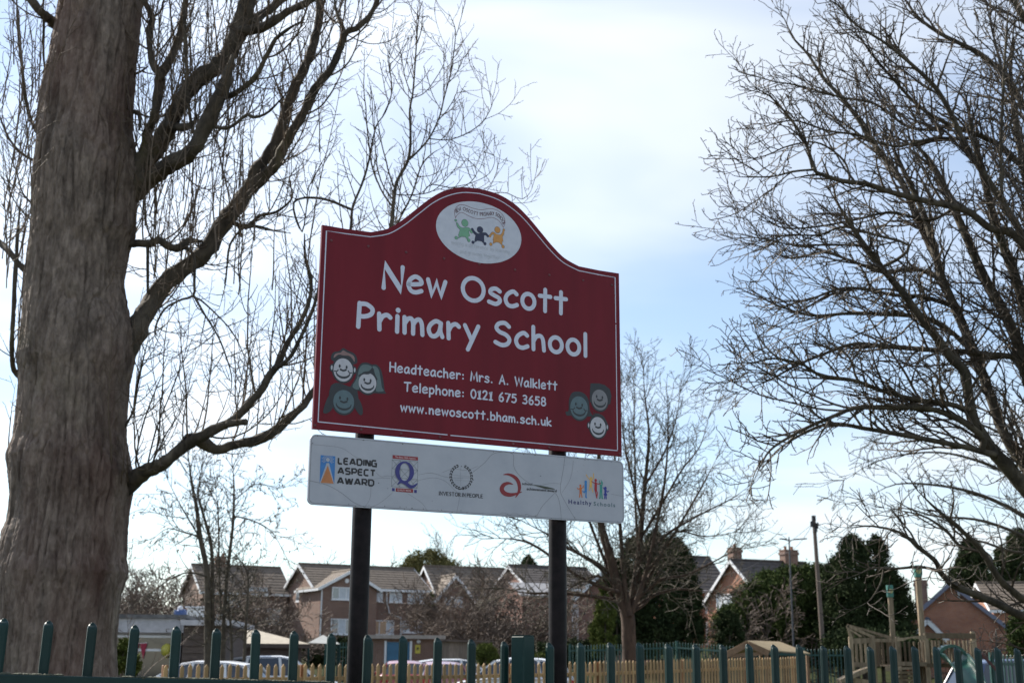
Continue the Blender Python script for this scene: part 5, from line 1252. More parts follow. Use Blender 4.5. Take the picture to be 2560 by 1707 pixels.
H = House("brick_bungalow", "brown tiled low house at the right edge behind the brick bungalow", "house", 2490, 1600, 88, 2.0, -8)
H.block(0, 9, 0, 7, 3.1, 4.95, 'x', M_BRO, M_TILE, courses=9)
H.winr(1, 2.4, 1.2, 2.5, 'y', 0, 2, M_PANE)

# ================================================================== SCHOOL SIDE: LOW BUILDINGS
M_FASC = mat("grey_fascia", (0.42, 0.42, 0.44), .6, var=.12)
M_TIMB = mat("dark_timber", (0.060, 0.045, 0.038), .85, scale=4, col2=(0.10, 0.075, 0.06), stretch=(1, 1, 5))
S = House("school_building", "flat roofed school building with pale fascia and tall windows beside the big trunk", "building", 282, 1600, 40, 0, 6)
zt = S.hit((360, 1545), 'y', -.3).z; zb_ = S.hit((360, 1580), 'y', -.3).z; xr = S.hit((455, 1570), 'y', 0).x
mb = MB(); mb.box2((-9, 0, -.2), (xr, 9, zt - .02)); S.bld(mb, "wall", M_FASC)
mb = MB(); mb.box2((-9.3, -.3, zb_), (xr + .1, -.005, zt)); S.bld(mb, "fascia", M_FASC)
mb = MB(); mb.box2((-9.4, -.4, zt + .004), (xr + .2, 9.2, zt + .12)); S.bld(mb, "roof", M_FELT)
for k in range(5):
    u1 = xr - .12 - k * 1.32; S.winr(u1 - 1.24, u1, .15, zb_ - .08, 'y', 0, 1, M_PANED, top=.22)
S2 = House("timber_classroom", "dark timber clad classroom with felt roof behind the small alders", "building", 452, 1600, 39, 0, 6)
xr2 = S2.hit((566, 1600), 'y', 0).x; z2 = S2.hit((500, 1563), 'y', 0).z
nb = 12
mb = MB(); mb.box2((.06, .03, -.2), (xr2, 6, z2)); S2.bld(mb, "wall", M_TIMB)
for k in range(nb):
    mb = MB(); zz = z2 * k / nb; mb.prism([(.03, zz + .01), (-.02, zz + .01), (.012, zz + z2 / nb - .004), (.03, zz + z2 / nb - .004)], .061, xr2 - .001, lambda u, v, w: Vector((w, u, v))); S2.bld(mb, "board", M_TIMB)
mb = MB(); mb.box2((-.02, -.25, z2 + .003), (xr2 + .25, 6.2, z2 + .16)); S2.bld(mb, "roof", M_FASC)
for lab, pt, col, nm, cat in (("blue tarpaulin bundle on the flat school roof", z4(1395, 1035), (.05, .10, .26), "tarpaulin_bundle", "tarpaulin"), ("white roof vent box on the flat school roof", z4(1530, 1030), (.75, .75, .74), "roof_vent", "vent")):
    p = W(*pt, 43); p.z = zt + .12; t = thing(nm, lab, cat, p)
    mb = MB(); r5 = random.Random(len(lab))
    if nm == "tarpaulin_bundle":
        mb.ball(p + Vector((0, 0, .14)), .24, 10, 6, (1, .8, .62)); o = mb.build("sheet", mat("blue_tarp", col, .5), t)
        for v in o.data.vertices: v.co += Vector((r5.uniform(-.04, .04), r5.uniform(-.04, .04), r5.uniform(-.04, .04)))
        m2 = MB(); m2.ball(p + Vector((-.02, 0, .30)), .10, 8, 5); m2.build("knot", mat("pale_cloth", (.6, .62, .66), .7), t)
    else:
        mb.box(p + Vector((0, 0, .16)), (.62, .5, .30)); mb.build("box", mat("vent_white", col, .4), t, bevel=.03); m2 = MB(); m2.box(p + Vector((0, 0, .345)), (.74, .6, .05)); m2.build("lid", M_UPVC, t)
# bunting and a yellow ball in the school window
q = S.hit(z4(960, 1240), 'y', -.12); q2 = S.hit(z4(1140, 1255), 'y', -.12)
bt = thing("bunting", "red triangular bunting hanging across the school window", "bunting", S.root.matrix_world @ Vector((0, 0, 0)) if False else S.o, S.yaw)
mb = MB(); mb.tube([q, (q + q2) / 2 - Vector((0, 0, .05)), q2], .01, 5); mb.build("string", M_UPVC, bt, local=True)
for k in range(3):
    c = q + (q2 - q) * ((k + .5) / 3); w_ = (q2 - q).length / 3 * .92
    mb = MB(); mb.prism([(c.x - w_ / 2, c.z - .02), (c.x + w_ / 2, c.z - .02), (c.x + w_ * .1, c.z - .50)], -.125, -.115, lambda u, v, w: Vector((u, w, v))); mb.build("flag", mat("red_flag", (.30, .02, .05), .7), bt, local=True)
q = S.hit(z4(1290, 1312), 'y', -.25)
bl_ = thing("balloon", "round yellow balloon hanging outside the school window", "balloon", S.o, S.yaw)
mb = MB(); mb.ball(q, .185, 16, 10, (1, 1, 1.08)); mb.build("balloon_skin", mat("yellow_balloon", (.45, .42, .06), .35), bl_, local=True, shade=True)
mb = MB(); mb.tube([q - Vector((0, 0, .19)), q - Vector((0, 0, .24))], [.015, .03], 8); mb.build("knot", mat("yellow_balloon2", (.4, .37, .05), .4), bl_, local=True)

# shed with sunlit sloping roof, left of the sign post
M_SHR = mat("shed_roof_felt", (0.42, 0.37, 0.29), .85, var=.12, scale=5)
D = House("garden_shed", "low shed with pale sunlit sloping roof behind the white car", "shed", 608, 1600, 50, 0, 16)
ze_ = D.hit((690, 1608), 'y', 0).z; zr_ = D.hit((620, 1563), 'y', 2.6).z; xr = D.hit((776, 1610), 'y', 0).x
mb = MB(); mb.box2((-2, .25, -.2), (xr - .3, 4.8, ze_ - .04)); D.bld(mb, "wall", M_TIMB)
mb = MB(); mb.add([(-2.3, 0, ze_), (xr, 0, ze_), (xr - 2.6, 2.6, zr_), (-2.3, 2.6, zr_), (-2.3, 5.1, ze_), (xr, 5.1, ze_)], [(0, 1, 2, 3), (3, 2, 5, 4), (1, 5, 2), (0, 3, 4), (0, 4, 5, 1)]); D.bld(mb, "roof", M_SHR)
mb = MB(); mb.box2((-2.32, -.03, ze_ - .16), (xr, -.005, ze_ - .005)); D.bld(mb, "fascia", M_TIMB)
# small pale canopy
K = House("garden_canopy", "small pale pyramid canopy beside the left sign post", "canopy", 788, 1600, 56, 0, 10)
zc0 = K.hit((800, 1606), 'y', 0).z; xk = K.hit((852, 1606), 'y', 0).x; zc1 = K.hit((812, 1586), 'y', .8).z
mb = MB(); mb.add([(-.3, 0, zc0), (xk, 0, zc0 - .05), (xk, 1.6, zc0), (-.3, 1.6, zc0), (xk / 2 - .2, .8, zc1)], [(0, 1, 4), (1, 2, 4), (2, 3, 4), (3, 0, 4), (3, 2, 1, 0)]); K.bld(mb, "canopy_cloth", mat("canopy_cloth", (.45, .45, .42), .8, var=.1))
for x, y in ((-.25, .05), (xk - .05, .05), (-.25, 1.55), (xk - .05, 1.55)):
    mb = MB(); mb.tube([(x, y, -.1), (x, y, zc0 - .02)], .035, 6); K.bld(mb, "leg", M_GREEN)

# garage with blue door
M_BLUE = mat("blue_door_paint", (0.035, 0.135, 0.235), .5, var=.12, scale=2)
Gg = House("garage", "flat roofed brick garage with a blue door right of the left sign post", "garage", 925, 1600, 66, .1, 4)
zt = Gg.hit((1000, 1596), 'y', 0).z; xr = Gg.hit((1104, 1600), 'y', 0).x
mb = MB(); mb.box2((-.5, 0, -.2), (xr, 6, zt)); Gg.bld(mb, "wall", M_BRN)
mb = MB(); mb.box2((-.7, -.3, zt + .003), (xr + .2, 6.2, zt + .19)); Gg.bld(mb, "roof", mat("garage_roof", (.33, .29, .26), .8, var=.15))
a, b = Gg.hit(z5(1405, 1158), 'y', 0), Gg.hit(z5(1640, 1400), 'y', 0)
mb = MB(); mb.box2((a.x + .05, -.05, 0), (b.x - .05, -.005, a.z - .06)); dr = Gg.bld(mb, "door", M_BLUE)
for k in range(5):
    mb = MB(); z_ = .15 + (a.z - .3) * k / 5; mb.box2((a.x + .1, -.075, z_), (b.x - .1, -.051, z_ + (a.z - .3) / 5 - .06)); Gg.bld(mb, "door_panel", M_BLUE, dr)
mb = MB(); mb.box2((a.x - .06, -.09, 0), (a.x + .045, -.002, a.z)); mb.box2((b.x - .045, -.09, 0), (b.x + .06, -.002, a.z)); Gg.bld(mb, "door_frame", M_UPVC)
c = Gg.hit(z5(1720, 1167), 'y', 0); mb = MB(); mb.ball((c.x, -.06, c.z), .10, 10, 6); Gg.bld(mb, "wall_lamp", M_UPVC)
a, b = Gg.hit(z5(1688, 1198), 'y', 0), Gg.hit(z5(1735, 1280), 'y', 0)
Yel = thing("warning_sign", "small yellow warning plate on the garage wall beside the blue door", "sign", Gg.o, Gg.yaw)
mb = MB(); mb.box2((a.x, -.03, b.z), (b.x, -.004, a.z)); pl = mb.build("plate", mat("yellow_plate", (.55, .46, .06), .5), Yel, local=True)
mb = MB()
for zz in (.30, .24, .18): mb.box2((a.x + .05, -.034, b.z + zz - .02), (b.x - .05, -.0305, b.z + zz + .0))
mb.add([((a.x + b.x) / 2 - .07, -.034, a.z - .22), ((a.x + b.x) / 2 + .07, -.034, a.z - .22), ((a.x + b.x) / 2, -.034, a.z - .08)], [(0, 1, 2)]); mb.build("print", M_INK, pl, local=True)
# boarded fence with corrugated cap
B_ = thing("board_fence", "weathered vertical board fence with corrugated cap right of the garage", "fence", W(1105, 1640, 64))
p0, p1 = W(1090, 1602, 64), W(1234, 1606, 66); nbd = 26
MWD = mat("weathered_boards", (0.17, 0.14, 0.115), .85, scale=3, col2=(0.27, 0.23, 0.20), stretch=(4, 4, .6), rnd=.25)
for k in range(nbd):
    c = p0 + (p1 - p0) * ((k + .5) / nbd); w_ = (p1 - p0).length / nbd * .94
    mb = MB(); mb.box((c.x, c.y + (.012 if k % 2 else 0), (c.z + .1) / 2 - .05), (w_, .025, c.z - .02)); mb.build("board", MWD, B_)
mb = MB(); mb.bar(p0 + Vector((0, -.1, .05)), p1 + Vector((.1, -.1, .05)), .34, .07); mb.build("cap", mat("corrugated_cap", (.16, .12, .10), .8, var=.3), B_)

# distant green railing line, with a corner run
M_GREEN2 = mat("far_fence_green", (0.012, 0.06, 0.050), .5, var=.2)
def far_fence(pts, Y0s, label, hz, spacing=.135):
    t = thing("railing_fence", label, "fence", W(*pts[0], Y0s[0]))
    P = [W(x, y, Y) for (x, y), Y in zip(pts, Y0s)]
    mb = MB()
    for a, b in zip(P, P[1:]):
        n = int((b - a).length / spacing)
        for k in range(n):
            c = a + (b - a) * (k / n); mb.tube([(c.x, c.y, gh(c.x, c.y) - .05), (c.x, c.y, c.z - .02), (c.x, c.y, c.z)], [.022, .022, .008], 5)
    o = mb.build("pales", M_GREEN2, t); o["kind"] = "stuff"
    for dz in (-.22, -1.6):
        mb = MB()
        for a, b in zip(P, P[1:]): mb.bar(a + Vector((0, -.045, dz)), b + Vector((0, -.045, dz)), .04, .06)
        mb.build("rail", M_GREEN2, t)
    for a in P:
        mb = MB(); mb.box((a.x, a.y + .05, a.z / 2 + .0), (.10, .08, a.z + .1)); mb.build("fence_post", M_GREEN2, t)
far_fence([(1425, 1612), (1560, 1609), (1692, 1604)], (52, 53, 52), "distant green railing fence behind the middle tree", 2.2)
far_fence([(1693, 1604), (1800, 1612), (1900, 1618), (2010, 1621), (2120, 1622)], (51.5, 50, 49, 48, 47), "distant green railing fence running in front of the dark hedge", 2.2)
far_fence([(815, 1590 + 14), (930, 1606)], (60, 61), "distant green railing fence behind the left sign post", 2.2)
far_fence([(2480, 1634), (2600, 1637)], (30, 31), "green railing fence in front of the blue car at the right edge", 1.6)
# ================================================================== PICKET FENCE
M_PICK = mat("picket_wood", (0.30, 0.18, 0.078), .75, scale=3, col2=(0.45, 0.29, 0.13), stretch=(6, 6, 1), bump=.1, rnd=.32)
M_PPOST = mat("picket_post_wood", (0.17, 0.075, 0.032), .75, scale=3, col2=(0.24, 0.115, 0.05), stretch=(6, 6, 1))
pk = thing("picket_fence", "low tan wooden picket fence with pointed tops in front of the parked cars", "fence", W(1210, 1655, 26))
LOC[pk] = Vector(pk.location)
def picket_mesh():
    mb = MB(); w, h = .034, 1.30
    mb.prism([(-w, -h), (w, -h), (w, -.05), (0, 0), (-w, -.05)], -.009, .009, lambda u, v, q: Vector((u, q, v))); return mb
pk0 = None; rk = random.Random(4)
kn = [((415, 1660), 22.0), ((800, 1658.5), 23.6), ((1210, 1656), 26.0), ((1500, 1652), 28.0), ((1995, 1640), 35.0)]
posts_px = [418, 760, 1278, 1499, 1689, 1850, 1990]
for (a, ya), (b, yb) in zip(kn, kn[1:]):
    A_, B2 = W(*a, ya), W(*b, yb); D_ = B2 - A_; n = int(D_.length / .138); yaw = math.atan2(D_.y, D_.x)
    for k in range(n):
        c = A_ + D_ * (k / n)
        if pk0 is None: pk0 = picket_mesh().build("picket", M_PICK, pk, local=True); o = pk0
        else: o = bpy.data.objects.new("picket", pk0.data); COL.objects.link(o); o.parent = pk
        o.location = c - LOC[pk] + Vector((0, 0, rk.uniform(-.012, .012))); o.rotation_euler = (0, rk.uniform(-.012, .012), yaw)
    nrm = Vector((math.sin(yaw), -math.cos(yaw), 0))
    for dz in (-.26, -1.0):
        mb = MB(); mb.bar(A_ - nrm * .033 + Vector((0, 0, dz)), B2 - nrm * .033 + Vector((0, 0, dz)), .045, .07); mb.build("rail", M_PICK, pk)
    for px in posts_px:
        if a[0] <= px < b[0]:
            f = (px - a[0]) / (b[0] - a[0]); c = A_ + D_ * f
            mb = MB(); mb.box((c.x - nrm.x * .105, c.y - nrm.y * .105, c.z / 2 - .02), (.09, .09, c.z + .02), Matrix.Rotation(yaw, 3, 'Z')); mb.build("fence_post", M_PPOST, pk, bevel=.008)

# ================================================================== CARS
M_TYRE = mat("tyre_rubber", (0.02, 0.02, 0.02), .8); M_RIM = mat("wheel_rim", (0.5, 0.5, 0.52), .3, metal=.8)
M_CGL = glass_mat("car_glass", (0.03, 0.04, 0.055), .04); M_LAMP = mat("car_lamp", (0.7, 0.72, 0.75), .15); M_TAIL = mat("car_tail_lamp", (0.35, 0.01, 0.01), .25); M_PLATE = mat("number_plate", (.6, .6, .5), .5)
def car(label, px, py_roof, Y, yaw, col, L=4.1, Wd=1.74, Hh=1.48, glass=None):
    m, N, Lk, B = new_mat("car_paint"); B.inputs["Base Color"].default_value = (*col, 1); B.inputs["Roughness"].default_value = .28; B.inputs["Coat Weight"].default_value = .6; B.inputs["Coat Roughness"].default_value = .05
    p = W(px, py_roof, Y); t = thing("parked_car", label, "car", (p.x, p.y, gh(p.x, p.y)), math.radians(yaw), "cars parked behind the picket fence")
    sc = p.z - gh(p.x, p.y); Hh = max(1.35, min(1.62, sc)); gl = glass or M_CGL
    h = L / 2; hw = Wd / 2
    # lower body: side outline, cross-section narrowing to sill and shoulder
    prof = [(-h, .48), (-h + .03, .86), (-h + .18, .96), (-h + .6, .98), (.55, .97), (h - .75, .86), (h - .15, .70), (h, .50), (h - .05, .28), (-h + .06, .26)]
    mb = MB(); n = len(prof); rings = [(-hw, .93), (-hw * .985, 1.0), (hw * .985, 1.0), (hw, .93)]
    vs = []
    for yy, s_ in ((-hw + .06, .95), (-hw, 1.0), (-hw + .10, 1.0), (0, 1.02), (hw - .10, 1.0), (hw, 1.0), (hw - .06, .95)):
        for x, z in prof:
            top = z > .6
            vs.append((x * (1.0 if abs(yy) < hw - .02 else .985), yy, .28 + (z - .28) * (s_ if top else 1) - (.05 if (top and abs(yy) >= hw - .07) else 0)))
    fs = [(i * n + k, i * n + (k + 1) % n, (i + 1) * n + (k + 1) % n, (i + 1) * n + k) for i in range(6) for k in range(n)] + [tuple(range(n)), tuple(6 * n + k for k in range(n))]
    mb.add(vs, fs); body = mb.build("body", m, t, local=True, shade=False, bevel=.012)
    # glass house: stations along the car
    st = [(-h + .22, .93, .74), (-h + .55, Hh - .13, .60), (-h + 1.1, Hh - .05, .59), (-.05, Hh - .035, .58), (.35, Hh - .10, .57), (1.02, .92, .72)]
    def ring(x, z, w_): return [(x, -w_, z), (x, -w_ * .55, z + .022), (x, 0, z + .03), (x, w_ * .55, z + .022), (x, w_, z)]
    mb = MB(); vs = []
    base = [(-h + .2, .9), (-h + .5, .93), (-h + 1.1, .94), (-.05, .94), (.4, .93), (1.06, .9)]
    for (x, z, w_), (bx_, bz) in zip(st, base): vs += [(bx_, -hw + .07, bz)] + ring(x, z, w_) + [(bx_, hw - .07, bz)]
    m7 = 7; fs = [(i * m7 + k, i * m7 + k + 1, (i + 1) * m7 + k + 1, (i + 1) * m7 + k) for i in range(5) for k in range(6)] + [tuple(range(7)), tuple(5 * 7 + k for k in range(7))]
    mb.add(vs, fs); mb.build("windows", gl, t, local=True)
    # roof skin and pillars a little proud of the glass
    mb = MB(); vs = []; rs = st[1:5]
    for x, z, w_ in rs:
        vs += [(x, -w_ - .03, z - .035), (x, -w_ * .9, z + .018), (x, -w_ * .5, z + .036), (x, 0, z + .044), (x, w_ * .5, z + .036), (x, w_ * .9, z + .018), (x, w_ + .03, z - .035)]
    mb.add(vs, [(i * 7 + k, i * 7 + k + 1, (i + 1) * 7 + k + 1, (i + 1) * 7 + k) for i in range(3) for k in range(6)])
    rf = mb.build("roof", m, t, local=True, shade=True)
    for s_ in (-1, 1):
        for a_, b_, w2 in (((1.05, .70, .92), (.36, .585, Hh - .10), .07), ((.02, .785, .93), (-.06, .60, Hh - .06), .08), ((-h + 1.0, .785, .93), (-h + 1.1, .605, Hh - .07), .08), ((-h + .24, .74, .93), (-h + .55, .615, Hh - .14), .12)):
            mb = MB(); mb.bar((a_[0], s_ * a_[1], a_[2]), (b_[0], s_ * b_[1], b_[2]), .035, w2, up=(1, 0, 0)); mb.build("pillar", m, t, local=True)
        mb = MB(); mb.box((.78, s_ * (hw + .06), .98), (.12, .16, .11)); mb.build("wing_mirror", m, t, local=True, bevel=.02)
        mb = MB(); mb.box((h - .10, s_ * (hw - .26), .64), (.12, .34, .13)); mb.build("headlight", M_LAMP, t, local=True, bevel=.02)
        mb = MB(); mb.box((-h + .03, s_ * (hw - .18), .80), (.08, .22, .2)); mb.build("tail_light", M_TAIL, t, local=True, bevel=.02)
        for x in (h - .80, -h + .72):
            mb = MB(); mb.tube([(x, s_ * (hw - .20), .31), (x, s_ * (hw + .005), .31)], .31, 20); wh = mb.build("wheel", M_TYRE, t, local=True)
            mb = MB(); mb.tube([(x, s_ * (hw + .002), .31), (x, s_ * (hw + .02), .31)], [.20, .17], 16); mb.build("rim", M_RIM, wh, local=True)
    for x in (h + .005, -h - .005):
        mb = MB(); mb.box((x, 0, .45), (.02, .5, .11)); mb.build("number_plate", M_PLATE, t, local=True)
    return t
WHT, SLV, RED_, PNK, DBL = (.72, .73, .74), (.45, .47, .50), (.33, .03, .03), (.30, .10, .13), (.02, .045, .13)
car("white hatchback with dark side windows nearest the big trunk", 500, 1650, 36, 172, WHT)
car("white car with a tall rounded roof parked left of the left sign post", 706, 1638, 42, 8, WHT, 4.3)
car("red car with pale roof rails just right of the left sign post", 1010, 1650, 46, 96, RED_, 3.9)
car("faded pink-red car parked between the red car and the white car", 1100, 1652, 45, 100, PNK, 3.9)
car("white estate car with dark windows half hidden behind the pink-red car", 1150, 1646, 52, 12, WHT, 4.5)
car("white car parked beside the square green fence post", 1275, 1643, 41, 170, WHT, 4.2)
car("dark blue car behind the play tower at the right edge", 2548, 1634, 36, 15, DBL, 4.3)

# ================================================================== LAMP POST, TELEGRAPH POLE, WIRES
M_LP = mat("lamp_post_grey", (0.06, 0.065, 0.075), .5, var=.2)
a, b = W(1971, 1350, 63), W(1985, 1640, 63); b.z = gh(b.x, 63)
a.x = (a.x + b.x) / 2 + .03
lp = thing("lamp_post", "slim grey street lamp with flat twin-arm head above the hedge", "lamp post", (b.x, b.y, b.z))
mb = MB(); mb.tube([b, b + Vector((0, 0, 1.2)), b + Vector((0, 0, 1.25)), a], [.075, .075, .052, .038], 10); mb.build("pole", M_LP, lp)
for s_ in (-1, 1):
    mb = MB(); mb.bar(a + Vector((0, 0, -.03)), a + Vector((s_ * .30, -.1, .05)), .06, .04); ar = mb.build("arm", M_LP, lp)
    mb = MB(); mb.box(a + Vector((s_ * (.55 if s_ > 0 else .32), -.1, .055)), (.62 if s_ > 0 else .34, .22, .05), Matrix.Rotation(-s_ * .06, 3, 'Y')); mb.build("lamp_head", M_LP, ar, bevel=.012)
mb = MB(); mb.tube([a, a + Vector((0, 0, .18))], [.05, .02], 8); mb.build("photocell", M_LP, lp)
M_POLE = mat("pole_wood", (0.10, 0.075, 0.06), .85, scale=2, col2=(0.17, 0.13, 0.105), stretch=(5, 5, .5))
a, b = W(2040, 1291, 60), W(2061, 1640, 60); b.z = gh(b.x, 60); a.x = b.x - .16
tp = thing("telegraph_pole", "tall wooden telegraph pole with junction boxes at its top", "pole", (b.x, b.y, b.z))
mb = MB(); mb.tube([b, (a + b) / 2, a], [.125, .105, .088], 12); mb.build("pole", M_POLE, tp)
for dz, s_, dx in ((-.55, .26, .12), (-.45, .2, -.16), (-.75, .2, .05)):
    mb = MB(); mb.box(a + Vector((dx * .75, -.11, dz * .8)), (.15, .13, .27)); mb.build("junction_box", M_INK, tp, bevel=.02)
mb = MB(); mb.tube([a + Vector((0, 0, -.2)), a + Vector((0, 0, .05))], .10, 10); mb.build("cap", M_INK, tp)
for nm, tgt, lab in (("telephone_wire", W(1780, 1440, 90), "thin telephone wire from the pole down to the orange gabled house"), ("telephone_wire", W(2250, 1330, 60), "thin telephone wire from the pole towards the right edge"), ("telephone_wire", W(1940, 1380, 92), "thin telephone wire from the pole to the house chimney")):
    s_ = a + Vector((0, 0, -.3)); P = [s_ + (tgt - s_) * (k / 10) - Vector((0, 0, .6 * math.sin(math.pi * k / 10))) for k in range(11)]
    mb = MB(); mb.tube(P, .012, 4); tag(mb.build(nm, M_INK, None), lab, "wire", "telephone wires")

# ================================================================== PLAY TOWER
M_PW = mat("play_wood", (0.19, 0.145, 0.09), .85, scale=4, col2=(0.36, 0.28, 0.185), stretch=(5, 5, .8), bump=.2, rnd=.3)
M_PD = mat("play_wood_dark", (0.10, 0.072, 0.042), .85, scale=4, col2=(0.16, 0.115, 0.07), stretch=(5, 5, .8))
PY = 28.0
o8 = W(*p8(760, 1500), PY); o8.z = 0
pt_ = thing("play_tower", "weathered wooden play tower with two tall masts and a green slide at the right", "play tower", o8)
def V8(x, y, dy=0): return W(*p8(x, y), PY + dy)
def vpost(x, ytop, w=30, dy=0, m=M_PW, nm="post"):
    p = V8(x, ytop, dy); s_ = w / 3.508 / ppm(PY); mb = MB(); mb.box((p.x, p.y, p.z / 2), (s_, s_, p.z)); return mb.build(nm, m, pt_, bevel=.008)
def plank(x0, y0, x1, y1, h=30, dy=0, th=.03, m=M_PW, nm="plank"):
    a, b = V8(x0, y0, dy), V8(x1, y1, dy); mb = MB(); mb.bar(a, b, th, h / 3.508 / ppm(PY)); return mb.build(nm, m, pt_)
def slats(x0, x1, yt, yb, n, dy=0, m=M_PW, gap=.22):
    for k in range(n):
        xa = x0 + (x1 - x0) * (k + gap / 2) / n; xb = x0 + (x1 - x0) * (k + 1 - gap / 2) / n
        a, b = V8(xa, yt, dy), V8(xb, yb, dy); mb = MB(); mb.box2((a.x, a.y - .012, b.z), (b.x, a.y + .012, a.z)); mb.build("slat", m, pt_)
for x, yt, dy in ((232, 1160, 0), (425, 1150, 0), (232, 1165, 1.3), (640, 1160, 0), (890, 1130, 0), (1300, 1115, 0), (1310, 1130, 1.4), (890, 1150, 1.4), (640, 1165, 1.3)): vpost(x, yt, 34, dy)
def mast(x0, yt, x1, yb, dy, w):
    a, b = V8(x0, yt, dy), V8(x1, yb, dy); b.z = 0; a.x = b.x - .04; s_ = w / 3.508 / ppm(PY)
    mb = MB(); mb.box(((a.x + b.x) / 2, a.y, a.z / 2), (s_, s_, a.z)); ms = mb.build("mast", M_PW, pt_, bevel=.01)
    cc = Vector(((a.x + b.x) / 2, a.y, a.z))
    mb = MB(); mb.box(cc + Vector((0, 0, -.10)), (s_ * 1.3, s_ * 1.3, .27)); cp = mb.build("mast_cap", mat("mast_cap_green", (.05, .19, .15), .5), pt_, bevel=.012)
    mb = MB(); f = cc + Vector((0, -s_ * .652, -.10)); mb.tube([f + Vector((0, .001, 0)), f + Vector((0, -.006, 0))], s_ * .5, 18); mb.build("badge", mat("badge_yellow", (.42, .38, .16), .6), cp)
    mb = MB(); q = [f + Vector((s_ * .20 * math.sin(t * 2 * math.pi) * (1 if t < .5 else 1), -.010, s_ * .30 * math.cos(t * math.pi))) for t in [k / 12 for k in range(13)]]
    mb.tube(q, s_ * .055, 5); mb.build("badge_letter", mat("badge_green", (.03, .12, .10), .5), cp)
mast(578, 722, 612, 1170, .7, 40); mast(828, 548, 868, 1140, .9, 46)
# open pitched roof frame on the left tower
for dy in (0, 1.3):
    plank(205, 1062, 240, 1180, 22, dy); plank(205, 1062, 425, 1160, 24, dy); plank(230, 1100, 330, 1160, 14, dy)
plank(205, 1058, 590, 1165, 18, .65, nm="roof_ridge"); plank(330, 1090, 600, 1180, 20, 1.3)
for k in range(6): plank(232 + 32 * k, 1075 + 15 * k, 262 + 50 * k, 1165, 10, .65, .02, M_PD)
plank(218, 1200, 440, 1190, 46); plank(218, 1400, 440, 1410, 40); plank(440, 1190, 640, 1195, 30, .2)
slats(225, 430, 1215, 1400, 5); slats(440, 640, 1205, 1400, 6, .25, M_PD); slats(445, 640, 1200, 1420, 4, 1.3, M_PD)
# arched front between the masts
mb = MB(); arc = [(640, 1170), (700, 1168), (760, 1160), (830, 1150), (895, 1145), (895, 1190), (850, 1192), (820, 1178), (770, 1172), (730, 1180), (700, 1196), (640, 1200)]
mb.add([V8(x, y, -.06) for x, y in arc] + [V8(x, y, -.02) for x, y in arc], [tuple(range(12)), tuple(range(23, 11, -1))] + [(i, (i + 1) % 12, 12 + (i + 1) % 12, 12 + i) for i in range(12)]); mb.build("arch_board", M_PW, pt_)
for x in (665, 705, 745, 790, 835, 870): vpost(x, 1205, 18, .5, M_PD, "rail_post")
plank(640, 1395, 900, 1400, 34, -.05); plank(540, 1440, 680, 1440, 40, -.1)
plank(890, 1150, 1325, 1155, 46, -.04, m=M_PD); slats(900, 1310, 1190, 1420, 12, 0); plank(890, 1410, 1330, 1415, 34, -.03, m=M_PD)
slats(900, 1310, 1190, 1420, 9, 1.4, M_PD)
for k in range(5): plank(650, 1440 + 34 * k, 780, 1436 + 34 * k, 18, -.3 + .12 * k, .16, nm="step")
plank(130, 1550, 380, 1440, 34, -.3, .4, nm="ramp"); plank(255, 1540, 400, 1560, 40, -.3)
mb = MB(); a, b = V8(640, 1400, .1), V8(1310, 1400, .1); mb.box2((a.x, a.y, a.z - .05), (b.x, a.y + 1.3, a.z - .01)); mb.build("deck", M_PD, pt_)
# green slide with curved hood
M_SL = mat("slide_green", (0.012, 0.085, 0.06), .35, var=.15)
path = [V8(1120, 1360, -.1), V8(1170, 1380, -.5), V8(1225, 1450, -.9), V8(1290, 1560, -1.3), V8(1330, 1680, -1.7)]
mb = MB(); vs = []; n = 11
for p in path:
    for k in range(n):
        t = math.pi * (k / (n - 1)); vs.append(p + Vector((.27 * math.cos(t), 0, -.24 * math.sin(t) + .16)))
    for k in range(n):
        t = math.pi * (1 - k / (n - 1)); vs.append(p + Vector((.24 * math.cos(t), 0, -.21 * math.sin(t) + .16)))
m22 = 2 * n; mb.add(vs, [(i * m22 + k, i * m22 + (k + 1) % m22, (i + 1) * m22 + (k + 1) % m22, (i + 1) * m22 + k) for i in range(len(path) - 1) for k in range(m22)]); mb.build("slide", M_SL, pt_, shade=True)
mb = MB(); c = V8(1110, 1370, -.05); vs = []
for dy in (-.16, .16):
    for rr2 in (.36, .30):
        for k in range(15):
            t = math.pi * 1.0 * k / 14; vs.append(c + Vector((rr2 * math.cos(t), dy, rr2 * 1.05 * math.sin(t) - .04)))
fs = []
for k in range(14): fs += [(k, k + 1, 15 + k + 1, 15 + k), (30 + k, 45 + k, 45 + k + 1, 30 + k + 1), (k, 30 + k, 30 + k + 1, k + 1), (15 + k, 15 + k + 1, 45 + k + 1, 45 + k)]
mb.add(vs, fs); mb.build("slide_hood", M_SL, pt_)
plank(1380, 1310, 1520, 1460, 22, -.2, .05, mat("slide_rail_red", (.09, .03, .025), .6), "slide_rail")

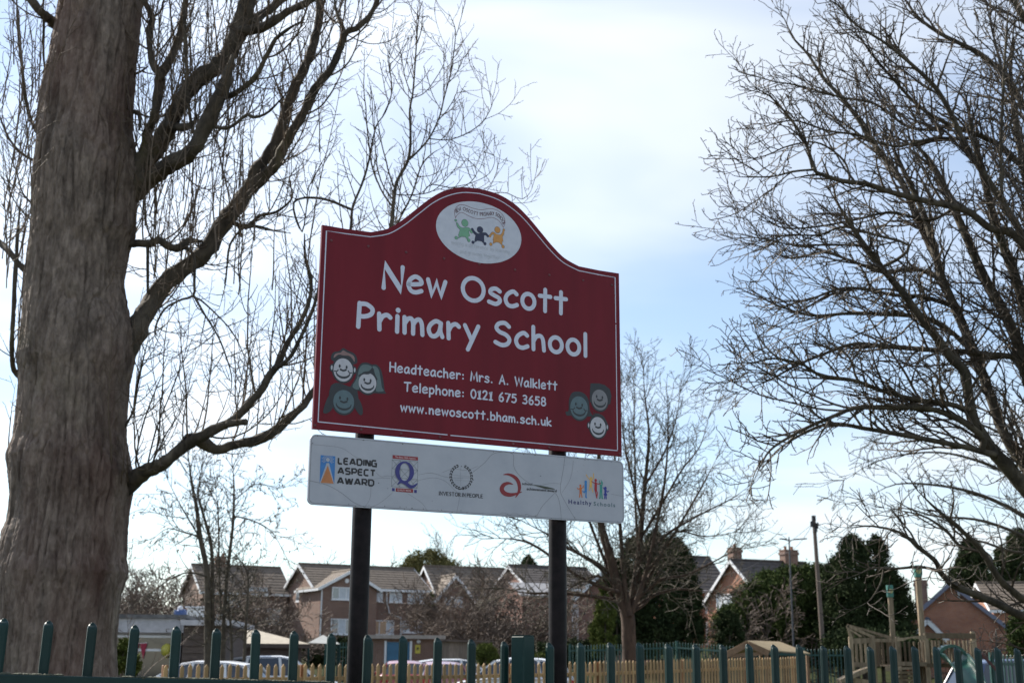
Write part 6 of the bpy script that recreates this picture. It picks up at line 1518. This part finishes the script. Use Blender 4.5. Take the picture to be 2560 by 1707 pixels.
# ================================================================== WOODEN SHELTER
M_SHW = mat("shelter_roof", (0.27, 0.20, 0.105), .85, scale=4, col2=(0.36, 0.27, 0.15)); M_SHD = mat("shelter_beam", (0.21, 0.13, 0.075), .85, var=.2)
GY = 44.0
g0 = W(*z7(800, 1290), GY); g0.z = 0
gz = thing("wooden_shelter", "low open wooden shelter with shallow tan roof behind the picket fence", "shelter", g0)
pk_, le_, re_, rb2, re2 = W(*z7(800, 1192), GY), W(*z7(600, 1295), GY), W(*z7(985, 1275), GY), W(*z7(1085, 1202), GY + 3.2), W(*z7(1352, 1305), GY + 3.0)
lb2 = le_ + (rb2 - pk_)
def slab(P, t, nm, m):
    mb = MB(); n = len(P); mb.add(P + [p - Vector((0, 0, t)) for p in P], [tuple(range(n)), tuple(range(2 * n - 1, n - 1, -1))] + [(i, (i + 1) % n, n + (i + 1) % n, n + i) for i in range(n)]); return mb.build(nm, m, gz)
nbd = 9
for k in range(nbd):
    t0, t1 = k / nbd, (k + .96) / nbd
    slab([pk_.lerp(re_, t0), pk_.lerp(re_, t1), rb2.lerp(re2, t1), rb2.lerp(re2, t0)], .04, "roof_board", M_SHW)
    slab([pk_.lerp(le_, t0), pk_.lerp(le_, t1), rb2.lerp(lb2, t1), rb2.lerp(lb2, t0)], .04, "roof_board", M_SHW)
for a, b in ((pk_, le_), (pk_, re_)):
    mb = MB(); mb.bar(a + Vector((0, -.05, -.12)), b + Vector((0, -.05, -.12)), .05, .2); mb.build("rafter", M_SHD, gz)
mb = MB(); mb.bar(le_ + Vector((.2, 0, -.12)), re_ + Vector((-.2, 0, -.12)), .08, .12); mb.build("tie_beam", M_SHD, gz)
for p in (le_, re_, lb2, re2):
    mb = MB(); c = p.lerp(pk_ if p in (le_, re_) else rb2, .1); mb.box((c.x, c.y, c.z / 2 - .06), (.1, .1, c.z - .1)); mb.build("post", M_SHD, gz)
# ================================================================== BACKGROUND TREES AND SHRUBS
M_BT = mat("far_bark", (0.050, 0.040, 0.030), .9, scale=6, col2=(0.105, 0.085, 0.060), bump=.3)
M_BTR = mat("far_bark_reddish", (0.034, 0.020, 0.013), .9, scale=9, col2=(0.088, 0.054, 0.035), bump=.6, stretch=(1, 1, .3))
M_BTW = mat("far_twig_brown", (0.080, 0.058, 0.045), .8, scale=2, col2=(0.14, 0.105, 0.082))
M_BTD = mat("far_twig_dark", (0.048, 0.038, 0.026), .8, scale=2, col2=(0.10, 0.086, 0.055))
def traced_tree(name, label, base_px, Y, limbs, m_b, m_t, seed, P, rate, lens, r0, trop=.03, wob=.12, jit=1.0, lvl=1, cones=0):
    b = W(base_px[0], base_px[1], Y); b.z = gh(b.x, b.y) - .05
    t = thing(name, label, "tree", b); r = random.Random(seed); out = []
    for q, pts in enumerate(limbs):
        path = resample(trace(pts, Y + (0 if q == 0 else r.uniform(-.2, .2) * jit), 0 if q == 0 else r.uniform(-1, 1) * jit, 0, 1.0 if q == 0 else .82), .12)
        if q == 0:
            p0 = path[0][0]; path = [(Vector((p0.x, p0.y, b.z)), path[0][1] * 1.25)] + path
        limb_mesh("trunk" if q == 0 else "limb", path, m_b, t, n=8, rough=.1, seed=q)
        acc = 0
        for i in range(1, len(path) - 1):
            p, w = path[i]
            if q == 0 and i < len(path) * .5: continue
            dirn = (path[i + 1][0] - p).normalized(); acc += (path[i + 1][0] - p).length * rate
            while acc >= 1:
                acc -= 1; o = rv(r); o = (o - dirn * o.dot(dirn)).normalized(); ang = math.radians(r.uniform(25, 65))
                grow(out, r, p, dirn * math.cos(ang) + o * math.sin(ang) + UPV * .15, r.uniform(*lens) * (1 - .4 * i / len(path)), min(w * .7, r0), r0 * .3, .15, wob, trop, P, lvl)
        p, w = path[-1]
        for k in range(3): grow(out, r, p, (p - path[-2][0]).normalized() + rv(r) * .3, r.uniform(*lens) * .7, min(w, r0), r0 * .3, .15, wob, trop, P, lvl)
    o = segs_mesh("twigs", out, m_t, t); o["kind"] = "stuff"
    if cones:
        k_ = [c for c in out if c[7] < .0085]; r.shuffle(k_); cs = []
        for c in k_[:cones]:
            p = Vector(c[3:6]); d = Vector((r.uniform(-.02, .02), r.uniform(-.02, .02), -r.uniform(.03, .06))); seg(cs, p, p + d * .5, .006, .016); seg(cs, p + d * .5, p + d, .016, .004)
        o = segs_mesh("cones", cs, m_t, t, n=5); o["kind"] = "stuff"
    return t
P_M = [None, dict(per_m=4.2, ang=(28, 62), len=(.35, 1.1), r=(.014, .008), step=.12, wob=.16, trop=.03), dict(per_m=5.5, ang=(30, 65), len=(.15, .55), r=(.0095, .0065), step=.1, wob=.2, trop=.03)]
MID = [[(1575, 1660, 40), (1572, 1600, 37), (1570, 1545, 36), (1556, 1500, 30), (1540, 1450, 26), (1525, 1390, 24), (1502, 1310, 20), (1492, 1200, 15), (1498, 1080, 9), (1490, 980, 5)],
 [(1572, 1545, 30), (1585, 1470, 22), (1597, 1390, 19), (1603, 1320, 17), (1612, 1200, 13), (1622, 1050, 8), (1612, 930, 5), (1608, 850, 3)],
 [(1548, 1480, 14), (1500, 1465, 12), (1430, 1430, 10), (1345, 1368, 8), (1290, 1348, 6), (1235, 1345, 4)],
 [(1545, 1500, 13), (1480, 1490, 11), (1400, 1482, 9), (1320, 1482, 6), (1260, 1470, 4)],
 [(1535, 1440, 12), (1480, 1400, 10), (1420, 1370, 8), (1360, 1330, 6), (1300, 1300, 4)],
 [(1590, 1500, 14), (1650, 1450, 11), (1720, 1435, 8), (1800, 1395, 5), (1850, 1370, 3)],
 [(1585, 1520, 13), (1640, 1485, 10), (1700, 1472, 8), (1790, 1482, 4)],
 [(1595, 1410, 11), (1660, 1340, 9), (1740, 1290, 6), (1830, 1235, 4), (1870, 1200, 3)],
 [(1600, 1350, 10), (1655, 1250, 8), (1705, 1150, 6), (1750, 1080, 4), (1770, 1000, 3)],
 [(1585, 1470, 10), (1640, 1400, 8), (1690, 1330, 6), (1760, 1340, 4), (1840, 1330, 3)],
 [(1500, 1300, 9), (1460, 1230, 8), (1420, 1180, 6), (1360, 1130, 4)],
 [(1605, 1300, 9), (1580, 1180, 7), (1560, 1060, 5), (1552, 950, 3)],
 [(1610, 1200, 8), (1660, 1100, 6), (1690, 1000, 4), (1700, 920, 3)],
 [(1560, 1520, 12), (1530, 1490, 10), (1500, 1440, 8), (1440, 1460, 6), (1390, 1500, 4)],
 [(1580, 1530, 10), (1620, 1500, 8), (1640, 1440, 7), (1660, 1400, 5), (1620, 1350, 4)],
 [(1575, 1540, 18), (1560, 1440, 15), (1552, 1340, 12), (1545, 1220, 9), (1535, 1080, 6), (1530, 960, 3)],
 [(1580, 1530, 16), (1615, 1430, 13), (1640, 1320, 10), (1660, 1200, 8), (1670, 1060, 5), (1668, 950, 3)],
 [(1565, 1520, 14), (1520, 1420, 11), (1480, 1320, 9), (1450, 1220, 7), (1440, 1100, 4)],
 [(1585, 1515, 13), (1640, 1410, 11), (1700, 1310, 8), (1750, 1210, 6), (1790, 1120, 3)],
 [(1560, 1500, 12), (1500, 1420, 9), (1430, 1370, 7), (1380, 1290, 5), (1360, 1220, 3)],
 [(1600, 1420, 10), (1590, 1300, 8), (1588, 1150, 6), (1585, 1000, 4), (1588, 880, 2)]]
MID = [[(x, y if y > 1300 else 1300 - (1300 - y) * .84, w) for x, y, w in l] for l in MID]
traced_tree("bare_tree", "bare many-limbed tree with reddish trunk just right of the right sign post", (1575, 1660), 32, MID, M_BTR, M_BTD, 5, P_M, 5.2, (.5, 1.7), .015, trop=.06)
ALD = [[(520, 1650, 19), (519, 1560, 17), (517, 1430, 15), (500, 1340, 13), (491, 1265, 10), (478, 1200, 7), (470, 1130, 4)],
 [(532, 1648, 15), (531, 1500, 13), (528, 1365, 11), (505, 1275, 8), (495, 1230, 6), (505, 1170, 4)],
 [(556, 1650, 15), (560, 1540, 13), (569, 1426, 12), (582, 1313, 9), (585, 1220, 7), (582, 1170, 4)],
 [(552, 1520, 7), (548, 1420, 6), (546, 1300, 5), (540, 1220, 3)],
 [(610, 1650, 10), (616, 1540, 9), (620, 1440, 7), (600, 1400, 6), (582, 1380, 4)],
 [(580, 1650, 9), (578, 1580, 8), (572, 1520, 6)],
 [(498, 1340, 6), (460, 1330, 5), (420, 1320, 3), (390, 1340, 2)], [(585, 1290, 5), (630, 1300, 4), (680, 1330, 3), (720, 1400, 2)], [(517, 1440, 6), (470, 1430, 5), (420, 1450, 4), (380, 1480, 3)],
 [(500, 1345, 6), (450, 1260, 4), (420, 1200, 3)], [(586, 1250, 4), (640, 1210, 3), (690, 1220, 2)]]
P_A = [None, dict(per_m=4.8, ang=(30, 70), len=(.25, .8), r=(.013, .008), step=.1, wob=.16, trop=.0), dict(per_m=5.0, ang=(30, 70), len=(.1, .3), r=(.010, .0075), step=.08, wob=.22, trop=.0)]
traced_tree("bare_alder", "slender many-stemmed bare alder between the big trunk and the left sign post", (530, 1650), 30, ALD, M_BT, M_BTD, 8, P_A, 7.5, (.35, 1.5), .013, trop=.01, jit=.8, cones=900)
# tree behind the right-hand tree, softer and thinner
FR = [[(2700, 1660, 60), (2680, 1500, 50), (2640, 1350, 40), (2600, 1250, 30)], [(2640, 1350, 16), (2560, 1290, 14), (2460, 1240, 11), (2360, 1215, 8), (2240, 1210, 5), (2160, 1250, 3)], [(2620, 1300, 14), (2540, 1200, 12), (2440, 1150, 9), (2330, 1130, 6), (2200, 1150, 4), (2110, 1200, 3)], [(2610, 1260, 12), (2540, 1120, 10), (2450, 1060, 7), (2330, 1050, 5), (2220, 1090, 3)], [(2660, 1400, 14), (2560, 1340, 12), (2450, 1300, 9), (2340, 1290, 6), (2250, 1270, 4), (2150, 1300, 3)], [(2600, 1250, 10), (2520, 1010, 8), (2450, 950, 5), (2380, 930, 3)], [(2650, 1380, 10), (2540, 1380, 9), (2440, 1350, 7), (2370, 1360, 4)]]
traced_tree("bare_tree", "thin bare tree standing behind the right-hand spreading tree", (2700, 1660), 24, FR, M_BT, M_BTD, 12, P_M, 4.2, (.4, 1.2), .013, trop=.02)

def bush(name, label, px, Y, h, spread, n, seed, m_b, m_t, P, r0=.02, trop=.03, cat="tree", wob=.14, group=None, ptop=None):
    b = W(px, 1640, Y); b.z = gh(b.x, b.y) - .03
    t = thing(name, label, cat, b, group=group); r = random.Random(seed); out = []; st = []
    for k in range(n):
        a = 2 * math.pi * (k + r.random()) / n; d = Vector((math.cos(a) * spread, math.sin(a) * spread * .8, 1))
        grow(out, r, b + Vector((math.cos(a) * .08, math.sin(a) * .08, 0)), d, h * r.uniform(.7, 1.0), r0 * r.uniform(.7, 1.1), r0 * .2, .2, wob, trop, P, 1)
    mb = MB(); mb.tube([b, b + Vector((0, 0, h * .12))], [r0 * 2.2, r0 * 1.6], 7); mb.build("trunk", m_b, t)
    o = segs_mesh("twigs", out, m_t, t); o["kind"] = "stuff"; return t
P_B = [None, dict(per_m=3.6, ang=(25, 60), len=(.8, 2.4), r=(.040, .024), step=.2, wob=.14, trop=.04, **{'from': .15}), dict(per_m=4.0, ang=(25, 65), len=(.4, 1.3), r=(.030, .021), step=.16, wob=.18, trop=.03), dict(per_m=3.6, ang=(30, 65), len=(.2, .7), r=(.024, .018), step=.15, wob=.2, trop=.02)]
bush("bare_tree", "dense brown twiggy tree in front of the steep gabled house", 1205, 72, 7.0, .65, 13, 31, M_BT, M_BTW, P_B, .06)
bush("bare_tree", "dense brown twiggy tree touching the right sign post on its left", 1310, 70, 6.0, .75, 12, 32, M_BT, M_BTW, P_B, .055)
bush("bare_tree", "broad brown twiggy tree between the ivy stem and the steep gabled house", 1160, 76, 6.6, .7, 11, 51, M_BT, M_BTW, P_B, .055)
bush("bare_tree", "low brown twiggy tree between the two twiggy trees left of the right sign post", 1262, 68, 6.3, .75, 11, 52, M_BT, M_BTW, P_B, .055)
bush("bare_shrub", "bare brown shrub between the big trunk and the alder stems", 405, 62, 6.4, .6, 12, 33, M_BT, M_BTW, P_B, .05, cat="shrub")
bush("bare_shrub", "tangled bare brown shrub covering the left gable of the half hidden house", 468, 64, 6.4, .6, 12, 53, M_BT, M_BTW, P_B, .05, cat="shrub")
bush("bare_shrub", "tangled bare brown shrub between the alder stems and the lit gable wall", 655, 70, 5.6, .7, 11, 54, M_BT, M_BTW, P_B, .05, cat="shrub")
bush("bare_shrub", "bare brown shrub behind the alder in front of the left house", 600, 66, 5.8, .8, 11, 34, M_BT, M_BTW, P_B, .05, cat="shrub")
bush("bare_shrub", "brown bare shrub tangled in front of the orange gabled house", 1900, 66, 6.2, .6, 11, 35, M_BT, M_BTW, P_B, .05, cat="shrub")
bush("bare_shrub", "small pale bare bush in front of the brick bungalow", 2445, 60, 2.6, .8, 9, 36, M_BT, M_BTW, P_B, .035, cat="shrub")
bush("bare_tree", "thin upright bare tree against the right end of the gable-fronted house", 1092, 78, 5.6, .35, 5, 37, M_BT, M_BTW, P_B, .045)
bush("bare_sapling", "slim bare saplings growing close against the right side of the big trunk", 318, 34, 4.2, .16, 6, 38, M_BT, M_BTW, [None, dict(per_m=3.5, ang=(15, 45), len=(.3, 1.0), r=(.01, .005), step=.12, wob=.1, trop=.05), dict(per_m=3, ang=(30, 60), len=(.1, .3), r=(.006, .004), step=.1, wob=.2, trop=.02)], .016, cat="sapling")
P_F = [None, dict(per_m=1.8, ang=(18, 45), len=(1.5, 4.0), r=(.07, .03), step=.4, wob=.1, trop=.05, **{'from': .25}), dict(per_m=1.8, ang=(20, 50), len=(.8, 2.0), r=(.04, .028), step=.35, wob=.14, trop=.04), dict(per_m=1.2, ang=(25, 55), len=(.5, 1.1), r=(.032, .026), step=.3, wob=.16, trop=.03)]
for px, Y, hh, sp, sd_, lab in ((810, 150, 10.2, .55, 41, "far bare tree above the roof left of the left sign post"), (850, 155, 10.0, .5, 42, "far bare tree directly behind the front gable roof"), (965, 150, 10.6, .6, 43, "far bare tree just right of the left sign post above the roof"), (1115, 140, 12.4, .45, 44, "far bare tree rising beside the round olive tree"), (1290, 145, 10.6, .6, 45, "far bare tree above the roofs beside the small fir"), (340, 140, 10.0, .7, 46, "far bare tree beside the big trunk on the skyline"), (1020, 146, 9.6, .6, 47, "far low bare tree left of the round olive tree")):
    bush("far_bare_tree", lab, px, Y, (hh + 3.6) - gh(0, Y), sp * .8, 8, sd_, M_BT, M_BTW, P_F, .12, group="bare trees on the skyline")

# evergreen trees: trunk and a crown of many small sprays
def leaf_mat(name, dark, light):
    m, N, L, B = new_mat(name)
    tc = N.new("ShaderNodeTexCoord"); ns = N.new("ShaderNodeTexNoise"); ns.inputs["Scale"].default_value = 1.6; ns.inputs["Detail"].default_value = 6
    L.new(tc.outputs["Object"], ns.inputs["Vector"]); rp_ = N.new("ShaderNodeValToRGB"); L.new(ns.outputs["Fac"], rp_.inputs[0])
    rp_.color_ramp.elements[0].position = .3; rp_.color_ramp.elements[0].color = (*dark, 1); rp_.color_ramp.elements[1].position = .7; rp_.color_ramp.elements[1].color = (*light, 1)
    L.new(rp_.outputs[0], B.inputs["Base Color"]); B.inputs["Roughness"].default_value = .95; B.inputs["Specular IOR Level"].default_value = .08
    return m
M_CON = leaf_mat("conifer_foliage", (0.013, 0.021, 0.010), (0.055, 0.074, 0.030))
M_HDG = leaf_mat("hedge_foliage", (0.020, 0.034, 0.011), (0.085, 0.110, 0.034))
M_OLV = leaf_mat("olive_foliage", (0.075, 0.075, 0.028), (0.17, 0.155, 0.065))
M_SHB = leaf_mat("shrub_foliage", (0.035, 0.050, 0.012), (0.12, 0.14, 0.035))
def crown(name, label, lobes, Y, material, n, size, seed, cat="tree", depth=1.0, droop=.3, group=None):
    """lobes: (px centre, py top, py bottom, half width px, shape) ; shape 0 cone .. 1 ellipsoid"""
    r = np.random.default_rng(seed)
    b = W(lobes[0][0], lobes[0][2], Y); b.z = gh(b.x, b.y)
    t = thing(name, label, cat, b, group=group); cs = []
    tot = sum((l[2] - l[1]) * l[3] for l in lobes)
    for q, (px, pt, pb, hwp, shp) in enumerate(lobes):
        Yq = Y + (q % 3 - 1) * .6 * depth
        top, bot = W(px, pt, Yq), W(px, pb, Yq); bot.z = max(bot.z, gh(bot.x, bot.y)); bot.x = top.x
        R = hwp / ppm(Y); H_ = top.z - bot.z; m = int(n * (pb - pt) * hwp / tot)
        # clumps: sprays gathered round boughs
        nb = max(40, m // 130); u = r.random(nb) ** .9; a = r.random(nb) * 2 * np.pi
        prof = (1 - u) ** .75 * (1 - shp) + np.sqrt(np.clip(1 - (2 * u - 1) ** 2, 0, 1)) * shp
        prof = prof * (0.55 + .45 * np.minimum(1, u * 6)) if shp < .5 else prof
        rad = R * prof * (.72 + .5 * r.random(nb))
        bc = np.stack([top.x + np.cos(a) * rad, Yq + np.sin(a) * rad * depth, bot.z + u * H_ + .12 * rad], 1)
        k = r.integers(0, nb, m); sp = (.075 + .085 * prof[k]) * R
        c = bc[k] + r.normal(size=(m, 3)) * sp[:, None] * np.array([1, 1, 1.1]); inn = r.random(m)[:, None] * .25
        c[:, :2] = c[:, :2] * (1 - inn) + np.array([top.x, Yq]) * inn
        cs.append(c)
        mb = MB(); mb.tube([(top.x, Yq, gh(top.x, Yq) - .05), (top.x, Yq, bot.z + H_ * .5), (top.x, Yq, top.z - H_ * .06)], [max(.06, R * .09), R * .06, .015], 7); mb.build("trunk", M_BT, t)
    c = np.concatenate(cs); m = len(c); c[:, 2] = np.maximum(c[:, 2], b.z + .05)
    d1 = r.normal(size=(m, 3)); d1[:, 2] -= droop; d1 /= np.linalg.norm(d1, axis=1, keepdims=True)
    d2 = np.cross(d1, r.normal(size=(m, 3))); d2 /= np.linalg.norm(d2, axis=1, keepdims=True)
    s = size * (.6 + .8 * r.random((m, 1)))
    V = np.stack([c - d1 * s, c + d2 * s * .42, c + d1 * s, c - d2 * s * .42], 1)
    o = np_mesh("crown", V.reshape(-1, 3), np.arange(4 * m).reshape(-1, 4), material, t); return t
crown("conifer_tree", "dark ragged conifer clump behind the middle bare tree", [(1640, 1338, 1640, 66, .55), (1585, 1350, 1640, 56, .6), (1690, 1352, 1640, 60, .6), (1540, 1400, 1640, 42, .4), (1725, 1420, 1640, 34, .4)], 60, M_CON, 90000, .075, 1)
crown("evergreen_shrub", "loose green evergreen bush left of the middle tree trunk", [(1512, 1448, 1640, 26, .6), (1500, 1550, 1640, 30, .8)], 56, M_SHB, 14000, .06, 2, cat="shrub")
crown("conifer_hedge", "tall clipped-topped dark conifer hedge behind the lamp post", [(1830, 1520, 1660, 60, .85), (1875, 1465, 1660, 66, .9), (1925, 1436, 1660, 72, .9), (1980, 1426, 1660, 74, .9), (2035, 1420, 1660, 74, .9), (2085, 1425, 1660, 66, .9), (1960, 1520, 1660, 80, .9), (2050, 1520, 1660, 80, .9)], 68, M_HDG, 115000, .08, 3, cat="hedge")
crown("conifer_tree", "twin-topped dark conifer right of the telegraph pole", [(2125, 1343, 1655, 66, .5), (2187, 1344, 1655, 60, .5), (2090, 1400, 1655, 56, .7), (2225, 1430, 1655, 50, .7), (2250, 1500, 1655, 46, .8), (2150, 1480, 1655, 90, .9)], 64, M_CON, 90000, .075, 4)
crown("conifer_tree", "dark conifer behind the bungalow roof near the right edge", [(2425, 1350, 1520, 50, .35), (2400, 1400, 1520, 34, .5)], 96, M_CON, 26000, .11, 5)
crown("conifer_tree", "dark conifer at the extreme right edge behind the low house", [(2545, 1330, 1520, 60, .3), (2500, 1370, 1520, 36, .4)], 100, M_CON, 28000, .11, 6)
crown("evergreen_shrub", "upright green shrub cut by the right edge beside the bungalow", [(2552, 1535, 1650, 38, .6)], 50, M_HDG, 12000, .06, 7, cat="shrub")
crown("round_evergreen", "rounded olive-green tree on the skyline behind the houses", [(1070, 1386, 1520, 66, .9), (1030, 1400, 1520, 40, .9), (1110, 1400, 1520, 44, .9)], 125, M_OLV, 36000, .12, 8)
crown("conifer_tree", "small pointed fir above the roofs left of the right sign post", [(1322, 1393, 1500, 32, .35)], 130, M_CON, 9000, .14, 9)
crown("evergreen_shrub", "yellow-green leafy shrub at the foot of the big trunk", [(312, 1600, 1690, 24, .8), (330, 1635, 1690, 20, .8)], 26, M_SHB, 5000, .05, 10, cat="shrub")
crown("ivy_tree", "ivy covered stem against the right end of the gable-fronted house", [(1076, 1480, 1590, 14, .7), (1088, 1540, 1600, 18, .7)], 80, M_SHB, 6000, .07, 11, cat="ivy")
crown("evergreen_shrub", "dark evergreen shrub under the thin upright bare tree by the garage", [(1125, 1560, 1620, 30, .8)], 82, M_CON, 8000, .08, 12, cat="shrub")
crown("evergreen_shrub", "dark rounded evergreen bush in front of the orange gabled house wall", [(1822, 1530, 1645, 32, .8)], 62, M_CON, 10000, .07, 14, cat="shrub")
crown("evergreen_shrub", "low leafy shrub behind the white car right of the board fence", [(1215, 1615, 1660, 30, .8), (1350, 1636, 1660, 24, .8)], 58, M_SHB, 6000, .055, 15, cat="shrub")
bush("bare_tree", "grey-brown bare tree on the skyline right beside the big trunk", 345, 74, 6.6, .5, 12, 39, M_BT, M_BTW, P_B, .06)
crown("low_hedge", "low dark hedge behind the left sign post beside the garage", [(800, 1604, 1660, 40, .9), (860, 1600, 1660, 40, .9), (910, 1606, 1660, 34, .9)], 72, M_CON, 24000, .075, 17, cat="hedge")
crown("low_hedge", "low dark hedge behind the play tower", [(2110, 1585, 1660, 50, .9), (2180, 1580, 1660, 50, .9), (2250, 1590, 1660, 50, .9), (2310, 1600, 1660, 40, .9)], 58, M_CON, 30000, .075, 18, cat="hedge")
crown("low_hedge", "low dark hedge below the right sign post behind the far railing", [(1420, 1610, 1660, 50, .9), (1490, 1606, 1660, 40, .9), (1350, 1615, 1660, 40, .9)], 62, M_CON, 20000, .075, 19, cat="hedge")
